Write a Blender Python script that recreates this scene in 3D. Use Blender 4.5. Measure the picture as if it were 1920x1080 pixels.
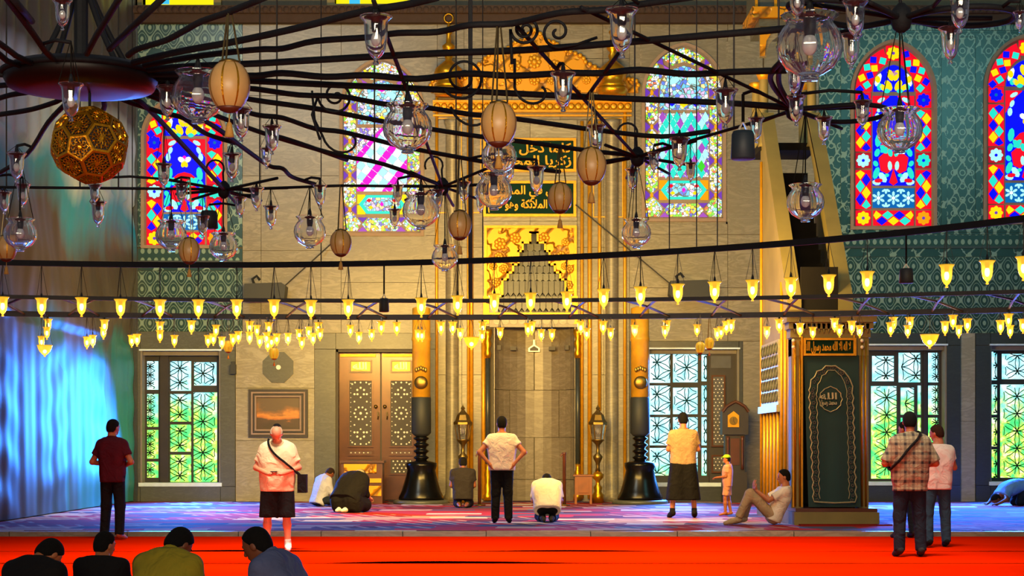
import bpy, math, random
import numpy as np
from mathutils import Vector, Matrix

for _o in list(bpy.data.objects):
    bpy.data.objects.remove(_o)
SC = bpy.context.scene
COL = SC.collection
PI = math.pi
rnd = random.Random(7)

# ------------------------------------------------------------------ camera
F, HOR, CX, EYE = 3400.0, 832.0, 960.0, 1.4       # focal length in pixels, horizon row, centre column, eye height
cam_d = bpy.data.cameras.new('camera')
cam_d.sensor_width = 36.0
cam_d.lens = F / 1920 * 36.0
cam_d.shift_y = (HOR - 540) / 1920
cam_d.clip_end = 300
cam = bpy.data.objects.new('camera', cam_d)
cam.location = (0, 0, EYE)
cam.rotation_euler = (PI / 2, 0, 0)
COL.objects.link(cam)
SC.camera = cam

# ------------------------------------------------------------------ light
SC.view_settings.view_transform = 'Standard'
SC.view_settings.look = 'None'
SC.view_settings.gamma = 1.0
SC.view_settings.use_curve_mapping = False
SC.view_settings.exposure = 0.0
world = bpy.data.worlds.new('world')
SC.world = world
world.use_nodes = True
world.node_tree.nodes['Background'].inputs['Color'].default_value = (0.72, 0.80, 0.95, 1)
world.node_tree.nodes['Background'].inputs['Strength'].default_value = 0.16
SC.cycles.use_denoising = True
SC.cycles.sample_clamp_indirect = 6.0

D = 41.5            # distance of the qibla wall
ZP = 0.08           # the carpeted platform in front of the wall
ZB = 2.85           # height of the lamp ironwork


def area(name, loc, target, sx, sy, power, color, spread=180):
    l = bpy.data.lights.new(name, 'AREA')
    l.shape = 'RECTANGLE'
    l.size, l.size_y = sx, sy
    l.energy = power
    l.color = color
    l.spread = math.radians(spread)
    o = bpy.data.objects.new(name, l)
    o.location = loc
    o.rotation_euler = (Vector(target) - Vector(loc)).to_track_quat('-Z', 'Y').to_euler()
    COL.objects.link(o)
    return o


WARM = (1.0, 0.61, 0.14)
# added unseen fill lights: one high over the hall, one behind the camera
area('dome_daylight', (0, 18, 14), (0, 21.5, 0), 9, 4, 780, (1.0, 0.88, 0.70), 52)
area('rear_hall_lamps', (0, -3.5, 2.6), (0, 12, 2.4), 7, 1.0, 420, (1.0, 0.82, 0.58), 120)
# added unseen area lights that warm the wall, the mihrab and the carpet
area('lamp_glow_centre', (-0.4, 29.0, 4.6), (0.3, 41, 3.0), 8.0, 0.8, 1700, WARM, 150)
area('lamp_glow_left', (-3.6, 31.0, 4.2), (-4.6, 41, 2.4), 2.0, 0.5, 320, WARM, 150)
area('lamp_glow_minbar', (3.2, 24.0, 4.2), (5.2, 30.5, 2.2), 1.6, 0.5, 75, WARM, 120)
# daylight entering by the lower windows beside the wall
area('window_daylight_left', (-7.5, 40.9, 2.1), (-5.6, 36.5, 0.0), 1.5, 2.6, 850, (0.02, 0.20, 1.0), 112)
area('window_daylight_mid', (3.85, 40.9, 2.0), (2.6, 35, 0.0), 1.2, 2.4, 230, (0.05, 0.26, 1.0), 80)
area('window_daylight_right', (8.9, 40.9, 2.1), (8.6, 36, 0.0), 1.6, 2.6, 850, (0.03, 0.17, 1.0), 112)
area('window_daylight_far_right', (11.6, 40.9, 2.1), (10.2, 35.5, 0.0), 1.6, 2.6, 800, (0.03, 0.17, 1.0), 112)
# unseen cool area lights high at both sides, turned to the back wall
area('window_daylight_high', (-8.0, 24, 12.5), (0, 41.5, 9.0), 6, 4, 760, (0.78, 0.90, 0.88), 120)
area('window_daylight_high_right', (13, 26, 12), (9.5, 41.5, 6.5), 5, 4, 190, (0.25, 0.85, 0.85), 120)


# ------------------------------------------------------------------ pixel to place
def P(x, y, d):
    return Vector(((x - CX) * d / F, d, EYE + (HOR - y) * d / F))


def ground_d(y, z0=0.0):
    return F * (EYE - z0) / (y - HOR)


def bar_d(y, z=ZB):
    return F * (z - EYE) / (HOR - y)


def wx(x, d=D):
    return (x - CX) * d / F


def wz(y, d=D):
    return EYE + (HOR - y) * d / F


# ------------------------------------------------------------------ objects and tags
def lin(h):
    c = [int(h[i:i + 2], 16) / 255 for i in (0, 2, 4)]
    return tuple((v / 12.92 if v <= 0.04045 else ((v + 0.055) / 1.055) ** 2.4) for v in c)


def tag(o, label=None, cat=None, group=None, kind=None):
    if label: o['label'] = label
    if cat: o['category'] = cat
    if group: o['group'] = group
    if kind: o['kind'] = kind
    return o


def empty(name, loc=(0, 0, 0), label=None, cat=None, group=None, kind=None):
    o = bpy.data.objects.new(name, None)
    o.location = loc
    o.empty_display_size = 0.1
    COL.objects.link(o)
    return tag(o, label, cat, group, kind)


def attach(o, parent):
    if parent is not None:
        o.parent = parent
        o.matrix_parent_inverse = Matrix.Translation(-Vector(parent.location)) if parent.type == 'EMPTY' else Matrix.Identity(4)
    return o


def mesh_of(name, v, f, mat=None, smooth=False):
    me = bpy.data.meshes.new(name)
    me.from_pydata([tuple(p) for p in v], [], [tuple(q) for q in f])
    if mat is not None: me.materials.append(mat)
    if smooth:
        me.polygons.foreach_set('use_smooth', [True] * len(me.polygons))
    me.update()
    return me


def link(name, me, parent=None, loc=None):
    o = bpy.data.objects.new(name, me)
    COL.objects.link(o)
    if loc is not None: o.location = loc
    return attach(o, parent)


class MB:
    def __init__(s):
        s.v, s.f = [], []

    def add(s, vs, fs):
        n = len(s.v)
        s.v += [tuple(p) for p in vs]
        s.f += [tuple(i + n for i in q) for q in fs]
        return s

    def box(s, x0, x1, y0, y1, z0, z1):
        return s.add([(x0, y0, z0), (x1, y0, z0), (x1, y1, z0), (x0, y1, z0), (x0, y0, z1), (x1, y0, z1), (x1, y1, z1), (x0, y1, z1)],
                     [(0, 3, 2, 1), (4, 5, 6, 7), (0, 1, 5, 4), (1, 2, 6, 5), (2, 3, 7, 6), (3, 0, 4, 7)])

    def prism(s, poly, y0, y1):
        """polygon in X,Z pushed from y0 (front) to y1"""
        n = len(poly)
        a = sum(poly[i][0] * poly[(i + 1) % n][1] - poly[(i + 1) % n][0] * poly[i][1] for i in range(n))
        if a < 0: poly = poly[::-1]
        vs = [(x, y0, z) for x, z in poly] + [(x, y1, z) for x, z in poly]
        fs = [tuple(range(n)), tuple(range(2 * n - 1, n - 1, -1))]
        fs += [(i, i + n, (i + 1) % n + n, (i + 1) % n) for i in range(n)]
        return s.add(vs, fs)

    def ring(s, outer, inner, y0, y1, closed=True):
        n = len(outer)
        vs = [(x, y0, z) for x, z in outer] + [(x, y0, z) for x, z in inner] + [(x, y1, z) for x, z in outer] + [(x, y1, z) for x, z in inner]
        fs = []
        for i in range(n if closed else n - 1):
            j = (i + 1) % n
            fs += [(i, j, n + j, n + i), (n + i, n + j, 3 * n + j, 3 * n + i), (2 * n + i, 3 * n + i, 3 * n + j, 2 * n + j), (i, 2 * n + i, 2 * n + j, j)]
        if not closed:
            fs += [(0, n, 3 * n, 2 * n), (n - 1, 3 * n - 1, 4 * n - 1, 2 * n - 1)]
        return s.add(vs, fs)

    def tube(s, pts, r, n=6, closed=False, cap=True):
        pts = [Vector(p) for p in pts]
        m = len(pts)
        rs = r if isinstance(r, (list, tuple)) else [r] * m
        vs = []
        up = None
        for i in range(m):
            a = pts[(i - 1) % m] if (i > 0 or closed) else pts[i]
            b = pts[(i + 1) % m] if (i < m - 1 or closed) else pts[i]
            t = (b - a)
            t = t.normalized() if t.length > 1e-9 else Vector((0, 0, 1))
            if up is None:
                up = Vector((0, 0, 1)) if abs(t.z) < 0.9 else Vector((1, 0, 0))
            u = (up - t * up.dot(t))
            u = u.normalized() if u.length > 1e-6 else t.orthogonal().normalized()
            up = u
            w = t.cross(u)
            for k in range(n):
                an = 2 * PI * k / n
                vs.append(pts[i] + (u * math.cos(an) + w * math.sin(an)) * rs[i])
        fs = []
        for i in range(m if closed else m - 1):
            j = (i + 1) % m
            for k in range(n):
                k2 = (k + 1) % n
                fs.append((i * n + k, i * n + k2, j * n + k2, j * n + k))
        if cap and not closed:
            fs += [tuple(range(n))[::-1], tuple(range((m - 1) * n, m * n))]
        return s.add(vs, fs)

    def lathe(s, prof, n=20, c=(0, 0, 0), rib=None, cap=True):
        vs, fs = [], []
        m = len(prof)
        for i, (r, z) in enumerate(prof):
            for k in range(n):
                a = 2 * PI * k / n
                rr = r * (1 + rib[1] * math.cos(rib[0] * a)) if rib else r
                vs.append((c[0] + rr * math.cos(a), c[1] + rr * math.sin(a), c[2] + z))
        for i in range(m - 1):
            for k in range(n):
                k2 = (k + 1) % n
                fs.append((i * n + k, i * n + k2, (i + 1) * n + k2, (i + 1) * n + k))
        if cap:
            fs += [tuple(range(n))[::-1], tuple(range((m - 1) * n, m * n))]
        return s.add(vs, fs)

    def ball(s, c, r, n=10, m=7, sc=(1, 1, 1)):
        pr = [(max(1e-4, r * math.sin(PI * i / m)), -r * math.cos(PI * i / m)) for i in range(m + 1)]
        b = MB().lathe(pr, n)
        return s.add([(c[0] + x * sc[0], c[1] + y * sc[1], c[2] + z * sc[2]) for x, y, z in b.v], b.f)

    def disc(s, cx, cz, r, y0, y1, n=16):
        return s.prism([(cx + r * math.cos(2 * PI * k / n), cz + r * math.sin(2 * PI * k / n)) for k in range(n)], y0, y1)

    def obj(s, name, mat, parent=None, smooth=False):
        return link(name, mesh_of(name, s.v, s.f, mat, smooth), parent)


def copy_tree(o, parent=None):
    c = o.copy()
    COL.objects.link(c)
    c.parent = parent
    for ch in [q for q in bpy.data.objects if q.parent == o]:
        copy_tree(ch, c)
    return c


def fast_copy(root, kids):
    r = root.copy()
    COL.objects.link(r)
    out = []
    for k in kids:
        c = k.copy()
        COL.objects.link(c)
        c.parent = r
        out.append(c)
    return r, out
# ------------------------------------------------------------------ materials
class X:
    """a socket with arithmetic"""
    def __init__(s, t, k): s.t, s.k = t, k

    def op(s, o, b=None, c=None):
        n = s.t.nodes.new('ShaderNodeMath')
        n.operation = o
        for i, q in enumerate((s, b, c)):
            if q is None: continue
            if isinstance(q, X): s.t.links.new(q.k, n.inputs[i])
            else: n.inputs[i].default_value = q
        return X(s.t, n.outputs[0])

    def __add__(s, b): return s.op('ADD', b)
    def __sub__(s, b): return s.op('SUBTRACT', b)
    def __mul__(s, b): return s.op('MULTIPLY', b)
    def __truediv__(s, b): return s.op('DIVIDE', b)
    def sin(s): return s.op('SINE')
    def cos(s): return s.op('COSINE')
    def abs(s): return s.op('ABSOLUTE')
    def floor(s): return s.op('FLOOR')
    def fract(s): return s.op('FRACT')
    def sqrt(s): return s.op('SQRT')
    def mod(s, b): return s.op('FLOORED_MODULO', b)
    def pp(s, b): return s.op('PINGPONG', b)
    def lt(s, b): return s.op('LESS_THAN', b)
    def gt(s, b): return s.op('GREATER_THAN', b)
    def min(s, b): return s.op('MINIMUM', b)
    def max(s, b): return s.op('MAXIMUM', b)
    def clamp(s): return s.max(0.0).min(1.0)


def nmat(name):
    m = bpy.data.materials.new(name)
    m.use_nodes = True
    t = m.node_tree
    b = t.nodes['Principled BSDF']
    return m, t, b


def pos(t):
    n = t.nodes.new('ShaderNodeNewGeometry')
    q = t.nodes.new('ShaderNodeSeparateXYZ')
    t.links.new(n.outputs['Position'], q.inputs[0])
    return X(t, q.outputs[0]), X(t, q.outputs[1]), X(t, q.outputs[2]), n.outputs['Position']


def objco(t):
    n = t.nodes.new('ShaderNodeTexCoord')
    q = t.nodes.new('ShaderNodeSeparateXYZ')
    t.links.new(n.outputs['Object'], q.inputs[0])
    return X(t, q.outputs[0]), X(t, q.outputs[1]), X(t, q.outputs[2]), n.outputs['Object']


def comb(t, x, y, z):
    n = t.nodes.new('ShaderNodeCombineXYZ')
    for i, q in enumerate((x, y, z)):
        if isinstance(q, X): t.links.new(q.k, n.inputs[i])
        else: n.inputs[i].default_value = q
    return n.outputs[0]


def noise(t, vec, scale, detail=3, rough=0.5, dist=0.0):
    n = t.nodes.new('ShaderNodeTexNoise')
    n.inputs['Scale'].default_value = scale
    n.inputs['Detail'].default_value = detail
    n.inputs['Roughness'].default_value = rough
    n.inputs['Distortion'].default_value = dist
    if vec is not None: t.links.new(vec, n.inputs['Vector'])
    return X(t, n.outputs['Fac'])


def mix(t, f, a, b):
    n = t.nodes.new('ShaderNodeMix')
    n.data_type = 'RGBA'
    if isinstance(f, X): t.links.new(f.k, n.inputs[0])
    else: n.inputs[0].default_value = f
    for i, q in ((6, a), (7, b)):
        if isinstance(q, tuple): n.inputs[i].default_value = (*q[:3], 1)
        else: t.links.new(q, n.inputs[i])
    return n.outputs[2]


def ramp(t, f, stops, const=False):
    n = t.nodes.new('ShaderNodeValToRGB')
    e = n.color_ramp.elements
    n.color_ramp.interpolation = 'CONSTANT' if const else 'LINEAR'
    while len(e) < len(stops): e.new(0.5)
    for k, (p, c) in zip(e, stops):
        k.position = p
        k.color = (*c, 1)
    t.links.new(f.k, n.inputs[0])
    return n.outputs[0]


def white(t, vec):
    n = t.nodes.new('ShaderNodeTexWhiteNoise')
    t.links.new(vec, n.inputs['Vector'])
    return X(t, n.outputs['Value'])


def bump(t, b, f, strength=0.3, dist=0.02):
    n = t.nodes.new('ShaderNodeBump')
    n.inputs['Strength'].default_value = strength
    n.inputs['Distance'].default_value = dist
    t.links.new(f.k, n.inputs['Height'])
    t.links.new(n.outputs[0], b.inputs['Normal'])


def setc(t, b, c):
    if isinstance(c, tuple): b.inputs['Base Color'].default_value = (*c, 1)
    else: t.links.new(c, b.inputs['Base Color'])


def plain(name, col, rough=0.6, metal=0.0, var=0.12, scale=8, bmp=0.0, bscale=40, bdist=0.01):
    m, t, b = nmat(name)
    if rough >= 0.8: b.inputs['Specular IOR Level'].default_value = 0.15
    v = noise(t, objco(t)[3], scale)
    c2 = tuple(max(0, q * (1 - 2 * var)) for q in col)
    c3 = tuple(q * (1 + var) for q in col)
    setc(t, b, mix(t, v, c2, c3))
    b.inputs['Roughness'].default_value = rough
    b.inputs['Metallic'].default_value = metal
    if bmp: bump(t, b, noise(t, objco(t)[3], bscale, 3, 0.5, 0.8), bmp, bdist)
    return m


def emis(name, col, strength=1.0):
    m, t, b = nmat(name)
    b.inputs['Base Color'].default_value = (*[q * 0.1 for q in col], 1)
    b.inputs['Roughness'].default_value = 0.5
    b.inputs['Specular IOR Level'].default_value = 0.15
    b.inputs['Emission Color'].default_value = (*col, 1)
    b.inputs['Emission Strength'].default_value = strength
    return m


def marble(name, ca, cb, vein, scale=0.5, rough=0.35):
    m, t, b = nmat(name)
    x, y, z, p = pos(t)
    oi = t.nodes.new('ShaderNodeObjectInfo')
    r = X(t, oi.outputs['Random'])
    v = comb(t, x * 0.55 + r * 9.0, y, z * 2.3 + r * 31.0)
    n1 = noise(t, v, scale, 5, 0.6, 1.2)
    n2 = noise(t, v, scale * 4, 6, 0.65, 2.0)
    base = mix(t, n1, ca, cb)
    lines = ((n2 - 0.5).abs() * 9.0)
    lines = (lines * -1.0 + 1.0).clamp() * 0.6
    c = mix(t, lines, base, vein)
    c = mix(t, (r - 0.5).abs() * 0.7, c, tuple(q * 0.62 for q in ca))
    setc(t, b, c)
    b.inputs['Roughness'].default_value = rough
    return m


M = {}
M['marble'] = marble('marble_grey', lin('938d78'), lin('736c58'), lin('5a5342'))
M['marble_light'] = marble('marble_light', lin('aaa48c'), lin('8b856c'), lin('6b654e'))
M['marble_niche'] = marble('marble_niche', lin('8a8172'), lin('6a6255'), lin('54493a'))
M['stone_green'] = marble('stone_greenish', lin('5e6257'), lin('474b43'), lin('3a3c36'), 1.2)
M['stone_dark'] = marble('stone_dark', lin('3c4342'), lin('2a3030'), lin('22262a'), 1.2)
M['stone_pink'] = plain('stone_reveal', lin('94806e'), 0.8)
M['frieze'] = plain('cornice_brown', lin('42352f'), 0.8, bmp=0.8, bscale=6)
M['gold'] = plain('gold_leaf', lin('d99a1c'), 0.33, 0.85, 0.2, 6, 0.25, 30)
M['gold_bright'] = plain('gold_paint', lin('dc9c16'), 0.4, 0.45, 0.18, 10, 0.3, 26)
M['brass'] = plain('brass_old', lin('8a7038'), 0.35, 0.9, 0.25)
M['iron'] = plain('black_iron', lin('10141b'), 0.75, 0.3, 0.3, 20, 0.2, 60)
M['iron_brown'] = plain('rusty_disc', lin('140e0c'), 0.45, 0.4, 0.3, 12)
M['rail'] = plain('grey_iron_rail', lin('2c2b28'), 0.5, 0.4, 0.2, 12)
M['cord'] = plain('dark_cord', lin('15130f'), 0.8)
M['chain'] = plain('brass_chain', lin('6d5f3a'), 0.4, 0.7)
M['wire'] = plain('steel_wire', lin('3a3832'), 0.6, 0.3)
M['plug'] = plain('black_socket', lin('101214'), 0.5)
M['eggshell'] = plain('ostrich_eggshell', lin('c39a5c'), 0.4, 0, 0.1, 5)
M['egg_cap'] = plain('egg_brown_cap', lin('5a2414'), 0.5)
M['tassel'] = plain('gold_tassel', lin('b98a3a'), 0.7, 0, 0.25, 60)
M['wood'] = plain('dark_walnut', lin('5a2f18'), 0.32, 0, 0.3, 3)
M['wood_gilt'] = plain('polished_walnut', lin('5e3518'), 0.25, 0.2, 0.25, 3)
M['wood_dark'] = plain('dark_carved_wood', lin('2a2320'), 0.5, 0, 0.3, 5)
M['wood_grey'] = plain('weathered_shutter', lin('4a4a48'), 0.5, 0, 0.2, 5)
M['wood_orange'] = plain('orange_wood', lin('8e4e16'), 0.4, 0, 0.25, 5)
M['pearl'] = plain('mother_of_pearl', lin('f4ead2'), 0.2, 0, 0.05)
M['bronze'] = plain('black_bronze', lin('1b1a18'), 0.25, 0.7, 0.2)
M['wax'] = plain('painted_candle', lin('d09a1e'), 0.45, 0, 0.3, 4)
M['speaker'] = plain('speaker_black', lin('23282a'), 0.6)
M['speaker_blue'] = plain('speaker_slate', lin('24343e'), 0.55)
M['greentext'] = plain('green_enamel', lin('042a20'), 0.8)
M['lattice'] = plain('bronze_lattice', lin('10281c'), 0.5)
M['lattice_blue'] = plain('iron_lattice', lin('12444a'), 0.5)
M['mullion'] = plain('window_bar', lin('2b2a26'), 0.6)
M['sill'] = plain('white_sill', lin('cfe4ee'), 0.3)
M['reveal'] = plain('window_jamb', lin('7b7568'), 0.6)
M['wood_pale'] = plain('pale_gilded_wood', lin('80733f'), 0.6, 0.0, 0.2, 2)
M['stair_dark'] = plain('stair_shadow_cloth', lin('1c1a1a'), 0.9)  # shade on the stair, put into a dark colour
M['mortar'] = plain('joint_grout', lin('5e584a'), 0.9)
M['underlay'] = plain('carpet_underlay', lin('8a2008'), 0.95)


def glass(name, tint=(1, 1, 1), rough=0.0):
    m, t, b = nmat(name)
    b.inputs['Base Color'].default_value = (*tint, 1)
    b.inputs['Transmission Weight'].default_value = 1.0
    b.inputs['Roughness'].default_value = rough
    b.inputs['IOR'].default_value = 1.45
    return m


def lamp_clear():
    """clear glass with a thin film of dust"""
    m = glass('clear_glass', (0.98, 1.0, 1.0))
    t = m.node_tree
    tl = t.nodes.new('ShaderNodeBsdfTranslucent')
    tl.inputs[0].default_value = (0.85, 0.92, 0.95, 1)
    mx = t.nodes.new('ShaderNodeMixShader')
    mx.inputs[0].default_value = 0.035  # a little translucent white, painted brightness in place of highlights
    t.links.new(t.nodes['Principled BSDF'].outputs[0], mx.inputs[1])
    t.links.new(tl.outputs[0], mx.inputs[2])
    t.links.new(mx.outputs[0], t.nodes['Material Output'].inputs[0])
    return m


M['glass'] = lamp_clear()
M['bulb_off'] = plain('white_bulb', (0.8, 0.82, 0.82), 0.2)


def lamp_glass():
    m, t, b = nmat('lit_amber_glass')
    out = t.nodes['Material Output']
    tr = t.nodes.new('ShaderNodeBsdfTransparent')
    tr.inputs[0].default_value = (1.0, 0.86, 0.5, 1)
    b.inputs['Base Color'].default_value = (1, 0.75, 0.25, 1)
    b.inputs['Roughness'].default_value = 0.08
    b.inputs['Emission Color'].default_value = (1.0, 0.43, 0.01, 1)
    b.inputs['Emission Strength'].default_value = 1.7
    mx = t.nodes.new('ShaderNodeMixShader')
    mx.inputs[0].default_value = 0.5
    t.links.new(tr.outputs[0], mx.inputs[1])
    t.links.new(b.outputs[0], mx.inputs[2])
    t.links.new(mx.outputs[0], out.inputs[0])
    return m


M['glass_lit'] = lamp_glass()
M['bulb_lit'] = emis('lit_bulb', (1.0, 0.80, 0.30), 16.0)
M['egg_lit'] = emis('lit_eggshell', (1.0, 0.55, 0.03), 0.55)

for k, c, s in (('blue', (0.0, 0.0, 1.0), 1.05), ('red', (1.0, 0.0, 0.02), 0.95), ('cyan', (0.02, 0.85, 0.68), 0.95), ('aqua', (0.45, 1.0, 0.95), 1.0),
                ('yellow', (1.0, 0.78, 0.0), 1.0), ('orange', (1.0, 0.40, 0.0), 0.9), ('white', (0.9, 1.0, 1.0), 1.1), ('magenta', (1.0, 0.0, 0.75), 0.95),
                ('purple', (0.20, 0.05, 0.62), 0.8), ('green', (0.05, 0.75, 0.03), 0.9), ('skyblue', (0.05, 0.55, 0.9), 1.0), ('violet', (0.42, 0.09, 0.62), 0.9),
                ('azure', (0.0, 0.16, 0.55), 0.8), ('highyellow', (1.0, 0.86, 0.0), 1.0), ('crimson', (0.6, 0.0, 0.02), 0.8)):
    M['p_' + k] = emis('glass_' + k, c, s)


def confetti(name, stops, scale):
    m, t, b = nmat(name)
    x, y, z, p = pos(t)
    n = t.nodes.new('ShaderNodeTexVoronoi')
    n.inputs['Scale'].default_value = scale
    t.links.new(comb(t, x, 0.0, z), n.inputs['Vector'])
    sp = t.nodes.new('ShaderNodeSeparateColor')
    t.links.new(n.outputs['Color'], sp.inputs[0])
    c = ramp(t, X(t, sp.outputs[0]), stops, True)
    e = t.nodes.new('ShaderNodeTexVoronoi')
    e.feature = 'DISTANCE_TO_EDGE'
    e.inputs['Scale'].default_value = scale
    t.links.new(comb(t, x, 0.0, z), e.inputs['Vector'])
    c = mix(t, X(t, e.outputs['Distance']).lt(0.06), c, (0.02, 0.05, 0.05))
    t.links.new(c, b.inputs['Emission Color'])
    b.inputs['Emission Strength'].default_value = 1.1
    b.inputs['Base Color'].default_value = (0.1, 0.1, 0.1, 1)
    return m


_W, _Y, _G, _B, _R, _A = (0.95, 1, 0.95), (1, 0.8, 0), (0.15, 0.85, 0.02), (0.0, 0.08, 0.75), (0.95, 0.12, 0.02), (0.25, 0.9, 0.95)
M['confetti'] = confetti('confetti_glass', [(0, _W), (0.28, _Y), (0.52, _G), (0.66, _W), (0.78, _B), (0.86, _A), (0.94, _R)], 17)
M['confetti_blue'] = confetti('confetti_blue_glass', [(0, _A), (0.3, (0.05, 0.6, 0.9)), (0.5, _W), (0.66, (0.0, 0.15, 0.9)), (0.8, (0.7, 0.5, 0.95)), (0.9, (1, 0.8, 0.3))], 12)
M['confetti_violet'] = confetti('confetti_violet_glass', [(0, _W), (0.35, (0.1, 0.05, 0.8)), (0.6, (0.85, 0.7, 0.95)), (0.75, (0.9, 0.1, 0.5)), (0.85, _W)], 14)


def garden(name, split, cool=0.0):
    """bright garden and sky seen through obscured panes"""
    m, t, b = nmat(name)
    x, y, z, p = pos(t)
    n = noise(t, p, 2.2, 4, 0.6)
    n2 = noise(t, p, 5.5, 3, 0.6)
    h = ((z - split) * 1.1 + (n - 0.5) * 2.6 + cool).clamp()
    sky = mix(t, (n2 * 1.6 - 0.25).clamp(), (0.0, 0.58, 0.80), (0.75, 1.0, 0.95))
    leaf = ramp(t, n2, [(0.3, (0.02, 0.6, 0.12)), (0.44, (0.10, 0.95, 0.16)), (0.56, (0.45, 1.0, 0.05)), (0.68, (0.9, 1.0, 0.5))])
    c = mix(t, h, leaf, sky)
    t.links.new(c, b.inputs['Emission Color'])
    b.inputs['Emission Strength'].default_value = 1.75
    b.inputs['Base Color'].default_value = (0.05, 0.1, 0.1, 1)
    b.inputs['Roughness'].default_value = 0.2
    return m


M['garden'] = garden('garden_glass', 1.95)
M['garden_left'] = garden('garden_glass_left', 2.05, 0.1)
M['garden_cool'] = garden('garden_glass_cool', 0.8, 0.6)


def tile_mat(name, kind):
    m, t, b = nmat(name)
    x, y, z, p = pos(t)
    dark, mid, lite = lin('0e2a28'), lin('1f4642'), lin('7f9a8c')
    if kind == 'ogee':
        u, v = x * (2 * PI / 0.36), z * (2 * PI / 0.52)
        g = u.cos() + v.cos()
        a = (g.abs() - 0.12).abs().lt(0.10)
        c = (g.abs() - 0.95).abs().lt(0.09)
        d = g.abs().gt(1.78)
        e = ((u * 2.0).cos() + (v * 2.0).cos()).gt(1.55)
        f = a.max(c).max(d).max(e)
    elif kind == 'cresting':
        u = x.mod(0.155) / 0.155 - 0.5
        v = (z - 5.7).mod(0.21) / 0.21 - 0.5
        f = ((u * u + v * v).sqrt()).lt(0.30)
    elif kind == 'strip':
        u, v = x * (2 * PI / 0.30), z * (2 * PI / 0.46)
        w = noise(t, p, 7.0, 2) * 2.2
        g = (u + w).cos() + (v + w).sin()
        a = g.abs().lt(0.26)
        cu = x.mod(0.20) / 0.20 - 0.5
        cv = z.mod(0.31) / 0.31 - 0.5
        r = (cu * cu + cv * cv * 2.4).sqrt()
        ring = (r - 0.30).abs().lt(0.06)
        f = a.max(ring)
    else:
        w = noise(t, p, 9.0, 2) * 3.0
        g = ((x * 11.0 + w).cos() + (z * 11.0 + w).sin())
        f = g.abs().lt(0.2)
    n = noise(t, p, 1.4, 3)
    base = mix(t, n, dark, mid)
    c = mix(t, f * 0.78, base, lite)
    setc(t, b, c)
    b.inputs['Roughness'].default_value = 0.28
    bump(t, b, f, 0.4, 0.01)
    return m


for k in ('ogee', 'cresting', 'strip', 'scroll'):
    M['tile_' + k] = tile_mat('iznik_' + k, k)


def carpet():
    m, t, b = nmat('prayer_carpet')
    x, y, z, p = pos(t)
    wob = noise(t, p, 0.8, 2) * 0.5
    v = (y + wob) / 0.62
    row = v.floor()
    u = x / 0.95 + row * 0.37 + wob
    cell = u.floor()
    r = white(t, comb(t, cell, row, 3.0))
    c = ramp(t, r, [(0.0, lin('b02820')), (0.26, lin('b8988a')), (0.44, lin('4c5470')), (0.60, lin('8a2c28')), (0.76, lin('d8d0cc')), (0.88, lin('4c2022'))], True)
    fu = u.fract()
    stripe = ((x + y * 0.4) * 3.2).fract().lt(0.26) * white(t, comb(t, (u * 0.5).floor(), row, 9.0)).gt(0.62)
    c = mix(t, stripe * 0.7, c, lin('d8c0ac'))
    edge = v.fract().lt(0.16)
    c = mix(t, edge * 0.8, c, lin('6e1f1c'))
    c = mix(t, noise(t, p, 3.0, 2) * 0.4, c, lin('5a3438'))
    setc(t, b, c)
    b.inputs['Roughness'].default_value = 0.85
    b.inputs['Specular IOR Level'].default_value = 0.1
    return m


M['carpet'] = carpet()


def red_carpet():
    m, t, b = nmat('red_carpet')
    x, y, z, p = pos(t)
    n = noise(t, comb(t, x * 0.25, y, z), 0.9, 3)
    n2 = noise(t, p, 60, 2)
    c = mix(t, n, (0.72, 0.010, 0.0), (0.95, 0.022, 0.0))
    setc(t, b, c)
    b.inputs['Roughness'].default_value = 1.0
    b.inputs['Specular IOR Level'].default_value = 0.0
    bump(t, b, n2, 0.25, 0.01)
    return m


M['red'] = red_carpet()


def relief_gold():
    m, t, b = nmat('gilded_relief')
    x, y, z, p = pos(t)
    w = noise(t, p, 3.5, 2) * 3.0
    g = ((x * 9.0 + w * 2.0).cos() + (z * 9.0 + w * 2.0).sin())
    f = (g.abs() * 1.6).clamp()
    c = mix(t, f, lin('7a4e08'), lin('dc9810'))
    setc(t, b, c)
    b.inputs['Roughness'].default_value = 0.4
    b.inputs['Metallic'].default_value = 0.35
    bump(t, b, f, 0.8, 0.03)
    return m


M['gold_relief'] = relief_gold()


def painting():
    m, t, b = nmat('painted_landscape')
    x, y, z, p = pos(t)
    n = noise(t, comb(t, x, 0.0, z * 2.2), 1.6, 4)
    h = (z - wz(778)) * 1.6 + (n - 0.5) * 1.3
    c = ramp(t, (h + 0.5).clamp(), [(0.0, lin('3a2c1c')), (0.28, lin('4a3420')), (0.36, lin('a86020')), (0.52, lin('c88030')), (0.62, lin('8a5a2a')), (0.8, lin('5a4830'))])
    setc(t, b, c)
    b.inputs['Roughness'].default_value = 0.4
    return m


M['painting'] = painting()


def cloth(name, col, var=0.15, rough=0.85, sc=5):
    return plain(name, col, rough, 0, var, sc, 0.75, 6.5, 0.05)


def plaid():
    m, t, b = nmat('plaid_shirt')
    x, y, z, p = objco(t)
    bu = (x / 0.105).fract()
    bv = (z / 0.115).fract()
    a = bu.lt(0.30)
    c = bv.lt(0.30)
    a2 = (bu - 0.62).abs().lt(0.05)
    c2 = (bv - 0.62).abs().lt(0.05)
    k = mix(t, (a + c) * 0.5, lin('9c8c6a'), lin('332d2a'))
    k = mix(t, (a2.max(c2)) * 0.5, k, lin('6a5240'))
    setc(t, b, k)
    b.inputs['Roughness'].default_value = 0.9
    bump(t, b, noise(t, p, 6.5, 3, 0.5, 0.8), 0.7, 0.05)
    return m


M['plaid'] = plaid()


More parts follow.
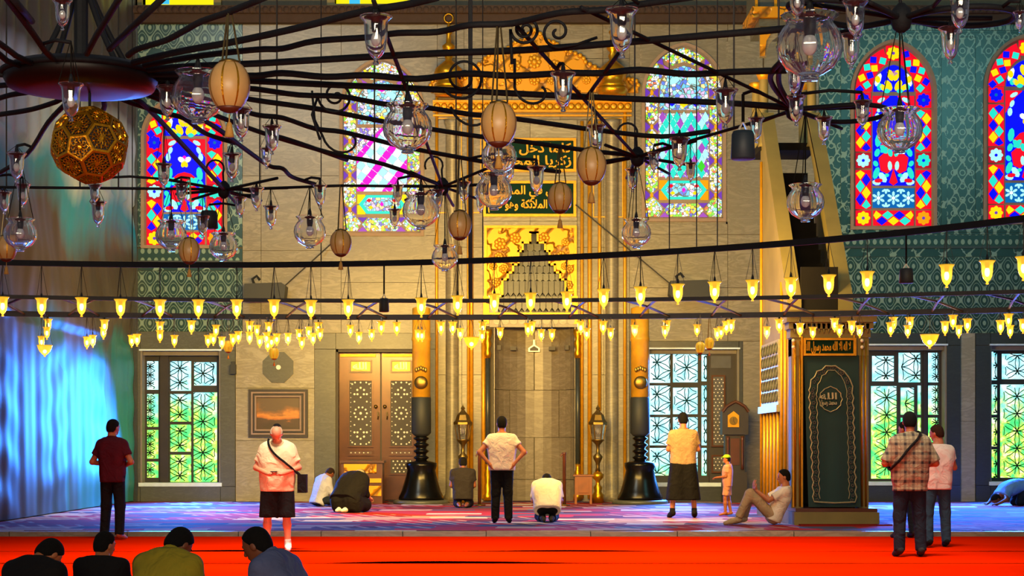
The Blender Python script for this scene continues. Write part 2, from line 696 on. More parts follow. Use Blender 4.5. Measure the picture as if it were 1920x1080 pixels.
def curtain_print():
    """plastic sheeting printed with an arcade"""
    m, t, b = nmat('printed_sheeting')
    x, y, z, p = pos(t)
    n = noise(t, comb(t, x, y * 0.9, z * 0.25), 1.1, 3)
    lower = mix(t, n, lin('0c5a5c'), lin('2fa0a0'))  # turquoise of the window light painted into the sheet colour
    lower = mix(t, ((y - 31.5) / 6.0).clamp(), lin('30383f'), lower)  # greyer away from the window: falloff of its light painted in
    bay = (y / 3.1).fract() - 0.5
    col = bay.abs().lt(0.10)
    top = (z - 1.2 - bay.abs() * 1.5)
    arch = top.lt(1.2) * bay.abs().gt(0.13)
    lower = mix(t, col * 0.6, lower, lin('3c4a54'))
    lower = mix(t, arch * (y.lt(35.0)) * 0.75, lower, lin('2a333b'))
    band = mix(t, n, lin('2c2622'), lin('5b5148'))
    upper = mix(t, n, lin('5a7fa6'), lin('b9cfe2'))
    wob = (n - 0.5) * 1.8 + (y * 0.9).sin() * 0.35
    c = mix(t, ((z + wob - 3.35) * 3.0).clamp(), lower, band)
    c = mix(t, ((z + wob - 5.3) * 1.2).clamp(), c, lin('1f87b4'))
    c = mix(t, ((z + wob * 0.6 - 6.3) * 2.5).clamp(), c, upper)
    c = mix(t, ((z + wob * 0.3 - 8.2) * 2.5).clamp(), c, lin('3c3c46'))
    setc(t, b, c)
    b.inputs['Roughness'].default_value = 0.42
    b.inputs['Specular IOR Level'].default_value = 0.3
    return m


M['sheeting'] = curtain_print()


def velvet():
    m, t, b = nmat('dark_green_curtain')
    n = noise(t, pos(t)[3], 2.0, 3)
    setc(t, b, mix(t, n, lin('0c2a2c'), lin('143c40')))
    b.inputs['Roughness'].default_value = 0.9
    b.inputs['Sheen Weight'].default_value = 0.4
    return m


M['velvet'] = velvet()
M['embroidery'] = plain('silver_gold_thread', lin('b9b08a'), 0.4, 0.3, 0.2, 30)
# ------------------------------------------------------------------ floor
struct = lambda o: tag(o, kind='structure')
fl = struct(MB().box(-22, 22, -16, 60, -0.3, -0.012).obj('floor', M['underlay']))
for k, (y0, y1) in enumerate(((-5, 21.24), (21.26, 23.60), (23.62, 27.42))):      # three widths of red carpet laid side by side
    nx, ny = 120, 3
    b = MB()
    vs = []
    for i in range(nx + 1):
        xx = -9.1 + 25 * i / nx
        lift = 0.02 * max(0, math.sin(xx * 1.3 + k * 2) * math.sin(xx * 0.47 + k)) if k < 2 else 0
        wob = 0.018 * math.sin(xx * 0.8 + k) + 0.01 * math.sin(xx * 3.1)
        lip = 0.030 * max(0, math.sin(xx * 0.9 + k * 2.2) * math.sin(xx * 0.37 + 1.5 * k + 0.6) - 0.15) if k else 0
        vs += [(xx, y0 + wob, lip), (xx, y0 + 0.35, lip * 0.5), (xx, y0 + 0.9, 0), (xx, y1 - 0.06, 0), (xx, y1 + wob * 0.5, -0.011)]
    fs = [(i * 5 + j, (i + 1) * 5 + j, (i + 1) * 5 + j + 1, i * 5 + j + 1) for i in range(nx) for j in range(4)]
    b.add(vs, fs)
    tag(b.obj('carpet_strip', M['red'], fl, True))
plat = struct(MB().box(-9.2, 16, 27.62, D + 0.4, -0.25, ZP).obj('floor_platform', M['carpet']))
step = struct(MB().box(-9.2, 16, 27.5, 27.66, -0.2, ZP - 0.02).obj('trim_1', M['mortar']))
xx = -9.1
while xx < 15.5:                                                                    # marble kerb of the platform
    w = rnd.uniform(1.2, 2.1)
    MB().box(xx + 0.006, xx + w - 0.006, 27.44, 27.63, -0.015, ZP - 0.006 + rnd.uniform(-0.003, 0.003)).obj('kerb_slab', M['marble_light'], step)
    xx += w

# ------------------------------------------------------------------ the qibla wall with its openings
HOLES = {'W1': (268, 178, 420, 464), 'W2': (636, 108, 798, 442), 'W3': (1200, 78, 1364, 420), 'W4': (1592, 70, 1760, 436), 'W5': (1840, 62, 2010, 424),
         'L1': (264, 658, 414, 912), 'DOOR': (630, 655, 790, 941), 'L2': (1215, 655, 1385, 912), 'L3': (1606, 648, 1774, 910), 'L4': (1856, 648, 2024, 910),
         'NICHE': (925, 612, 1080, 941), 'HOOD': (934, 432, 1070, 613), 'U1': (70, -90, 200, 13), 'U2': (268, -90, 402, 12), 'U3': (628, -90, 772, 10)}


def sub_rect(r, h):
    x0, y0, x1, y1 = r
    a0, b0, a1, b1 = h
    if a0 >= x1 or a1 <= x0 or b0 >= y1 or b1 <= y0: return [r]
    out = []
    if b0 > y0: out.append((x0, y0, x1, b0))
    if b1 < y1: out.append((x0, b1, x1, y1))
    t, u = max(y0, b0), min(y1, b1)
    if a0 > x0: out.append((x0, t, a0, u))
    if a1 < x1: out.append((a1, t, x1, u))
    return out


def sub_all(r, holes):
    rs = [r]
    for h in holes: rs = [q for a in rs for q in sub_rect(a, h)]
    return rs


def wbox(b, r, d0, d1, g=0.0):
    return b.box(wx(r[0]) + g, wx(r[2]) - g, d0, d1, wz(r[3]) + g, wz(r[1]) - g)


b = MB()
for r in sub_all((150, -260, 2110, 942), list(HOLES.values())): wbox(b, r, D, D + 0.7)
wall = struct(b.obj('wall_back', M['mortar']))
struct(MB().box(-9.4, -9.2, 21.5, D + 0.7, -0.3, 14.6).obj('wall_left', M['marble']))
struct(MB().box(16, 16.2, 21.5, D + 0.7, -0.3, 14.6).obj('wall_right', M['marble']))


def slabs(region, xs, ys, mat, proud=0.03, name='marble_slab', parent=None, holes=None):
    x0, y0, x1, y1 = region
    for i in range(len(xs) - 1):
        for j in range(len(ys) - 1):
            for r in sub_all((xs[i], ys[j], xs[i + 1], ys[j + 1]), list(HOLES.values()) if holes is None else holes):
                if r[2] - r[0] < 4 or r[3] - r[1] < 4: continue
                wbox(MB(), r, D - proud - rnd.uniform(0, 0.006), D + 0.01, 0.005).obj(name, mat, parent or wall)


def lsp(a, b, n): return [a + (b - a) * i / n for i in range(n + 1)]


slabs((455, 46, 640, 625), [455, 490, 602, 640], [46, 180, 330, 470, 625], M['marble'])
slabs((640, 46, 820, 625), [640, 820], [46, 108, 442, 530, 625], M['marble'])
slabs((442, 625, 590, 942), [442, 590], [625, 728, 826, 942], M['marble_light'])
slabs((1180, 46, 1430, 640), [1180, 1200, 1364, 1430], [46, 160, 300, 440, 540, 640], M['marble'])
slabs((1392, 640, 1432, 942), [1392, 1432], lsp(640, 942, 2), M['marble'])
slabs((1432, 46, 1535, 942), [1432, 1535], lsp(46, 942, 11), M['marble'])
slabs((1800, 620, 1828, 942), [1800, 1828], [620, 790, 942], M['marble_light'])
slabs((820, 46, 1180, 225), [820, 870, 960, 1050, 1130, 1180], [46, 110, 225], M['marble'])
slabs((820, 225, 906, 942), [820, 866, 906], lsp(225, 942, 3), M['marble'])
slabs((1082, 225, 1180, 942), [1082, 1132, 1180], lsp(225, 942, 3), M['marble'])
slabs((906, 225, 1082, 612), [906, 994, 1082], [225, 262, 330, 415, 612], M['marble_light'])

# Iznik tile facing on both sides
TH = [HOLES[k] for k in ('W1', 'W4', 'W5', 'L1', 'L3', 'L4')]


def tile_field(r, mat, name='tile_panel'):
    for q in sub_all(r, TH):
        if q[2] - q[0] < 3 or q[3] - q[1] < 3: continue
        wbox(MB(), q, D - 0.04, D + 0.01, 0.003).obj(name, M[mat], wall)


for a, c in ((150, 455), (1535, 2110)):
    s = 0 if a < 800 else -1
    tile_field((a, 46, c, 92 if s == 0 else 58), 'tile_ogee')
    if s == 0: tile_field((a, 92, c, 176), 'tile_scroll')
    yb = 466 if s == 0 else 440
    tile_field((a, 176 if s == 0 else 58, c, yb), 'tile_strip')
    tile_field((a, yb, c, yb + 24), 'tile_cresting', 'tile_cresting')
    tile_field((a, yb + 24, c, yb + 42), 'tile_scroll')
    tile_field((a, yb + 42, c, 622 if s == 0 else 625), 'tile_ogee', 'tile_frieze')
# dark ledge between the tile bands
for a, c, y in ((150, 455, 489), (1535, 2110, 462)):
    wbox(MB(), (a, y, c, y + 4), D - 0.075, D).obj('tile_ledge', M['stone_dark'], wall)
# narrow border strips beside the upper windows
for xa, xb, y0, y1 in ((248, 262, 176, 464), (424, 432, 176, 464), (1576, 1588, 66, 438), (1764, 1774, 66, 438), (1828, 1838, 66, 424)):
    wbox(MB(), (xa, y0, xb, y1), D - 0.06, D).obj('tile_border', M['tile_scroll'], wall)

# stone facing of the lower storey beside the windows
slabs((150, 622, 442, 942), [150, 248, 264, 414, 442], [622, 658, 912, 942], M['stone_green'], 0.06, 'stone_jamb')
slabs((590, 625, 820, 942), [590, 630, 790, 820], [625, 655, 942], M['stone_green'], 0.06, 'stone_jamb')
slabs((1180, 640, 1392, 942), [1180, 1215, 1385, 1392], [640, 655, 912, 942], M['stone_dark'], 0.06, 'stone_jamb')
slabs((1535, 625, 1800, 942), [1535, 1606, 1774, 1800], [625, 648, 910, 942], M['stone_dark'], 0.06, 'stone_jamb')
slabs((1828, 625, 2110, 942), [1828, 1856, 2024, 2110], [625, 648, 910, 942], M['stone_dark'], 0.06, 'stone_jamb')

# cornice with a carved scallop band, and the bright windows above it
cor = struct(MB().box(wx(150), wx(2110), D - 0.32, D, wz(30), wz(16)).obj('trim_2', M['frieze']))
b = MB().box(wx(150), wx(2110), D - 0.22, D, wz(46), wz(30))
b.obj('cornice_lower', M['frieze'], cor)
b = MB()
for i in range(150):
    x = wx(150 + i * 13)
    b.ball((x, D - 0.30, wz(24)), 0.085, 8, 5, (1, 0.7, 1))
tag(b.obj('cornice_scallops', M['frieze'], cor, True), kind='stuff')
for k, key in enumerate(('U1', 'U2', 'U3')):
    h = HOLES[key]
    w = struct(wbox(MB(), h, D + 0.30, D + 0.34).obj('window_%d' % (k + 6), M['p_highyellow']))
    wbox(MB(), (h[0] - 14, h[1], h[0], h[3] + 6), D - 0.12, D + 0.3).obj('window_frame', M['wood_pale'], w)
    wbox(MB(), (h[2], h[1], h[2] + 14, h[3] + 6), D - 0.12, D + 0.3).obj('window_frame', M['wood_pale'], w)
    wbox(MB(), (h[0], h[3], h[2], h[3] + 6), D - 0.15, D + 0.3).obj('window_sill', M['wood_pale'], w)
    wbox(MB(), (h[0] + 25, h[1], h[0] + 45, 2), D + 0.27, D + 0.30).obj('pane', M['p_skyblue'], w)

# ------------------------------------------------------------------ stained glass
PANES = {}


def pane(par, poly, col, d, name='pane', thick=0.02):
    pts = [(wx(x, d), wz(y, d)) for x, y in poly]
    cx, cz = sum(p[0] for p in pts) / len(pts), sum(p[1] for p in pts) / len(pts)
    key = (col, tuple((round(x - cx, 3), round(z - cz, 3)) for x, z in pts))
    if key not in PANES:
        b = MB().prism([(x - cx, z - cz) for x, z in pts], -thick, 0)
        PANES[key] = mesh_of('pane', b.v, b.f, M['p_' + col] if 'p_' + col in M else M[col])
    return link(name, PANES[key], par, (cx, d, cz))


def diamond(x, y, a, c, rot=0.0):
    ca, sa = math.cos(rot), math.sin(rot)
    return [(x + px * ca - py * sa, y + px * sa + py * ca) for px, py in ((-a, 0), (0, -c), (a, 0), (0, c))]


def petal(x, y, L, w, ang, n=8):
    """leaf from (x,y) outward"""
    pts = []
    for k in range(n):
        t = 2 * PI * k / n
        u, v = L * (0.5 - 0.5 * math.cos(t)), w * math.sin(t)
        pts.append((x + u * math.cos(ang) - v * math.sin(ang), y + u * math.sin(ang) + v * math.cos(ang)))
    return pts


def rosette(par, x, y, r, col, back, d, core='purple', n=8):
    pane(par, [(x - r * 1.08, y - r * 1.08), (x + r * 1.08, y - r * 1.08), (x + r * 1.08, y + r * 1.08), (x - r * 1.08, y + r * 1.08)], back, d)
    for k in range(n):
        pane(par, petal(x, y, r, r * 0.34, 2 * PI * k / n), col, d - 0.025, 'petal')
    pane(par, [(x + r * 0.22 * math.cos(2 * PI * k / 8), y + r * 0.22 * math.sin(2 * PI * k / 8)) for k in range(8)], core, d - 0.05)


def arch_pts(x0, x1, ys, yt, n=24):
    xc, hw, h = (x0 + x1) / 2, (x1 - x0) / 2, ys - yt
    out = []
    for k in range(n + 1):
        t = PI * k / n
        s = math.sin(t)
        tt = 1 - abs(t - PI / 2) / (PI / 2)
        out.append((xc - hw * math.cos(t), ys - h * (0.78 * s + 0.22 * tt)))
    return out


def window_shell(num, hole, glassr, ys, yt_glass, spandrel_mat, dg):
    """opening, moulded stone arch and the plaster tracery plate that carries the panes"""
    hx0, hy0, hx1, hy1 = hole
    gx0, gy0, gx1, gy1 = glassr
    ga = arch_pts(gx0, gx1, ys, yt_glass)
    outl = [(gx0, gy1)] + ga + [(gx1, gy1)]
    b = MB().prism([(wx(x, dg), wz(y, dg)) for x, y in outl], dg + 0.002, dg + 0.06)
    w = struct(b.obj('window_%d' % num, M['stone_pink']))
    m = 6
    oa = arch_pts(gx0 - m, gx1 + m, ys, yt_glass - m)
    outer = [(gx0 - m, gy1 + m)] + oa + [(gx1 + m, gy1 + m)]
    inner = [(gx0, gy1)] + ga + [(gx1, gy1)]
    MB().ring([(wx(x), wz(y)) for x, y in outer], [(wx(x), wz(y)) for x, y in inner], D - 0.07, dg + 0.02).obj('stone_arch', M['stone_pink'], w)
    # masonry between the arch and the square opening
    b = MB()
    for i in range(len(oa) - 1):
        (xa, ya), (xb, yb) = oa[i], oa[i + 1]
        b.prism([(wx(xa), wz(ya)), (wx(xb), wz(yb)), (wx(xb), wz(hy0 - 1)), (wx(xa), wz(hy0 - 1))], D - 0.03, D + 0.3)
    b.obj('spandrel', spandrel_mat, w)
    b = MB()
    for r in ((hx0 - 1, hy0, gx0 - m, hy1 + 1), (gx1 + m, hy0, hx1 + 1, hy1 + 1), (hx0, gy1 + m, hx1, hy1 + 1)):
        if r[2] > r[0] and r[3] > r[1]: wbox(b, r, D - 0.03, D + 0.3)
    b.obj('window_surround', spandrel_mat, w)
    return w


def band(par, x0, y0, x1, y1, d, vertical=True, ph=0):
    cyc = ('yellow', 'blue', 'cyan')
    pane(par, [(x0, y0), (x1, y0), (x1, y1), (x0, y1)], 'red', d)
    if vertical:
        w = x1 - x0
        n = int((y1 - y0) / (w * 0.36))
        st = (y1 - y0) / n
        for k in range(n):
            cx = x0 + w * (0.31 if (k + ph) % 2 == 0 else 0.69)
            y = y0 + st * (k + 0.5)
            top, bot = max(y - st * 0.97, y0 + 0.5), min(y + st * 0.97, y1 - 0.5)
            pane(par, [(cx - w * 0.29, y), (cx, top), (cx + w * 0.29, y), (cx, bot)], cyc[(k + ph) % 3], d - 0.025)
    else:
        h = y1 - y0
        n = int((x1 - x0) / (h * 0.36))
        st = (x1 - x0) / n
        for k in range(n):
            cy = y0 + h * (0.31 if k % 2 == 0 else 0.69)
            x = x0 + st * (k + 0.5)
            l, r = max(x - st * 0.97, x0 + 0.5), min(x + st * 0.97, x1 - 0.5)
            pane(par, [(l, cy), (x, cy - h * 0.29), (r, cy), (x, cy + h * 0.29)], cyc[k % 3], d - 0.025)


def window_diamond(num, key, ox, oy, sy=1.0):
    """red, blue and yellow lozenge borders round an arabesque; drawn on a 158 x 350 pixel pattern"""
    d = D + 0.22
    q = lambda x, y: (ox + x, oy + y * sy)
    hole = HOLES[key]
    gl = (ox, oy, ox + 150, oy + 345 * sy)
    w = window_shell(num, hole, gl, oy + 95 * sy, oy, M['tile_strip'], d)
    # borders
    for x0, ph in ((4, 0), (117, 1)):
        rosette(w, *q(x0 + 14.5, 329), 13.2, 'yellow' if x0 < 50 else 'orange', 'red', d)
        band(w, *q(x0, 239), *q(x0 + 29, 312), d, True, ph)
        rosette(w, *q(x0 + 14.5, 221), 13.2, 'aqua' if x0 < 50 else 'cyan', 'crimson', d, 'blue')
        band(w, *q(x0, 126), *q(x0 + 29, 204), d, True, ph + 1)
        rosette(w, *q(x0 + 14.5, 108), 13.2, 'blue', 'red', d, 'azure')
    band(w, *q(37, 315), *q(113, 343), d, False)
    # arched border of lozenges
    mid = arch_pts(ox + 18, ox + 132, oy + 92 * sy, oy + 20 * sy, 60)
    out_ = arch_pts(ox + 4, ox + 146, oy + 92 * sy, oy + 6 * sy, 24)
    inn = arch_pts(ox + 34, ox + 116, oy + 92 * sy, oy + 36 * sy, 24)
    for i in range(0, 24, 2):
        if 10 <= i <= 12: continue
        pane(w, [out_[i], out_[i + 1], out_[i + 2], inn[i + 2], inn[i + 1], inn[i]], 'red', d)
    L = [0.0]
    for i in range(60): L.append(L[-1] + math.hypot(mid[i + 1][0] - mid[i][0], mid[i + 1][1] - mid[i][1]))
    n = 20
    for k in range(n):
        s = L[-1] * (k + 0.5) / n
        if abs(s - L[-1] / 2) < 17: continue
        i = max(j for j in range(60) if L[j] <= s)
        tx, ty = mid[i + 1][0] - mid[i][0], mid[i + 1][1] - mid[i][1]
        ll = math.hypot(tx, ty)
        nx_, ny_ = -ty / ll, tx / ll
        o = 6.2 if k % 2 else -6.2
        px_, py_ = mid[i][0] + nx_ * o, mid[i][1] + ny_ * o
        pane(w, diamond(px_, py_, 8.2, 8.2, math.atan2(ty, tx)), ('blue', 'cyan', 'yellow')[k % 3], d - 0.025)
    rosette(w, *q(75, 20), 13, 'yellow', 'red', d, 'purple')
    # lunette
    lun = arch_pts(ox + 37, ox + 113, oy + 92 * sy, oy + 42 * sy, 20)
    pane(w, lun, 'blue', d)
    for s in (-1, 1):
        c = lambda x, y: (ox + 75 + s * x, oy + y * sy)
        pane(w, petal(*c(33, 82), 26, 5, -PI / 2 - s * 0.35), 'white', d - 0.02)
        pane(w, petal(*c(4, 90), 22, 6, -PI / 2 + s * 0.5), 'yellow', d - 0.02)
        pane(w, petal(*c(2, 72), 22, 6, -PI / 2 + s * 0.3), 'yellow', d - 0.03)
        pane(w, petal(*c(14, 90), 16, 5, -PI / 4 if s > 0 else -3 * PI / 4), 'yellow', d - 0.02)
        pane(w, petal(*c(26, 90), 14, 5, -PI / 2), 'cyan', d - 0.02)
        pane(w, petal(*c(28, 76), 14, 5, -PI / 2 + s * 0.2), 'yellow', d - 0.03)
        pane(w, petal(*c(6, 91), 12, 4, 0 if s > 0 else PI), 'cyan', d - 0.03)
    pane(w, diamond(*q(75, 58), 9, 5), 'violet', d - 0.03)
    # arabesque field
    pane(w, [q(36, 100), q(114, 100), q(114, 268), q(36, 268)], 'blue', d)
    for s in (-1, 1):
        c = lambda x, y: (ox + 75 + s * x, oy + y * sy)
        pane(w, [c(39, 100), c(39, 142), c(30, 126), c(20, 112), c(8, 102), c(8, 100)], 'red', d - 0.02)
        for x, y, l, ww, a in ((16, 104, 16, 4, 0.5), (24, 118, 14, 4, 1.2), (30, 132, 16, 4.5, 1.5)):
            pane(w, petal(*c(x, y), l, ww, a if s > 0 else PI - a), 'aqua', d - 0.04)
        for x, y, l, ww, a in ((30, 196, 26, 6, -1.7), (24, 206, 20, 5, -2.4), (12, 208, 20, 5, -0.9), (33, 214, 16, 5, -1.9), (4, 214, 16, 4.5, -1.3),
                               (6, 240, 18, 4, -1.5), (30, 232, 12, 4.5, -1.0), (36, 256, 24, 5.5, -1.9), (14, 262, 22, 6, -1.0), (24, 264, 16, 5, -0.2), (8, 248, 10, 3.5, 0.2)):
            pane(w, petal(*c(x, y), l, ww, a if s > 0 else PI - a), 'cyan' if (x + y) % 3 else 'aqua', d - 0.04)
        pane(w, [c(0, 176), c(12, 180), c(24, 192), c(20, 204), c(0, 200)], 'red', d - 0.02)
        pane(w, [c(0, 204), c(14, 204), c(28, 216), c(24, 240), c(12, 246), c(0, 236)], 'red', d - 0.02)
        pane(w, petal(*c(20, 258), 16, 4, 0.1 if s > 0 else PI - 0.1), 'red', d - 0.05)
    pane(w, [q(67, 262), q(75, 236), q(83, 262), q(75, 268)], 'red', d - 0.05)
    pane(w, petal(*q(75, 150), 10, 4, -PI / 2), 'magenta', d - 0.04)
    for s in (-1, 1):
        pane(w, petal(ox + 75, oy + 152 * sy, 14, 5, -PI / 2 + s * 1.0), 'white', d - 0.04)
        pane(w, petal(ox + 75, oy + 150 * sy, 13, 4, PI / 2 - s * 0.35), 'yellow', d - 0.04)
    # star lattice panel
    pane(w, [q(36, 273), q(114, 273), q(114, 310), q(36, 310)], 'azure', d)
    for i, cx in enumerate((47, 75, 103)):
        for k in range(6):
            a = PI / 6 + k * PI / 3
            pane(w, petal(ox + cx + 3 * math.cos(a), oy + (291.5 + 3 * math.sin(a)) * sy, 10, 2.6, a, 6), 'aqua', d - 0.03)
        pane(w, [(ox + cx + 3.4 * math.cos(2 * PI * k / 6), oy + (291.5 + 3.4 * math.sin(2 * PI * k / 6)) * sy) for k in range(6)], 'white', d - 0.04)
    for cx in (61, 89):
        for k in range(6):
            for yy in (275, 308):
                a = k * PI / 3 + PI / 6
                if (yy < 290) == (math.sin(a) < -0.1): continue
                pane(w, petal(ox + cx, oy + yy * sy, 9, 2.2, a, 6), 'aqua', d - 0.03)
    return w


def poly_area(p): return abs(sum(p[i][0] * p[(i + 1) % len(p)][1] - p[(i + 1) % len(p)][0] * p[i][1] for i in range(len(p)))) / 2


def clip_poly(p, reg):
    sg = 1 if sum(reg[i][0] * reg[(i + 1) % len(reg)][1] - reg[(i + 1) % len(reg)][0] * reg[i][1] for i in range(len(reg))) > 0 else -1
    for i in range(len(reg)):
        (ax, ay), (bx, by) = reg[i], reg[(i + 1) % len(reg)]
        f = lambda r: sg * ((bx - ax) * (r[1] - ay) - (by - ay) * (r[0] - ax))
        out = []
        for k in range(len(p)):
            a, c = p[k], p[(k + 1) % len(p)]
            fa, fc = f(a), f(c)
            if fa >= 0: out.append(a)
            if fa * fc < 0:
                t = fa / (fa - fc)
                out.append((a[0] + (c[0] - a[0]) * t, a[1] + (c[1] - a[1]) * t))
        p = out
        if len(p) < 3: return []
    return p


def hexcell(x0, y0, x1, y1):
    xc, k = (x0 + x1) / 2, min(12, (y1 - y0) * 0.22)
    return [(xc, y0), (x1, y0 + k), (x1, y1 - k), (xc, y1), (x0, y1 - k), (x0, y0 + k)]


def window_flower(num, key, ox, oy, stripes):
    """flowered border cells with violet corner pieces; 146 x 322 pixel pattern"""
    d = D + 0.22
    q = lambda x, y: (ox + x, oy + y)
    w = window_shell(num, HOLES[key], (ox, oy, ox + 146, oy + 324), oy + 92, oy, M['marble'], d)
    for x0 in (2, 122):
        x1 = x0 + 22
        ys = [88, 152, 216, 280]
        for a, c in zip(ys[:-1], ys[1:]):
            pane(w, hexcell(*q(x0, a + 3), *q(x1, c - 3)), 'confetti', d)
        for y in ys:
            pane(w, [q(x0 - 1, y - 9), q(x0 + 9, y), q(x0 - 1, y + 9)], 'purple', d - 0.02)
            pane(w, [q(x1 + 1, y - 9), q(x1 - 9, y), q(x1 + 1, y + 9)], 'purple', d - 0.02)
            pane(w, diamond(*q(x0 + 11, y), 4, 6), 'orange', d - 0.02)
    pane(w, [q(2, 290), q(14, 284), q(24, 292), q(34, 306), q(26, 320), q(2, 320)], 'confetti', d)
    pane(w, [q(144, 290), q(132, 284), q(122, 292), q(112, 306), q(120, 320), q(144, 320)], 'confetti', d)
    pane(w, [q(46, 296), q(100, 296), q(110, 308), q(100, 320), q(46, 320), q(36, 308)], 'confetti', d)
    for x in (37, 109):
        pane(w, [q(x - 9, 295), q(x + 9, 295), q(x, 304)], 'purple', d - 0.02)
        pane(w, [q(x - 9, 321), q(x + 9, 321), q(x, 312)], 'violet', d - 0.02)
    # arched border
    o1 = arch_pts(ox + 2, ox + 144, oy + 86, oy + 4, 36)
    o2 = arch_pts(ox + 25, ox + 121, oy + 86, oy + 30, 36)
    for i0, i1 in ((1, 9), (11, 25), (27, 35)):
        pane(w, o1[i0:i1 + 1] + o2[i0 + (2 if i0 > 1 else 0):i1 + 1 - (2 if i1 < 35 else 0)][::-1], 'confetti', d)
    for i in (10, 26):
        (a, c), (e, f) = o1[i], o2[i]
        pane(w, [o1[i - 1], o1[i + 1], ((a + e) / 2, (c + f) / 2)], 'purple', d - 0.02)
        pane(w, [o2[i - 1], o2[i + 1], ((a + e) / 2, (c + f) / 2)], 'violet', d - 0.02)
    # lunette and field
    pane(w, [q(28, 120), q(28, 92)] + arch_pts(ox + 28, ox + 118, oy + 84, oy + 38, 14)[1:-1] + [q(118, 92), q(118, 120)], 'confetti_blue', d)
    for s in (-1, 1):
        pane(w, diamond(ox + 73 + s * 22, oy + 108, 7, 6), 'blue', d - 0.02)
        pane(w, petal(ox + 73 + s * 8, oy + 60, 22, 6, 0.5 if s > 0 else PI - 0.5), 'aqua', d - 0.02)
    pane(w, diamond(*q(73, 110), 8, 6), 'yellow', d - 0.02)
    pane(w, diamond(*q(73, 55), 9, 5), 'magenta', d - 0.02)
    pane(w, [q(26, 127), q(120, 127), q(120, 246), q(26, 246)], 'confetti_violet' if stripes else 'confetti_violet', d)
    if stripes:
        reg = [(26, 246), (26, 178), (72, 127), (120, 127), (120, 246)]
        ux, uy = math.cos(-0.92), math.sin(-0.92)           # stripes climb to the right
        for i in range(-12, 13):
            for j in range(-12, 13):
                c = lambda a, e: (73 + a * 15 * ux - e * 13.5 * uy, 190 + a * 15 * uy + e * 13.5 * ux)
                q4 = clip_poly([c(j - 0.47, i - 0.47), c(j + 0.47, i - 0.47), c(j + 0.47, i + 0.47), c(j - 0.47, i + 0.47)], reg)
                if len(q4) < 3 or poly_area(q4) < 12: continue
                pane(w, [q(*p) for p in q4], 'magenta' if i % 3 == 0 else ('aqua', 'white')[(i + j) % 2], d - 0.025)
    else:
        cols = ('cyan', 'violet', 'aqua', 'violet', 'cyan', 'aqua', 'magenta')
        for i in range(7):
            for j in range(10):
                x, y = 33 + i * 13.4 + (6.7 if j % 2 else 0), 134 + j * 11.6
                if x > 114: continue
                pane(w, diamond(*q(x, y), 6.3, 10.8), 'violet' if (i * 2 + j) % 5 == 0 else 'cyan' if (i + j) % 3 else 'aqua', d - 0.025)
        pane(w, diamond(*q(106, 226), 7.5, 11.5), 'green', d - 0.03)
    # cartouche
    for x in (27, 104):
        for y in (252, 272):
            pane(w, [q(x, y), q(x + 15, y), q(x + 15, y + 17), q(x, y + 17)], 'orange' if not stripes else 'yellow', d)
    pane(w, [q(30, 270), q(44, 253), q(102, 253), q(116, 270), q(102, 288), q(44, 288)], 'cyan', d - 0.02)
    pane(w, [q(38, 270), q(48, 258), q(98, 258), q(108, 270), q(98, 283), q(48, 283)], 'confetti_blue', d - 0.04)
    for s in (-1, 1):
        pane(w, diamond(ox + 73 + s * 24, oy + 263, 5, 4), 'red', d - 0.06)
        pane(w, diamond(ox + 73 + s * 21, oy + 276, 5, 4), 'yellow', d - 0.06)
    pane(w, diamond(*q(73, 270), 4, 5), 'magenta', d - 0.06)
    return w


window_diamond(1, 'W1', 271, 180, 280 / 345)
window_flower(2, 'W2', 643, 113, True)
window_flower(3, 'W3', 1209, 86, False)
window_diamond(4, 'W4', 1600, 80)
window_diamond(5, 'W5', 1849, 70)


# ------------------------------------------------------------------ lower windows with a leaf lattice
def leaf_lattice(x0, y0, x1, y1, R, d, r=0.011, ph=(0.5, 0.5)):
    b = MB()
    cx0, cy0 = x0 + (x1 - x0) * ph[0], y0 + (y1 - y0) * ph[1]
    hs = R * math.sqrt(3) / 2
    ni, nj = int((x1 - x0) / R) + 4, int((y1 - y0) / hs) + 4
    N = 24
    seen = set()
    for i in range(-ni, ni + 1):
        for j in range(-nj, nj + 1):
            cx, cy = cx0 + hs * i, cy0 + R * j + (R / 2 if i % 2 else 0)
            run = []
            for k in range(N + 1):
                a = 2 * PI * k / N
                x, y = cx + R * math.cos(a), cy + R * math.sin(a)
                if x0 <= x <= x1 and y0 <= y <= y1:
                    run.append((wx(x, d), d, wz(y, d)))
                else:
                    if len(run) > 1: b.tube(run, r, 4)
                    run = []
            if len(run) > 1: b.tube(run, r, 4)
    return b


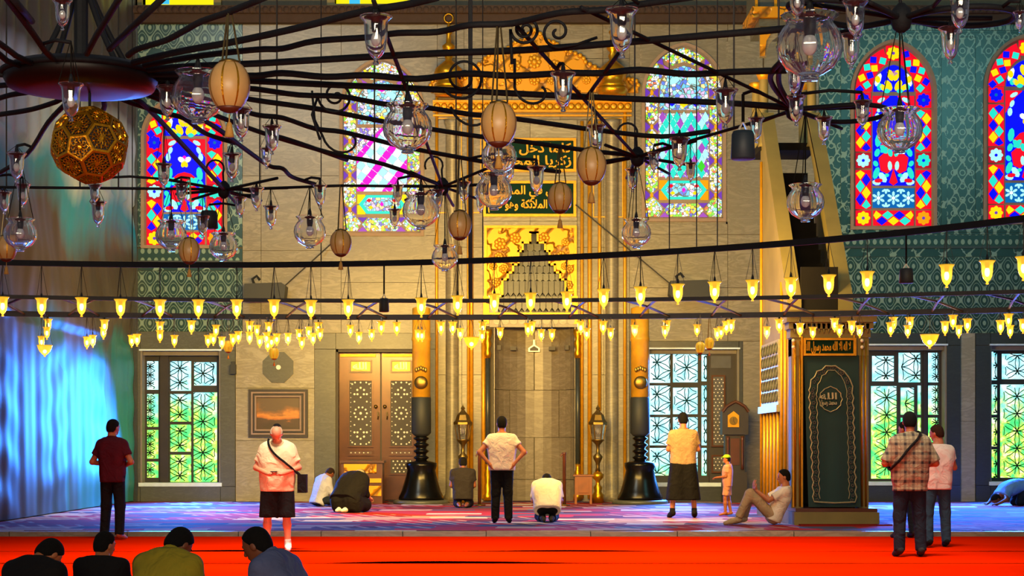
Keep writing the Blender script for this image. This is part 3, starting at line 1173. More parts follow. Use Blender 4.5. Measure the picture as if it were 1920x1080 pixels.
def low_window(num, key, lights, posts, glassmat, lat, deep=0.34):
    h = HOLES[key]
    d = D + deep
    b = MB()
    for r in ((h[0], h[1], h[2], h[1] + 8), (h[0], h[3] - 6, h[2], h[3])): wbox(b, r, D + 0.1, D + 0.5)
    w = struct(b.obj('window_%d' % num, M['reveal']))
    wbox(MB(), (h[0] - 3, h[3] - 7, h[2] + 3, h[3]), D - 0.10, D + 0.3).obj('window_sill', M['sill'], w)
    wbox(MB(), (h[0] - 2, h[1] - 3, h[2] + 2, h[1]), D - 0.09, D + 0.2).obj('window_lintel', M['sill'], w)
    for x in (h[0], h[2]):
        wbox(MB(), (x - 3, h[1], x + 3, h[3]), D - 0.02, D + 0.5).obj('window_jamb', M['reveal'], w)
    # opaque framing: everything in the opening that is not a light
    b = MB()
    for r in sub_all((h[0] + 2, h[1] + 2, h[2] - 2, h[3] - 2), [l[:4] for l in lights] + posts): wbox(b, r, d - 0.04, d + 0.06)
    b.obj('window_bars', M['mullion'], w)
    for r in posts: wbox(MB(), r, d - 0.1, d + 0.06).obj('window_post', M['wood_dark'], w)
    for l in lights:
        x0, y0, x1, y1 = l[:4]
        R = l[4] if len(l) > 4 else 24
        ph = l[5] if len(l) > 5 else (0.5, 0.5)
        p = wbox(MB(), (x0, y0, x1, y1), d + 0.03, d + 0.05).obj('pane', glassmat, w)
        leaf_lattice(x0, y0, x1, y1, R * 1.12, d + 0.012, 0.010, ph).obj('lattice', lat, p)
    return w


def grid(xs, ys, R=24, ph=(0.5, 0.5)): return [(a, c, e, f, R, ph) for a, e in xs for c, f in ys]


rows1 = [(676, 732), (738, 790), (796, 847), (853, 904)]
low_window(9, 'L1', grid([(270, 292)], [(676, 730), (738, 800), (806, 860), (866, 896)], 14) + grid([(314, 354)], rows1, 24, (0.0, 0.5)) + [(359, 678, 402, 722, 22), (358, 735, 403, 904, 26)] +
           grid([(407, 412)], rows1, 12), [(296, 664, 312, 906)], M['garden_left'], M['lattice'])
low_window(10, 'L2', grid([(1218, 1259)], [(662, 717), (722, 777), (782, 835), (840, 892)], 28, (1.0, 0.6)) + grid([(1264, 1311)], [(662, 716), (726, 776), (782, 835), (840, 892)], 27) +
           grid([(1318, 1328)], [(664, 714), (722, 777), (782, 835), (840, 892)], 20), [(1331, 658, 1384, 908)], M['garden_cool'], M['lattice_blue'])
low_window(11, 'L3', grid([(1613, 1631)], [(662, 716), (722, 777), (783, 837), (843, 898)], 22) + [(1640, 666, 1682, 714, 26, (0.5, 0.8)), (1690, 660, 1732, 716, 28, (0.0, 0.5)), (1638, 723, 1687, 898, 29),
           (1694, 726, 1720, 777, 28, (0.1, 0.6)), (1726, 722, 1733, 777, 20), (1694, 783, 1720, 837, 28), (1694, 843, 1720, 898, 28), (1726, 783, 1733, 837, 20), (1726, 843, 1733, 898, 20)] +
           grid([(1746, 1766)], [(660, 716), (722, 777), (783, 837), (843, 898)], 16), [(1736, 652, 1743, 904)], M['garden'], M['lattice'])
low_window(12, 'L4', grid([(1861, 1877)], [(658, 712), (720, 777), (783, 837), (843, 896)], 22) + [(1885, 662, 1930, 710, 26, (0.5, 0.7)), (1882, 720, 1932, 896, 29)] +
           grid([(1940, 1985)], rows1, 26), [(1990, 652, 2020, 904)], M['garden'], M['lattice'])
# ------------------------------------------------------------------ Arabic lettering
import unicodedata
_FORMS = {}
for _cp in range(0xFE80, 0xFEFD):
    _dc = unicodedata.decomposition(chr(_cp)).split()
    if len(_dc) >= 2: _FORMS[(tuple(int(q, 16) for q in _dc[1:]), _dc[0][1:-1])] = chr(_cp)


def shape_arabic(s):
    out = []
    units, i = [], 0
    while i < len(s):
        if s[i] == '\u0644' and i + 1 < len(s) and (((0x644, ord(s[i + 1])), 'isolated') in _FORMS):
            units.append((0x644, ord(s[i + 1])))
            i += 2
        else:
            units.append((ord(s[i]),))
            i += 1
    fwd = lambda u: (u, 'initial') in _FORMS
    bwd = lambda u: (u, 'final') in _FORMS
    for k, u in enumerate(units):
        pre = k > 0 and fwd(units[k - 1]) and bwd(u)
        nxt = k + 1 < len(units) and fwd(u) and bwd(units[k + 1])
        f = 'medial' if pre and nxt else 'final' if pre else 'initial' if nxt else 'isolated'
        out.append(_FORMS.get((u, f)) or ''.join(chr(q) for q in u))
    return ''.join(out[::-1])


def lettering(name, lines, x0, y0, x1, y1, d, mat, parent, depth=0.015):
    """lines of script filling a pixel box of a wall plane d"""
    vs, fs = [], []
    H = (y1 - y0) / len(lines)
    for r, s in enumerate(lines):
        c = bpy.data.curves.new('script', 'FONT')
        c.body = shape_arabic(s)
        c.resolution_u = 3
        c.offset = 0.022
        c.extrude = 0.02
        o = bpy.data.objects.new('script', c)
        COL.objects.link(o)
        bpy.context.view_layer.update()
        me = bpy.data.meshes.new_from_object(o.evaluated_get(bpy.context.evaluated_depsgraph_get()))
        bpy.data.objects.remove(o)
        co = [v.co.copy() for v in me.vertices]
        if not co: continue
        ax, bx_ = min(v.x for v in co), max(v.x for v in co)
        ay, by_ = min(v.y for v in co), max(v.y for v in co)
        n = len(vs)
        X0, X1, Z1, Z0 = wx(x0, d), wx(x1, d), wz(y0 + r * H, d), wz(y0 + (r + 1) * H, d)
        vs += [(X0 + (v.x - ax) / (bx_ - ax) * (X1 - X0), d - depth * (0.5 + v.z / 0.04), Z0 + (v.y - ay) / (by_ - ay) * (Z1 - Z0)) for v in co]
        fs += [tuple(i + n for i in p.vertices) for p in me.polygons]
        bpy.data.meshes.remove(me)
    return link(name, mesh_of(name, vs, fs, mat), parent)


def rot_rect(x0, y0, x1, y1): return [(wx(x0), wz(y0)), (wx(x1), wz(y0)), (wx(x1), wz(y1)), (wx(x0), wz(y1))]


def frame(name, x0, y0, x1, y1, t, d0, d1, mat, parent):
    return MB().ring([(wx(a), wz(c)) for a, c in ((x0, y0), (x1, y0), (x1, y1), (x0, y1))],
                     [(wx(a), wz(c)) for a, c in ((x0 + t, y0 + t), (x1 - t, y0 + t), (x1 - t, y1 - t), (x0 + t, y1 - t))], d0, d1).obj(name, mat, parent)


def on_floor(x, d, z=ZP): return ((x - CX) * d / F, d, z)


# ------------------------------------------------------------------ mihrab
mh = empty('mihrab', (wx(1002), D - 0.1, ZP), 'marble prayer niche with gilded crest, gold mouldings and stepped grey hood', 'mihrab')
# niche: half round recess
b = MB()
N = 14
xc, hw = wx(1002.5), wx(1080) - wx(1002.5)
zt, zb = wz(612), ZP
for i in range(N):
    a0, a1 = PI * i / N, PI * (i + 1) / N
    p0, p1 = (xc - hw * math.cos(a0), D + 0.75 * math.sin(a0)), (xc - hw * math.cos(a1), D + 0.75 * math.sin(a1))
    b.add([(*p0, zb), (*p1, zb), (*p1, zt), (*p0, zt)], [(0, 1, 2, 3)])
b.obj('niche_back', M['mortar'], mh)
NB = [wz(941)] + [wz(y) for y in (900, 820, 730, 612)]
for j in range(4):                                   # curved marble slabs of the niche
    off = 0 if j % 2 else 1
    cuts = [0, 4, 10, 14] if off else [0, 7, 14]
    for c0, c1 in zip(cuts[:-1], cuts[1:]):
        vs, fs = [], []
        for i in range(c0, c1 + 1):
            a = PI * i / N
            sh = 0.012
            aa = a + (sh / hw if i == c0 else -sh / hw if i == c1 else 0)
            for r in (0.965, 0.99):
                for z in (NB[j] + 0.006, NB[j + 1] - 0.006):
                    vs.append((xc - hw * r * math.cos(aa), D + 0.75 * r * math.sin(aa), z))
        for i in range(c1 - c0):
            o = i * 4
            fs += [(o, o + 1, o + 5, o + 4), (o + 1, o + 3, o + 7, o + 5), (o, o + 4, o + 6, o + 2)]
        fs += [(0, 2, 3, 1), (len(vs) - 4, len(vs) - 3, len(vs) - 1, len(vs) - 2)]
        MB().add(vs, fs).obj('marble_slab', M['marble_niche'], mh)
for x0, x1, y0, y1 in ((931, 939, 646, 655), (957, 968, 648, 655), (1030, 1042, 648, 655), (1060, 1067, 646, 655)):
    dd = D + 0.45 if 945 < x0 < 1050 else D + 0.28
    wbox(MB(), (x0, y0, x1, y1), dd - 0.05, dd + 0.25).obj('putlog_cover', M['wood_dark'], mh)  # dark blocks in place of square holes, their shade put into colour
# gold stepped panel
ST = [(994, 437), (1008, 437), (1008, 456), (1022, 456), (1022, 472), (1030, 472), (1030, 497), (1040, 497), (1040, 512), (1050, 512), (1050, 525), (1060, 525), (1060, 556), (1064, 556)]
stepl = [(2 * 1001 - x, y) for x, y in ST]
inner = stepl[::-1] + ST                      # left foot, up over the top, right foot
d0 = D - 0.10
b = MB().prism([(wx(x), wz(y)) for x, y in [(912, 556), (912, 427), (1078, 427), (1078, 556)] + ST[::-1] + stepl], d0, D)
b.obj('gilded_panel', M['gold_relief'], mh)
gp = MB()
for a, c in zip(inner[:-1], inner[1:]):
    x0, x1, y0, y1 = min(a[0], c[0]) - 2, max(a[0], c[0]) + 2, min(a[1], c[1]) - 2, max(a[1], c[1]) + 2
    wbox(gp, (x0, y0, x1, y1), d0 - 0.05, d0 + 0.02)
gp.obj('stepped_moulding', M['gold_bright'], mh)
frame('panel_frame', 908, 424, 1081, 592, 5, d0 - 0.05, d0 + 0.04, M['gold_bright'], mh)
for k, (x, y, r) in enumerate(((966, 447, 11), (1020, 447, 11), (938, 458, 12), (1060, 455, 8), (935, 482, 9), (1052, 480, 9), (925, 500, 8), (944, 505, 9), (1068, 505, 8), (930, 530, 9), (1066, 535, 9), (1058, 500, 7))):
    b = MB()
    for q in range(7):
        a = 2 * PI * q / 7
        b.ball((wx(x + r * 0.6 * math.cos(a)), d0 - 0.01, wz(y + r * 0.6 * math.sin(a))), r * 0.005, 8, 5, (1, 0.5, 1))
    b.ball((wx(x), d0 - 0.02, wz(y)), r * 0.0055, 8, 5, (1, 0.6, 1))
    b.obj('gilded_rosette', M['gold_bright'], mh, True)
# muqarnas hood, tier over tier
wbox(MB(), (925, 428, 1078, 614), D + 0.36, D + 0.42).obj('hood_back', M['stone_dark'], mh)
for j, (hw_, y0, y1) in enumerate(((7.5, 440, 456), (13, 455, 471), (22, 470, 487), (31, 486, 500), (41, 499, 514), (51, 513, 528), (60, 527, 556), (68, 556, 585), (76, 585, 612))):
    n = max(1, round(hw_ * 2 / 11))
    out_ = D + 0.22 - j * 0.035
    for k in range(n):
        x0 = 1001 - hw_ + 2 * hw_ * k / n
        x1 = 1001 - hw_ + 2 * hw_ * (k + 1) / n
        X0, X1, Z0, Z1 = wx(x0) + 0.006, wx(x1) - 0.006, wz(y1), wz(y0)
        xm = (X0 + X1) / 2
        MB().prism([(X0, Z1), (X0, Z0 + (Z1 - Z0) * 0.25), (xm, Z0), (X1, Z0 + (Z1 - Z0) * 0.25), (X1, Z1)], out_ - (0.03 if k % 2 else 0), D + 0.38).obj('muqarnas_cell', M['stone_green' if j % 2 else 'stone_dark'], mh)
# carved band and gilded corners under the hood
wbox(MB(), (918, 590, 1083, 614), D - 0.12, D + 0.02).obj('carved_band', M['marble_niche'], mh)
for k in range(10):
    b = MB().lathe([(0.02, -0.02), (0.085, -0.02), (0.085, 0.02), (0.02, 0.02)], 12, (wx(932 + k * 15.4), 0, 0))
    b.v = [(x, D - 0.13 + z * 0.6, wz(602) + y) for x, y, z in b.v]
    b.obj('band_rosette', M['marble_light'], mh)
for x in (911, 1077):
    wbox(MB(), (x - 5, 556, x + 6, 608), D - 0.13, D).obj('gilded_block', M['gold_bright'], mh)
# slender corner columns of the niche
for x in (914.5, 1083):
    prof = [(0.10, wz(938)), (0.10, wz(928)), (0.06, wz(924)), (0.085, wz(912)), (0.05, wz(904)), (0.085, wz(890)), (0.045, wz(878)), (0.06, wz(870))]
    MB().lathe(prof, 12, (wx(x), D - 0.10, 0)).obj('column_base', M['gold'], mh, True)
    MB().lathe([(0.055, wz(870)), (0.055, wz(672))], 12, (wx(x), D - 0.10, 0)).obj('column_shaft', M['stone_dark'], mh, True)
    prof = [(0.06, wz(672)), (0.085, wz(664)), (0.05, wz(655)), (0.09, wz(645)), (0.055, wz(636)), (0.10, wz(626)), (0.10, wz(618))]
    MB().lathe(prof, 12, (wx(x), D - 0.10, 0)).obj('column_capital', M['gold'], mh, True)
# long gilded mouldings and engaged round shafts
for x, y0, y1, r in ((819, 168, 930, 0.035), (878, 226, 935, 0.03), (884, 226, 935, 0.045), (906.5, 596, 935, 0.05), (1091, 228, 935, 0.04), (1105.5, 228, 935, 0.05), (1124, 228, 770, 0.04), (1171.5, 168, 935, 0.04)):
    MB().tube([(wx(x), D - 0.06, wz(y1)), (wx(x), D - 0.06, wz(y0))], r, 8).obj('gilded_moulding', M['gold_bright'], mh, True)
for x in (848, 1147):
    MB().lathe([(0.19, ZP), (0.19, ZP + 0.12), (0.15, ZP + 0.2), (0.15, wz(240)), (0.19, wz(232)), (0.19, wz(226))], 20, (wx(x), D - 0.04, 0)).obj('engaged_shaft', M['marble'], mh, True)
for x0, x1 in ((818, 866), (880, 902), (1112, 1168)):
    frame('gilded_outline', x0, 222, x1, 408 if x0 > 900 else 400, 1.6, D - 0.06, D - 0.02, M['gold_bright'], mh)
# cornice of the frame and the crest over it
for y0, y1, p, m in ((190, 194, 0.16, 'gold_bright'), (194, 208, 0.10, 'gold'), (208, 212, 0.15, 'gold_bright'), (216, 219, 0.10, 'gold_bright')):
    wbox(MB(), (812, y0, 1184, y1), D - p, D).obj('gilded_cornice', M[m], mh)
for k in range(28):
    b = MB().lathe([(0.045, -0.02), (0.075, 0.0), (0.045, 0.02), (0.03, 0.0)], 10)
    b.v = [(wx(820 + k * 13.2) + x, D - 0.125 + z, wz(201) + y) for x, y, z in b.v]
    b.obj('cornice_ring', M['gold_bright'], mh, True)
edge = [(808, 168), (808, 155), (822, 150), (870, 152), (880, 136), (892, 124), (905, 121), (912, 108), (930, 100), (948, 96), (958, 88), (962, 82), (980, 78), (988, 68), (1002, 58)]
crest = edge + [(2004 - x, y) for x, y in edge[::-1]]
MB().prism([(wx(x), wz(y)) for x, y in crest + [(1196, 175), (808, 175)]], D - 0.12, D - 0.02).obj('crest_plate', M['gold_relief'], mh)
for k in range(len(crest) - 1):
    (xa, ya), (xb, yb) = crest[k], crest[k + 1]
    n = max(1, int(math.hypot(xb - xa, yb - ya) / 7))
    b = MB()
    for q in range(n):
        t = (q + 0.5) / n
        b.ball((wx(xa + (xb - xa) * t), D - 0.12, wz(ya + (yb - ya) * t)), 0.055, 8, 5, (1, 0.7, 1))
    b.obj('crest_scallop', M['gold_bright'], mh, True)
for x, y, r in ((1002, 118, 14), (965, 125, 12), (1039, 125, 12), (935, 140, 10), (1069, 140, 10), (905, 152, 9), (1099, 152, 9), (1002, 88, 8), (1002, 152, 11), (970, 153, 9), (1034, 153, 9), (860, 162, 7), (1144, 162, 7)):
    b = MB()
    for q in range(8):
        a = 2 * PI * q / 8
        b.ball((wx(x + r * 0.62 * math.cos(a)), D - 0.13, wz(y + r * 0.62 * math.sin(a))), r * 0.0042, 8, 5, (1, 0.6, 1))
    b.ball((wx(x), D - 0.14, wz(y)), r * 0.0055, 8, 5, (1, 0.6, 1))
    b.obj('crest_rosette', M['gold_bright'], mh, True)
for x in (842, 1147):                                # gilded finials on the ends of the cornice
    pr = [(0.33, wz(170)), (0.33, wz(164)), (0.26, wz(160)), (0.30, wz(150)), (0.34, wz(143)), (0.30, wz(134)), (0.16, wz(124)), (0.07, wz(118)), (0.10, wz(110)), (0.06, wz(104)), (0.13, wz(98)), (0.15, wz(92)), (0.06, wz(86)), (0.05, wz(72)), (0.09, wz(66)), (0.04, wz(60)), (0.03, wz(50)), (0.001, wz(46))]
    MB().lathe(pr, 16, (wx(x), D - 0.30, 0)).obj('gilded_finial', M['gold'], mh, True)
    rg = [(wx(x) + 0.10 * math.cos(2 * PI * k / 20), D - 0.30, wz(40) + 0.10 * math.sin(2 * PI * k / 20)) for k in range(20)]
    MB().tube(rg, 0.018, 6, True).obj('finial_ring', M['gold'], mh, True)
MB().lathe([(0.30, wz(185)), (0.36, wz(176)), (0.36, wz(170))], 16, (wx(842), D - 0.30, 0)).obj('finial_bracket', M['gold'], mh, True)
MB().lathe([(0.30, wz(185)), (0.36, wz(176)), (0.36, wz(170))], 16, (wx(1147), D - 0.30, 0)).obj('finial_bracket', M['gold'], mh, True)

# two inscription panels over the niche
for (y0, y1), lines, lab in (((262, 321), ['كلما دخل عليها', 'زكريا المحراب'], 'upper dark green panel with gold script in a gold frame above the mihrab'),
                             ((342, 405), ['يصلي في المحراب', 'فنادته الملائكة وهو قائم'], 'lower dark green panel with gold script just above the stepped gold panel')):
    o = empty('inscription_panel', (wx(993), D - 0.06, wz(y1)), lab, 'inscription')
    wbox(MB(), (908, y0, 1078, y1), D - 0.07, D - 0.03).obj('enamel_plate', M['greentext'], o)
    frame('panel_frame', 906, y0 - 2, 1080, y1 + 2, 5, D - 0.11, D - 0.03, M['gold_bright'], o)
    lettering('script', lines, 915, y0 + 6, 1071, y1 - 6, D - 0.072, M['gold_bright'], o, 0.02)

# small hanging plaque in the niche
o = empty('wall_plaque', (wx(1002), D + 0.66, wz(657)), 'small dark house-shaped plaque with white edge in the mihrab niche', 'plaque')
hp = [(991, 657), (991, 650), (1000, 644), (1000, 634), (1004, 634), (1004, 644), (1013, 650), (1013, 657)]
MB().prism([(wx(x), wz(y)) for x, y in hp], D + 0.62, D + 0.66).obj('plaque_edge', M['pearl'], o)
MB().prism([(wx(x), wz(y)) for x, y in [(994, 655), (994, 651), (1002, 646), (1010, 651), (1010, 655)]], D + 0.60, D + 0.63).obj('plaque_face', M['wood_dark'], o)


# ------------------------------------------------------------------ giant candles beside the niche
def candle(x, lab):
    d = 40.0
    o = empty('giant_candle', on_floor(x, d), lab, 'candlestick', 'giant candles flanking the mihrab')
    c = (wx(x, d), d, 0)
    z = lambda y: wz(y, d)
    MB().lathe([(0.62, ZP), (0.62, ZP + 0.05), (0.58, ZP + 0.08)], 28, c).obj('plinth', M['stone_green'], o, True)
    MB().lathe([(0.50, ZP + 0.08), (0.50, ZP + 0.14), (0.44, z(922)), (0.36, z(900)), (0.31, z(882)), (0.34, z(874)), (0.34, z(868)), (0.18, z(864))], 28, c).obj('base', M['bronze'], o, True)
    pr = [(0.13, z(866))]
    for k in range(4):
        y = 862 - k * 12
        pr += [(0.12, z(y)), (0.17, z(y - 3)), (0.17, z(y - 5)), (0.11, z(y - 8))]
    MB().lathe(pr + [(0.12, z(816))], 20, c).obj('stem', M['bronze'], o, True)
    MB().lathe([(0.14, z(818)), (0.215, z(812)), (0.215, z(746)), (0.19, z(744))], 28, c).obj('candle_cup', M['speaker'], o, True)
    MB().lathe([(0.20, z(746)), (0.20, z(640)), (0.215, z(638)), (0.215, z(634)), (0.20, z(632)), (0.20, z(578)), (0.05, z(574))], 28, c).obj('candle', M['wax'], o, True)
    bd = MB()
    for q in range(5):
        bd.ball((c[0] + 0.05 * (q - 2), d - 0.205, z(702) + 0.13 - 0.02 * abs(q - 2)), 0.035, 8, 5, (1, 0.4, 1.6))
    bd.ball((c[0], d - 0.19, z(718)), 0.15, 14, 9, (1, 0.35, 1))
    bd.obj('medallion', M['brass'], o, True)
    return o


candle(790, 'giant yellow painted candle on black bronze stick beside the wooden double door')
candle(1200, 'giant yellow painted candle on black bronze stick beside the lattice window')


# ------------------------------------------------------------------ lanterns on tall stands
def stand_lantern(x, lab):
    d = 40.6
    o = empty('standing_lantern', on_floor(x, d), lab, 'lantern', 'brass lanterns beside the niche')
    c = (wx(x, d), d, 0)
    z = lambda y: wz(y, d)
    MB().lathe([(0.13, ZP), (0.13, z(928)), (0.08, z(922)), (0.10, z(914)), (0.05, z(908)), (0.05, z(902)), (0.12, z(896)), (0.13, z(890)), (0.06, z(884))], 14, c).obj('base', M['gold'], o, True)
    MB().lathe([(0.06, z(884)), (0.04, z(876)), (0.05, z(868)), (0.10, z(860)), (0.11, z(856)), (0.045, z(850)), (0.035, z(840)), (0.05, z(834)), (0.14, z(826)), (0.15, z(824))], 14, c).obj('stem', M['brass'], o, True)
    MB().lathe([(0.12, z(826)), (0.145, z(815)), (0.18, z(795)), (0.17, z(793)), (0.135, z(814)), (0.11, z(824))], 6, c).obj('glass_body', M['glass'], o)
    for k in range(6):
        a = 2 * PI * k / 6
        MB().tube([(c[0] + r * math.cos(a), d + r * math.sin(a), zz) for r, zz in ((0.12, z(826)), (0.15, z(815)), (0.19, z(794)))], 0.014, 5).obj('rib', M['brass'], o)
    MB().lathe([(0.21, z(796)), (0.21, z(792)), (0.17, z(788)), (0.13, z(778)), (0.06, z(772)), (0.03, z(768)), (0.05, z(766)), (0.02, z(762)), (0.001, z(758))], 6, c).obj('roof', M['brass'], o)
    MB().ball((c[0], d, z(808)), 0.05, 10, 7, (1, 1, 1.5)).obj('bulb', M['pearl'], o, True)


stand_lantern(868, 'tall brass lantern on a stand behind the kneeling man in dark shirt')
stand_lantern(1121, 'tall brass lantern on a gilded stand beside the small orange cabinet')

# ------------------------------------------------------------------ double door
dr = struct(wbox(MB(), (630, 655, 790, 941), D + 0.34, D + 0.42).obj('door_1', M['wood_dark']))
for r in ((630, 655, 790, 660), (630, 655, 634, 941), (784, 655, 790, 941)): wbox(MB(), r, D + 0.02, D + 0.36).obj('door_frame', M['wood_dark'], dr)


def pearl_panel(x0, y0, x1, y1, d, parent, dots, back):
    p = wbox(MB(), (x0, y0, x1, y1), d - 0.03, d + 0.02).obj('inlay_panel', back, parent)
    b = MB()
    for x, y, r in dots: b.disc(wx(x), wz(y), r / 82, d - 0.042, d - 0.028, 6)
    tag(b.obj('pearl_inlay', M['pearl'], p), kind='stuff')
    frame('panel_moulding', x0 - 3, y0 - 3, x1 + 3, y1 + 3, 3, d - 0.05, d + 0.02, M['wood_gilt'], parent)


def star_dots(x0, y0, x1, y1):
    xc, yc, out = (x0 + x1) / 2, (y0 + y1) / 2, []
    hw = (x1 - x0) / 2
    for k in range(10):
        a = 2 * PI * k / 10
        out.append((xc + hw * 0.55 * math.cos(a), yc + hw * 0.55 * math.sin(a), 1.9))
    out.append((xc, yc, 2.6))
    for s in (-1, 1):
        for dy, xs in ((22, (-0.55, 0.55)), (30, (0,)), (36, (-0.55, 0.28, -0.28, 0.55)), (44, (-0.3, 0.3)), (48, (0,)), (55, (-0.75, 0.75)), (58, (-0.5, 0.5, 0))):
            if dy < (y1 - y0) / 2 - 2: out += [(xc + hw * x, yc + s * dy, 1.7 if dy % 4 else 2.1) for x in xs]
    for y in range(int(y0) + 5, int(y1) - 3, 9): out += [(x0 + 2.5, y, 0.9), (x1 - 2.5, y, 0.9)]
    return out


for x0, x1 in ((634, 711), (714, 783)):
    d = D + 0.30
    leaf = wbox(MB(), (x0, 660, x1, 938), d, D + 0.36).obj('door_leaf', M['wood_gilt'], dr)
    w = x1 - x0
    wbox(MB(), (x0 + 2, 663, x1 - 8, 668), d - 0.06, d).obj('brass_bar', M['gold_bright'], leaf)
    xa, xb = x0 + w * 0.25, x0 + w * 0.80
    if x0 > 700: xa, xb = 731, 771
    frame('plate_frame', xa, 674, xb, 698, 2.5, d - 0.05, d, M['wood'], leaf)
    wbox(MB(), (xa + 3, 677, xb - 3, 695), d - 0.03, d).obj('script_plate', M['brass'], leaf)
    lettering('script', ['الله'], xa + 8, 679, xb - 8, 693, d - 0.032, M['pearl'], leaf, 0.012)
    pearl_panel(xa, 713, xb, 836, d, leaf, star_dots(xa, 713, xb, 836), M['wood_dark'])
    pearl_panel(xa, 846, xb, 852, d, leaf, [(xa + 3 + k * 8, 849, 1.2) for k in range(5)], M['wood'])
    pearl_panel(xa, 862, xb, 888, d, leaf, [(xa + 5 + (k % 5) * 8 + (4 if k // 5 % 2 else 0), 865 + (k // 5) * 6.5, 1.6) for k in range(20)], M['wood_dark'])
    xk = x1 - 8 if x0 < 700 else x0 + 6
    MB().ball((wx(xk), d - 0.05, wz(762)), 0.045, 10, 7).obj('door_knob', M['brass'], leaf, True)
    MB().tube([(wx(xk + 4), d - 0.05, wz(772)), (wx(xk + 5), d - 0.08, wz(780)), (wx(xk + 4), d - 0.05, wz(786))], 0.015, 6).obj('door_handle', M['brass'], leaf)

# gilded chest in front of the left door leaf
d = 39.9
o = empty('gilded_chest', on_floor(680, d), 'low dark chest with gilded carved panels in front of the wooden double door', 'chest')
zc = lambda y: wz(y, d)
MB().box(wx(640, d), wx(717, d), d, d + 0.6, ZP, zc(868)).obj('body', M['wood'], o)
for x0, y0, x1, y1 in ((645, 870, 706, 887), (645, 897, 715, 905), (645, 911, 715, 930)):
    MB().box(wx(x0, d), wx(x1, d), d - 0.03, d + 0.01, zc(y1), zc(y0)).obj('gilded_panel', M['gold_relief'], o)
MB().box(wx(637, d), wx(720, d), d - 0.05, d + 0.65, zc(868), zc(864)).obj('lid', M['wood'], o)

# wooden shutter folded beside the lattice window
o = struct(wbox(MB(), (1332, 662, 1384, 910), D + 0.16, D + 0.24).obj('door_2', M['wood_dark']))
wbox(MB(), (1334, 667, 1372, 690), D + 0.13, D + 0.17).obj('shutter_plate', M['wood_grey'], o)
pearl_panel(1338, 706, 1358, 835, D + 0.15, o, [(1340 + (k % 3) * 7 + (3 if k // 3 % 2 else 0), 711 + (k // 3) * 6.2, 1.2) for k in range(60)], M['wood_grey'])
pearl_panel(1338, 856, 1358, 884, D + 0.15, o, [(1340 + (k % 3) * 7 + (3 if k // 3 % 2 else 0), 860 + (k // 3) * 6.2, 1.2) for k in range(12)], M['wood_grey'])

# ------------------------------------------------------------------ tall case clock
d = 40.6
o = empty('longcase_clock', on_floor(1378, d), 'dark wooden longcase clock with gold pointed face beside the folded shutter', 'clock')
z = lambda y: wz(y, d)
MB().box(wx(1356, d), wx(1401, d), d, d + 0.4, ZP, z(885)).obj('plinth', M['wood_dark'], o)
MB().box(wx(1360, d), wx(1397, d), d + 0.04, d + 0.36, z(885), z(812)).obj('trunk', M['wood_dark'], o)
hood = [(1354, 815), (1354, 772), (1362, 762), (1372, 756), (1379, 753), (1386, 756), (1396, 762), (1403, 772), (1403, 815)]
MB().prism([(wx(x, d), z(y)) for x, y in hood], d - 0.04, d + 0.42).obj('hood', M['wood_dark'], o)
MB().tube([(wx(x, d), d - 0.06, z(y)) for x, y in hood[1:-1]], 0.035, 6).obj('hood_moulding', M['wood'], o)
MB().prism([(wx(x, d), z(y)) for x, y in ((1364, 801), (1364, 779), (1375, 771), (1385, 779), (1385, 801))], d - 0.07, d - 0.03).obj('gold_face', M['gold_bright'], o)
b = MB().lathe([(0.072, -0.01), (0.095, -0.01), (0.095, 0.012), (0.072, 0.012)], 20)
b.v = [(wx(1374.5, d) + x, d - 0.075 - zz, z(789) + y) for x, y, zz in b.v]
b.obj('dial_ring', M['brass'], o)
MB().tube([(wx(1374.5, d), d - 0.085, z(789)), (wx(1374.5, d), d - 0.085, z(783))], 0.008, 5).obj('hour_hand', M['wood_dark'], o)
MB().tube([(wx(1374.5, d), d - 0.085, z(789)), (wx(1377, d), d - 0.085, z(794))], 0.008, 5).obj('minute_hand', M['wood_dark'], o)
for x in (1365, 1392): MB().lathe([(0.035, z(880)), (0.03, z(870)), (0.03, z(825)), (0.04, z(818))], 10, (wx(x, d), d + 0.01, 0)).obj('pilaster', M['wood'], o, True)
MB().box(wx(1370, d), wx(1387, d), d + 0.02, d + 0.05, z(872), z(822)).obj('trunk_door', M['wood'], o)

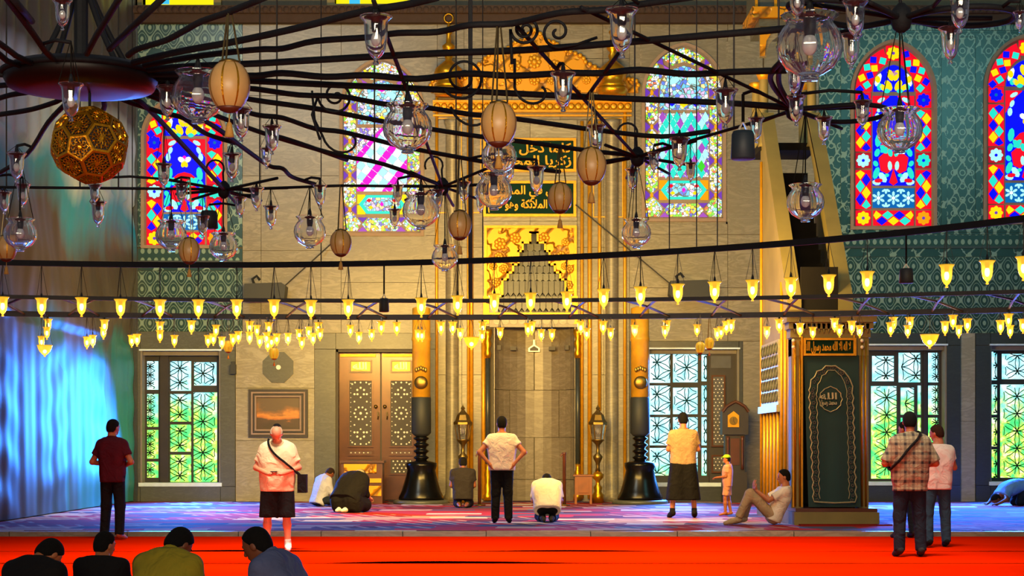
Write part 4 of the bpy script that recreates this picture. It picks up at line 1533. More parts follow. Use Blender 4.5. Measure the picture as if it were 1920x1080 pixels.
# ------------------------------------------------------------------ small furniture
d = 39.6
o = empty('small_cabinet', on_floor(1094, d), 'small orange wooden cabinet on legs beside the niche', 'cabinet')
z = lambda y: wz(y, d)
MB().box(wx(1078, d), wx(1110, d), d, d + 0.35, z(928), z(893)).obj('body', M['wood_orange'], o)
MB().box(wx(1075, d), wx(1113, d), d - 0.03, d + 0.38, z(893), z(890)).obj('top', M['wood_orange'], o)
MB().box(wx(1085, d), wx(1104, d), d - 0.02, d, z(924), z(898)).obj('door', M['wood_orange'], o)
for x in (1080, 1108):
    for y in (d + 0.02, d + 0.33): MB().box(wx(x, d) - 0.02, wx(x, d) + 0.02, y - 0.02, y + 0.02, ZP, z(928)).obj('leg', M['wood_orange'], o)
for x, lab in ((899, 'slim brown barrier post behind the kneeling man in dark shirt'), (1058, 'slim brown barrier post with hook beside the bowing man in white shirt')):
    d = 38.6
    z = lambda y: wz(y, d)
    o = empty('barrier_post', on_floor(x, d), lab, 'post')
    MB().lathe([(0.13, ZP), (0.13, ZP + 0.02), (0.04, ZP + 0.04)], 16, (wx(x, d), d, 0)).obj('foot', M['brass'], o, True)
    MB().lathe([(0.036, ZP + 0.03), (0.036, z(852)), (0.042, z(851)), (0.042, z(848))], 12, (wx(x, d), d, 0)).obj('pole', M['wood'], o, True)
    MB().tube([(wx(x, d), d, z(852)), (wx(x - 5, d), d, z(852)), (wx(x - 7, d), d, z(856))], 0.02, 6).obj('hook', M['wood'], o)

# picture and medallion on the left marble wall
o = empty('framed_picture', (wx(522), D - 0.04, wz(820)), 'framed orange and brown landscape on the pale marble wall', 'picture')
for k, (g, m) in enumerate(((0, 'wood_dark'), (5, 'stone_pink'), (9, 'wood_dark'), (12, 'stone_pink'))):
    frame('frame', 467 + g, 730 + g, 578 - g, 820 - g, 5 if k % 2 == 0 else 3, D - 0.10 - 0.01 * k, D - 0.03, M[m], o)
wbox(MB(), (481, 744, 564, 806), D - 0.06, D - 0.03).obj('canvas', M['painting'], o)
o = empty('wall_medallion', (wx(522), D - 0.04, wz(717)), 'grey eight-sided stone medallion with pale centre above the picture', 'medallion')
og = [(522 + 31 * math.cos(PI / 8 + k * PI / 4), 689 + 31 * math.sin(PI / 8 + k * PI / 4)) for k in range(8)]
MB().prism([(wx(x), wz(y)) for x, y in og], D - 0.07, D - 0.02).obj('plate', M['stone_green'], o)
MB().disc(wx(523), wz(689), 0.055, D - 0.10, D - 0.06, 12).obj('centre', M['pearl'], o)

# printed sheeting hung along the left side
b = MB()
ny, nz = 200, 150
vs, fs = [], []
for i in range(ny + 1):
    y = 20.0 + (D - 0.15 - 20.0) * i / ny
    for j in range(nz + 1):
        z = ZP + 0.02 + 12.8 * j / nz
        fold = 0.009 * math.sin(y * 5.3 + 0.5 * math.sin(z)) + 0.006 * math.sin(y * 11 + z * 0.7)
        if z > 6.8: fold = 0.035 * math.sin(y * 7.5)
        swag = 0.10 * math.sin(2.1 * z - 0.7 * ((y - 36.5) / 2) ** 2) if 3.6 < z < 6.8 else 0.022 * math.sin(7.5 * z + 3.5 * math.sin(y * 0.8)) * (0.5 + 0.5 * math.sin(y * 1.7))
        vs.append((-8.62 + fold + swag * 0.7, y, z))
fs = [(i * (nz + 1) + j, i * (nz + 1) + j + 1, (i + 1) * (nz + 1) + j + 1, (i + 1) * (nz + 1) + j) for i in range(ny) for j in range(nz)]
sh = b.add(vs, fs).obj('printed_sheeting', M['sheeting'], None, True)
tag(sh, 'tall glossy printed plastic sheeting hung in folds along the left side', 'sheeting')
MB().tube([(-8.6, 20, 12.9), (-8.6, D - 0.1, 12.9)], 0.04, 8).obj('curtain_rod', M['iron'], sh)
MB().box(-8.75, -8.55, D - 0.12, D - 0.02, ZP, 12.9).obj('edge_post', M['stone_dark'], sh)


# ------------------------------------------------------------------ minbar
CARPET_RED = plain('dark_red_rug', lin('7a1a12'), 0.9)
mb = empty('minbar', (5.1, 29.4, ZP), 'tall carved pulpit with a dark green curtain, slanted rails and gilded canopy', 'pulpit')
d0 = 29.7
px = lambda x, d=d0: wx(x, d)
pz = lambda y, d=d0: wz(y, d)
XL, XR = 4.62, 5.62
MB().box(px(1484), px(1642), d0 - 0.30, 33.9, ZP, ZP + 0.21).obj('plinth', M['wood_pale'], mb)
MB().box(px(1492), px(1662), d0 - 0.5, d0 + 0.6, ZP, ZP + 0.02).obj('plinth_rug', CARPET_RED, mb)
MB().box(px(1488), px(1640), d0 - 0.22, 33.8, ZP + 0.21, ZP + 0.27).obj('plinth_moulding', M['wood'], mb)
for x0, x1 in ((1482, 1504), (1608, 1626)):
    MB().box(px(x0), px(x1), d0 - 0.12, d0 + 0.22, ZP + 0.27, pz(636)).obj('portal_jamb', M['wood_pale'], mb)
    for k in (0.3, 0.7):
        xm = px(x0) + (px(x1) - px(x0)) * k
        MB().tube([(xm, d0 - 0.13, ZP + 0.3), (xm, d0 - 0.13, pz(640))], 0.018, 6).obj('jamb_bead', M['gold'], mb, True)
MB().box(px(1482), px(1626), d0 - 0.14, d0 + 0.24, pz(668), pz(632)).obj('portal_lintel', M['wood_pale'], mb)
# stalactite cornice of the portal
for j, (y0, y1, e) in enumerate(((618, 634, 0.04), (606, 618, 0.10), (592, 606, 0.17), (584, 592, 0.22))):
    MB().box(px(1482) - e * 0.6, px(1626) + e * 0.6, d0 - 0.12 - e, d0 + 0.26, pz(y1), pz(y0)).obj('portal_cornice', M['wood_pale'], mb)
for k in range(16):
    xm = px(1486) + (px(1622) - px(1486)) * k / 15
    MB().prism([(xm - 0.028, pz(608)), (xm + 0.028, pz(608)), (xm + 0.02, pz(616)), (xm, pz(626)), (xm - 0.02, pz(616))], d0 - 0.22, d0 - 0.14).obj('stalactite', M['wood_pale'], mb)
# plaque
o = MB().box(px(1505), px(1599), d0 - 0.19, d0 - 0.13, pz(666), pz(637)).obj('inscription_plate', M['greentext'], mb)
MB().ring([(px(x), pz(y)) for x, y in ((1503, 635), (1601, 635), (1601, 668), (1503, 668))], [(px(x), pz(y)) for x, y in ((1507, 639), (1597, 639), (1597, 664), (1507, 664))], d0 - 0.22, d0 - 0.14).obj('plate_frame', M['gold_bright'], o)
lettering('script', ['لا اله الا الله محمد رسول الله'], 1509, 640, 1595, 663, d0 - 0.19, M['gold_bright'], o, 0.02)
# curtain, hanging a little forward of the doorway
vs, fs = [], []
nx, nz = 30, 40
cz0, cz1 = ZP + 0.29, pz(667)
for j in range(nz + 1):
    t = j / nz
    for i in range(nx + 1):
        s = i / nx
        xa, xb = px(1512 - 8 * t), px(1609 - 3 * t)
        vs.append((xa + (xb - xa) * s, d0 - 0.17 - 0.02 * math.sin(s * 14) * (1 - t) - 0.03 * (1 - t), cz0 + (cz1 - cz0) * t))
fs = [(j * (nx + 1) + i, j * (nx + 1) + i + 1, (j + 1) * (nx + 1) + i + 1, (j + 1) * (nx + 1) + i) for i in range(nx) for j in range(nz)]
cu = MB().add(vs, fs).obj('curtain', M['velvet'], mb, True)
dc = d0 - 0.235
path, path2 = [], []
for s_ in range(0, 23): path.append((1521 - 8 * s_ / 22 - (1.5 if s_ % 2 else -1.5), 940 - s_ * 9.2))
ar = arch_pts(1513, 1594, 734, 686, 14)
path += [(x + (1.5 if k % 2 else -1.5) * 0.6, y + (1.5 if k % 2 else -1.5)) for k, (x, y) in enumerate(ar)]
for s_ in range(0, 23): path.append((1594 + 6 * s_ / 22 + (1.5 if s_ % 2 else -1.5), 738 + s_ * 9.2))
pts3 = [(px(x), dc, pz(y)) for x, y in path]
MB().tube(pts3 + [(px(1560), dc - 0.01, pz(942))], 0.011, 5, True).obj('embroidered_border', M['embroidery'], cu)
ins = lambda x, y: (x + (1558 - x) * 0.30, y + (8 if y < 740 else (-6 if y > 900 else 0)))
MB().tube([(px(ins(x, y)[0]), dc, pz(ins(x, y)[1])) for x, y in path], 0.006, 5).obj('embroidered_border', M['embroidery'], cu)
b = MB()
for k in range(0, len(path), 1):
    x, y = path[k]
    x, y = (x + ins(x, y)[0]) / 2, (y + ins(x, y)[1]) / 2
    for q in range(5):
        a = q * 2 * PI / 5 + k
        b.ball((px(x + 2.4 * math.cos(a)), dc + 0.012, pz(y + 2.4 * math.sin(a))), 0.013, 6, 4, (1, 0.4, 1))
tag(b.obj('embroidered_flowers', M['wood_grey'], cu, True), kind='stuff')
md = [(1553 + 21 * math.cos(2 * PI * k / 24) * (1 + 0.05 * math.cos(k * PI)), 749 + 22 * math.sin(2 * PI * k / 24) * (1 + 0.08 * (k % 6 == 0))) for k in range(24)]
MB().tube([(px(x), dc + 0.02, pz(y)) for x, y in md], 0.008, 5, True).obj('medallion_edge', M['embroidery'], cu)
lettering('medallion_script', ['الله', 'محمد رسول'], 1537, 736, 1569, 762, dc + 0.03, M['embroidery'], cu, 0.015)
# slender gilded posts
for x, y0, y1 in ((1500, 632, 950), (1597.5, 630, 668), (1484, 640, 950)):
    MB().tube([(px(x), d0 - 0.20, pz(y1)), (px(x), d0 - 0.20, pz(y0))], 0.016, 6).obj('gilded_post', M['gold_bright'], mb)
for y in (640, 652): 
    for x in (1484, 1612): MB().ball((px(x), d0 - 0.2, pz(y)), 0.03, 8, 6).obj('boss', M['pearl'], mb, True)
# side wall of the stair block, with its gilded ribs and pierced panel
YB = 33.7
zs = lambda y: 3.5 + (y - 30.2) * 1.16            # underside of the slanted rail
MB().add([(XL, d0, ZP + 0.27), (XL, YB, ZP + 0.27), (XL, YB, 6.9), (XL, 33.2, 6.9), (XL, 30.2, 3.5), (XL, d0, 3.5)], [(0, 1, 2, 3, 4, 5)]).obj('side_panel', M['wood_pale'], mb)
MB().add([(XR, d0, ZP + 0.27), (XR, YB, ZP + 0.27), (XR, YB, 6.9), (XR, 33.2, 6.9), (XR, 30.2, 3.5), (XR, d0, 3.5)], [(5, 4, 3, 2, 1, 0)]).obj('side_panel', M['wood_pale'], mb)
for k in range(9):
    y = 30.1 + k * 0.42
    zt = 3.35 if y < 30.4 else min(zs(y) - 0.2, 6.6)
    z0_ = ZP + 0.3
    MB().tube([(XL - 0.02, y, z0_), (XL - 0.02, y, 2.0 if 31.2 < y < 33.4 else zt)], 0.028, 6).obj('gilded_rib', M['gold_bright'], mb, True)
p = MB().box(XL - 0.04, XL + 0.01, 31.2, 33.3, 2.05, 3.2).obj('pierced_panel', M['marble_light'], mb)
MB().box(XL - 0.09, XL + 0.01, 31.1, 33.4, 1.95, 2.07).obj('panel_sill', M['marble_light'], p)
b = MB()
for i in range(6):
    for j in range(5):
        cy, cz = 31.4 + i * 0.34, 2.22 + j * 0.21
        b.tube([(XL - 0.05, cy + 0.13 * math.cos(2 * PI * k / 8), cz + 0.09 * math.sin(2 * PI * k / 8)) for k in range(8)], 0.012, 4, True)
b.obj('pierced_lattice', M['stone_green'], p)
# slanted rails and the dark stair between them
for X0, X1 in ((XL - 0.04, XL + 0.20), (XR - 0.18, XR + 0.06)):
    pr = [(30.2, 3.42), (33.4, 7.12), (33.4, 7.5), (30.2, 3.85)]
    vs = [(X0, y, z) for y, z in pr] + [(X1, y, z) for y, z in pr]
    MB().add(vs, [(0, 1, 2, 3), (7, 6, 5, 4), (0, 4, 5, 1), (1, 5, 6, 2), (2, 6, 7, 3), (3, 7, 4, 0)]).obj('stair_rail', M['wood_pale'], mb)
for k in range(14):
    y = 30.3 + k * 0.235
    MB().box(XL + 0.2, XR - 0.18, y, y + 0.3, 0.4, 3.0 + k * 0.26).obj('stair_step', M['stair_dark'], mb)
MB().box(XL + 0.2, XR - 0.18, 30.25, 30.32, pz(590), 4.35).obj('inner_door', M['stair_dark'], mb)  # dark board standing for the shade between the rails
# canopy on gilded columns at the head of the stair
dk = 33.6
kx = lambda x: wx(x, dk)
kz = lambda y: wz(y, dk)
for x in (kx(1432), kx(1522)):
    for yy in (dk, dk + 1.0):
        MB().lathe([(0.11, kz(275)), (0.085, kz(268)), (0.085, kz(150)), (0.10, kz(147)), (0.13, kz(140)), (0.13, kz(137))], 12, (x, yy, 0)).obj('canopy_column', M['wood_pale'], mb, True)
        MB().lathe([(0.10, kz(150)), (0.14, kz(140)), (0.14, kz(136))], 12, (x, yy, 0)).obj('column_capital', M['gold_bright'], mb, True)
MB().prism([(kx(1424), kz(108)), (kx(1424), kz(52))] + [(kx(1530), kz(52)), (kx(1530), kz(108)), (kx(1518), kz(108))] + [(kx(1477 + 41 * math.cos(t)), kz(108 - 44 * math.sin(t))) for t in lsp(0.05, PI - 0.05, 12)] + [(kx(1436), kz(108))], dk - 0.05, dk + 0.05).obj('canopy_arch', M['marble'], mb)
for s in (0, 1):
    tr = [(1424, 54), (1452, 54), (1446, 62), (1436, 78), (1433, 106), (1424, 106)]
    if s: tr = [(2 * 1477 - x, y) for x, y in tr]
    MB().prism([(kx(x), kz(y)) for x, y in tr], dk - 0.08, dk - 0.04).obj('gilded_spandrel', M['gold_relief'], mb)
MB().box(kx(1422), kx(1532), dk - 0.12, dk + 1.15, kz(52), kz(38)).obj('canopy_beam', M['stone_green'], mb)
MB().box(kx(1408), kx(1546), dk - 0.2, dk + 1.2, kz(37), kz(17)).obj('gilded_frieze', M['gold_relief'], mb)
MB().box(kx(1414), kx(1540), dk - 0.1, dk + 1.1, kz(17), kz(-60)).obj('canopy_drum', M['stone_green'], mb)
for x in (1414, 1450, 1500, 1538): MB().box(kx(x), kx(x + 5), dk - 0.14, dk - 0.08, kz(17), kz(-60)).obj('gilded_post', M['gold_bright'], mb)
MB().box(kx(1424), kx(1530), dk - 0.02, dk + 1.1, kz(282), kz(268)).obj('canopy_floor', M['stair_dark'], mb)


# ------------------------------------------------------------------ speakers on the wall
def wall_speaker(x, y, lab, rz):
    o = empty('wall_speaker', (wx(x), D - 0.6, wz(y + 18)), lab, 'loudspeaker')
    pts = [(x - 38, y - 14), (x + 30, y - 16), (x + 38, y - 10), (x + 35, y + 16), (x - 34, y + 18), (x - 40, y + 10)]
    MB().prism([(wx(a), wz(c)) for a, c in pts], D - 0.75, D - 0.25).obj('cabinet', M['speaker'], o)
    MB().box(wx(x) - 0.1, wx(x) + 0.1, D - 0.3, D, wz(y + 6), wz(y - 6)).obj('wall_bracket', M['iron'], o)
    MB().tube([(wx(x - 22), D - 0.5, wz(y - 14)), (wx(x - 26), D - 0.5, wz(y - 24)), (wx(x - 18), D - 0.5, wz(y - 30)), (wx(x - 12), D - 0.5, wz(y - 22))], 0.03, 6).obj('cable_loop', M['iron'], o)


wall_speaker(505, 551, 'dark wall loudspeaker with cable loop above the framed picture', 0)
wall_speaker(1290, 546, 'dark wall loudspeaker above the lattice window and clock', 0)
o = empty('wall_sensor', (wx(440), D - 0.06, wz(700)), 'small dark sensor box on the stone jamb beside the picture wall', 'sensor')
wbox(MB(), (434, 684, 444, 702), D - 0.22, D - 0.06).obj('case', M['speaker'], o)
wbox(MB(), (436, 678, 442, 684), D - 0.15, D - 0.06).obj('bracket', M['speaker'], o)
# ------------------------------------------------------------------ ironwork of the great chandelier, all in one level at ZB
def smooth_path(pts, per=5):
    """Catmull-Rom through the points"""
    pts = [Vector(p) for p in pts]
    if len(pts) < 3: return pts
    e = [2 * pts[0] - pts[1]] + pts + [2 * pts[-1] - pts[-2]]
    out = []
    for i in range(1, len(e) - 2):
        a, b_, c, d_ = e[i - 1], e[i], e[i + 1], e[i + 2]
        for k in range(per):
            t = k / per
            out.append(0.5 * ((2 * b_) + (c - a) * t + (2 * a - 5 * b_ + 4 * c - d_) * t * t + (3 * b_ - a - 3 * c + d_) * t ** 3))
    out.append(pts[-1])
    return out


def C(x, y, z=ZB): return P(x, y, bar_d(y, z))


HUB = C(152, 146)
ch = empty('iron_chandelier', (HUB.x, HUB.y, ZB), 'black iron chandelier with a round hub and long wavy arms', 'chandelier')
b = MB().lathe([(0.02, -0.05), (0.20, -0.055), (0.285, -0.04), (0.30, -0.01), (0.30, 0.015), (0.27, 0.04), (0.10, 0.05), (0.05, 0.07)], 40, HUB)
b.obj('hub_disc', M['iron_brown'], ch, True)
rim = [(HUB.x + 0.302 * math.cos(2 * PI * k / 48), HUB.y + 0.302 * math.sin(2 * PI * k / 48), ZB + 0.012) for k in range(48)]
MB().tube(rim, 0.012, 6, True).obj('hub_rim', M['iron'], ch, True)
MB().tube([HUB, HUB + Vector((0, 0, 10))], 0.028, 10).obj('pole', M['iron'], ch)
for a in (0.6, 2.4, 4.2, 5.6):
    q = Vector((math.cos(a), math.sin(a), 0))
    MB().tube(smooth_path([HUB + q * 0.24, HUB + q * 0.16 + Vector((0, 0, 0.12)), HUB + q * 0.10 + Vector((0, 0, 0.22)), HUB + q * 0.03 + Vector((0, 0, 0.36))]), 0.012, 6).obj('hub_scroll', M['iron'], ch, True)
ARMS = [
    [(60, 40), (20, -8)], [(205, 92), (310, -8)], [(240, 104), (258, 92), (310, 76), (345, 58), (378, 40), (430, 22), (500, -6)],
    [(268, 112), (350, 94), (440, 78), (560, 52), (680, 22), (760, 9), (820, -5)],
    [(292, 118), (380, 104), (480, 93), (530, 91), (590, 77), (690, 70), (745, 62), (820, 60), (880, 47), (960, 44), (1050, 24), (1140, 18), (1200, 8), (1300, -6)],
    [(300, 128), (380, 123), (480, 119), (600, 112), (720, 105), (840, 99), (960, 95), (1080, 87), (1200, 77), (1330, 66), (1440, 57), (1520, 48)],
    [(303, 138), (400, 140), (480, 142), (530, 137), (610, 144), (690, 141), (780, 148), (870, 138), (960, 142), (1060, 137), (1130, 137), (1200, 131), (1290, 139), (1370, 135), (1475, 132)],
    [(303, 146), (400, 149), (480, 152), (600, 158), (760, 165), (900, 172), (1020, 178), (1150, 184), (1340, 192), (1490, 201)],
    [(300, 154), (400, 160), (480, 167), (560, 178), (640, 181), (720, 195), (800, 202), (880, 214), (960, 222), (1060, 236), (1120, 244), (1240, 256), (1330, 246)],
    [(296, 160), (400, 173), (480, 188), (600, 205), (720, 228), (820, 244), (900, 256), (1000, 268), (1100, 282), (1195, 292)],
    [(290, 166), (400, 192), (480, 215), (530, 221), (590, 241), (640, 247), (700, 261), (760, 276), (850, 293), (960, 312), (1050, 322)],
    [(284, 171), (380, 207), (480, 245), (560, 270), (640, 292), (720, 308), (830, 348)],
    [(276, 176), (340, 206), (400, 236), (460, 280), (505, 311), (530, 316), (548, 332), (590, 345)],
    [(255, 182), (300, 226), (360, 290), (420, 355)], [(225, 186), (300, 210), (345, 222), (385, 250), (440, 268)],
    [(120, 186), (60, 205), (-10, 216)], [(130, 188), (90, 230), (50, 290), (-10, 330)], [(60, 172), (20, 178), (-20, 190)], [(30, 158), (-30, 163)], [(12, 140), (-40, 138)],
    [(20, 120), (-10, 95), (-50, 70)], [(40, 112), (0, 82), (-30, 64)], [(90, 104), (60, 60), (15, 0), (10, -8)], [(165, 92), (222, 0), (226, -8)], [(200, 188), (185, 230), (168, 270)],
    [(500, 250), (560, 268), (650, 300)],
]
ARM3 = []
for k, a in enumerate(ARMS):
    pts = smooth_path([C(x, y) for x, y in a], 4)
    if k > 2: pts[0] = pts[0] * 0.85 + Vector((HUB.x, HUB.y, ZB)) * 0.15 if k < 25 else pts[0]
    ARM3.append(pts)
    MB().tube(pts, 0.0115 if k not in (3, 5, 6, 7) else 0.013, 8).obj('arm', M['iron'], ch, True)
# cross bars between arms
for a, c in (((700, 0), (830, 350)), ((1090, 14), (1490, 205)), ((970, 50), (1195, 295)), ((1160, 100), (1100, 182)), ((0, 351), (420, 355)), ((420, 356), (640, 348)), ((640, 348), (830, 350)), ((1195, 293), (1480, 210))):
    pts = [C(*a), C(*c)]
    n = 12
    pts = [pts[0].lerp(pts[1], i / n) for i in range(n + 1)]
    ARM3.append(pts)
    MB().tube(pts, 0.008, 6).obj('cross_bar', M['iron'], ch, True)


def junction(x, y, spokes, r=0.03):
    c = C(x, y)
    MB().lathe([(0.01, -0.05), (r, -0.035), (r * 1.3, 0), (r, 0.03), (0.012, 0.05)], 10, c).obj('junction', M['iron'], ch, True)
    for sx, sy in spokes:
        e = C(x + sx, y + sy)
        m = (c + e) / 2 + Vector((0, 0, 0.0))
        pts = [c.lerp(e, i / 8) for i in range(9)]
        ARM3.append(pts)
        MB().tube(pts, 0.0085, 6).obj('spoke', M['iron'], ch, True)
    h = [c + Vector((-0.05 + 0.05 * math.cos(t) , 0, 0.12 + 0.05 * math.sin(t))) for t in lsp(-0.5, 3.6, 10)]
    MB().tube([c] + h, 0.006, 5).obj('hook', M['iron'], ch, True)


junction(420, 356, [(-60, 18), (70, 20), (-110, -20), (100, -22), (30, 34), (-90, 8), (120, -4)])
junction(830, 350, [(-70, 25), (80, 28), (-60, -28), (110, -45), (75, -4), (-100, -2), (20, 36)])
junction(1195, 294, [(-90, 12), (60, 32), (110, -30), (-60, -22), (90, 14), (-20, 40), (-110, 22)])
junction(1488, 205, [(-120, -10), (130, -4), (-80, 30), (90, 36), (20, -60), (-70, -35)])
junction(1690, 34, [(-180, -28), (170, 0), (-120, 28), (60, -22), (-60, -30), (110, 26)])
# leaf shaped loops of flat iron
for loop in ([(1690, 34), (1760, 18), (1840, 12), (1895, 18), (1902, 30), (1880, 42), (1820, 48), (1750, 44)], [(1690, 34), (1630, 10), (1560, 0), (1500, 2), (1480, 14), (1530, 36), (1600, 50), (1650, 44)],
             [(1488, 205), (1560, 228), (1640, 222), (1665, 205), (1620, 196), (1550, 200)], [(1488, 205), (1455, 170), (1445, 140), (1470, 110), (1482, 100), (1462, 130), (1462, 160), (1478, 190)],
             [(420, 356), (450, 366), (480, 366), (476, 360), (445, 354)]):
    pts = smooth_path([C(x, y) for x, y in loop + loop[:1]], 5)
    ARM3.append(pts)
    MB().tube(pts, 0.011, 7).obj('loop', M['iron'], ch, True)


# upright spirals of bent rod
def spiral(x, y, d, r0, turns, hand=1, tail=None, start=0.0):
    c = P(x, y, d)
    k = d / F
    pts = []
    n = int(turns * 26)
    for i in range(n + 1):
        t = i / n
        r = r0 * k * (1 - 0.88 * t)
        a = start + hand * 2 * PI * turns * t
        pts.append((c.x + r * math.cos(a), c.y, c.z + r * math.sin(a)))
    if tail: pts = [tuple(P(tx, ty, d)) for tx, ty in tail] + pts
    MB().tube(pts, 0.0055, 6).obj('spiral', M['iron'], ch, True)


spiral(868, 145, 7.4, 42, 2.0, 1, None, -2.6)
spiral(630, 180, 7.8, 34, 1.8, 1, [(600, 262), (585, 215)], PI)
spiral(985, 55, 6.4, 28, 2.2, 1, [(960, 120), (958, 80)], PI)
spiral(1045, 60, 6.6, 30, 1.5, -1, [(1120, 70), (1080, 84)], -1.2)
spiral(1010, 165, 7.3, 45, 0.55, 1, [(965, 110)], PI)
spiral(655, 255, 8.4, 50, 0.5, 1, [(585, 170), (590, 225)], PI)
spiral(905, 200, 7.7, 60, 0.45, 1, None, PI)

# ------------------------------------------------------------------ rings
RING1 = (-2.42, 7.8, 6.91)
RINGF = (-1.0, 2.4)


def flat_ring(name, cx, cy, R, w, h, mat, lab, n=220, parts=()):
    o = empty(name, (cx, cy + R, ZB), lab, 'lamp ring')
    vs, fs = [], []
    for k in range(n):
        a = 2 * PI * k / n
        for rr, zz in ((R - w / 2, -h / 2), (R + w / 2, -h / 2), (R + w / 2, h / 2), (R - w / 2, h / 2)):
            vs.append((cx + rr * math.cos(a), cy + rr * math.sin(a), ZB + zz))
    for k in range(n):
        k2 = (k + 1) % n
        for j in range(4): fs.append((k * 4 + j, k2 * 4 + j, k2 * 4 + (j + 1) % 4, k * 4 + (j + 1) % 4))
    MB().add(vs, fs).obj('ring_bar', mat, o)
    return o


ring1 = flat_ring('lamp_ring', *RING1, 0.025, 0.045, M['iron'], 'wide flat black iron ring hung with a row of lit lamps')
ring2 = flat_ring('lamp_ring', *RINGF, 16.0, 0.03, 0.04, M['rail'], 'farther iron ring, upper rail of the pair crossing before the mihrab')
ring3 = flat_ring('lamp_ring', *RINGF, 18.4, 0.04, 0.06, M['rail'], 'farthest iron ring carrying clusters of small lit lamps')
for k in range(-22, 23):                            # braces between the two far rings
    a = PI / 2 + k * 0.022
    p0 = Vector((RINGF[0] + 16.0 * math.cos(a), RINGF[1] + 16.0 * math.sin(a), ZB))
    a2 = a + (0.02 if k % 2 else -0.02)
    p1 = Vector((RINGF[0] + 18.4 * math.cos(a2), RINGF[1] + 18.4 * math.sin(a2), ZB))
    MB().tube([p0, (p0 + p1) / 2 + Vector((0, 0, 0.02)), p1], 0.014, 5).obj('brace', M['rail'], ring3)


def ring_d(x, cx, cy, R):
    """far crossing of the view ray of column x with a ring"""
    u = (x - CX) / F
    A, B, Cc = 1 + u * u, -2 * (u * cx + cy), cx * cx + cy * cy - R * R
    return (-B + math.sqrt(B * B - 4 * A * Cc)) / (2 * A)


# ------------------------------------------------------------------ lamp patterns, one unit high
def shell(outer, t):
    inner = [(max(0.002, r - t), z + (t if z < 0.3 else 0)) for r, z in outer[4:]]
    return outer + inner[::-1]


BELL = [(0.004, 0.0), (0.055, 0.005), (0.07, 0.04), (0.035, 0.085), (0.06, 0.13), (0.13, 0.20), (0.195, 0.33), (0.228, 0.52), (0.238, 0.78), (0.255, 0.88), (0.32, 0.965), (0.335, 0.985), (0.33, 1.0)]
GLOBE = [(0.004, 0.0), (0.12, 0.005), (0.13, 0.03), (0.10, 0.06), (0.20, 0.10), (0.36, 0.20), (0.47, 0.36), (0.50, 0.52), (0.47, 0.68), (0.40, 0.80), (0.35, 0.86), (0.36, 0.92), (0.44, 0.99), (0.43, 1.0)]
BOWL = [(0.004, 0.0), (0.08, 0.01), (0.09, 0.06), (0.06, 0.10), (0.20, 0.2), (0.42, 0.42), (0.56, 0.7), (0.64, 0.95), (0.66, 1.0)]


def lamp_proto(kind, lit):
    r = empty({'bell': 'glass_lamp', 'globe': 'globe_lamp', 'bowl': 'bowl_lamp'}[kind])
    pr = {'bell': BELL, 'globe': GLOBE, 'bowl': BOWL}[kind]
    gm = M['glass_lit'] if lit else M['glass']
    kids = []
    if lit:
        kids.append(MB().lathe(pr, 20, cap=False).obj('glass', gm, r, True))
        rt = pr[-1][0]
        kids.append(MB().lathe([(rt - 0.03, 0.955), (rt + 0.01, 0.97), (rt + 0.01, 1.0), (rt - 0.03, 1.0)], 20).obj('rim', M['egg_lit'], r, True))
    else:
        kids.append(MB().lathe(shell(pr, 0.022 if kind == 'bell' else 0.02), 48 if kind == 'globe' else 28, rib=(16, 0.018) if kind == 'globe' else (8, 0.02), cap=False).obj('glass', gm, r, True))
    if kind == 'bowl':
        kids.append(MB().ball((0, 0, 0.45), 0.16, 12, 8).obj('bulb', M['bulb_lit'], r, True))
        tp = 0.66
    else:
        bz = 0.52 if kind == 'bell' else 0.55
        kids.append(MB().ball((0, 0, bz), 0.105 if kind == 'bell' else 0.12, 12, 8, (1, 1, 1.9 if lit else 1.4)).obj('bulb', M['bulb_lit'] if lit else M['bulb_off'], r, True))
        kids.append(MB().lathe([(0.08, 0.68), (0.10, 0.80), (0.10, 0.93), (0.24 if kind == 'bell' else 0.17, 0.955), (0.24 if kind == 'bell' else 0.17, 0.985), (0.07, 1.02), (0.05, 1.16), (0.025, 1.26)], 12).obj('socket', M['plug'], r, True))
        tp = pr[-1][0]
    # three wires to one point and the cord, one unit long, stretched per lamp
    hb = MB()
    for k in range(3):
        a = 2 * PI * k / 3 + 0.4
        hb.tube([(tp * math.cos(a), tp * math.sin(a), 0), (0.02 * math.cos(a), 0.02 * math.sin(a), 1)], 0.012, 4)
    hb.tube([(0, 0, 0), (0, 0, 1)], 0.02, 5)
    hg = hb.obj('hanger', M['cord'] if not lit else M['wire'], r)
    hg.location = (0, 0, 0.985)
    return r, kids, hg


PROTO = {k: lamp_proto(*k) for k in (('bell', True), ('bell', False), ('globe', False), ('bowl', True))}
USED = set()


def place_lamp(kind, lit, x, ytop, ybot, d, ztop, label, group):
    """lamp whose rim and foot fall on the two pixel rows at distance d, hung from height ztop"""
    root, kids, hg = PROTO[(kind, lit)]
    if (kind, lit) in USED: r, ks = fast_copy(root, kids + [hg])
    else:
        USED.add((kind, lit))
        r, ks = root, kids + [hg]
    p = P(x, ybot, d)
    s = (ybot - ytop) * d / F
    r.location = p
    r.scale = (s, s, s)
    r.rotation_euler = (0, 0, (x * 0.37) % 6.28)
    L = max(0.03, ztop - (p.z + s * 0.985))
    ks[-1].scale = (1, 1, L / s)
    tag(r, label, 'lamp', group)
    return r


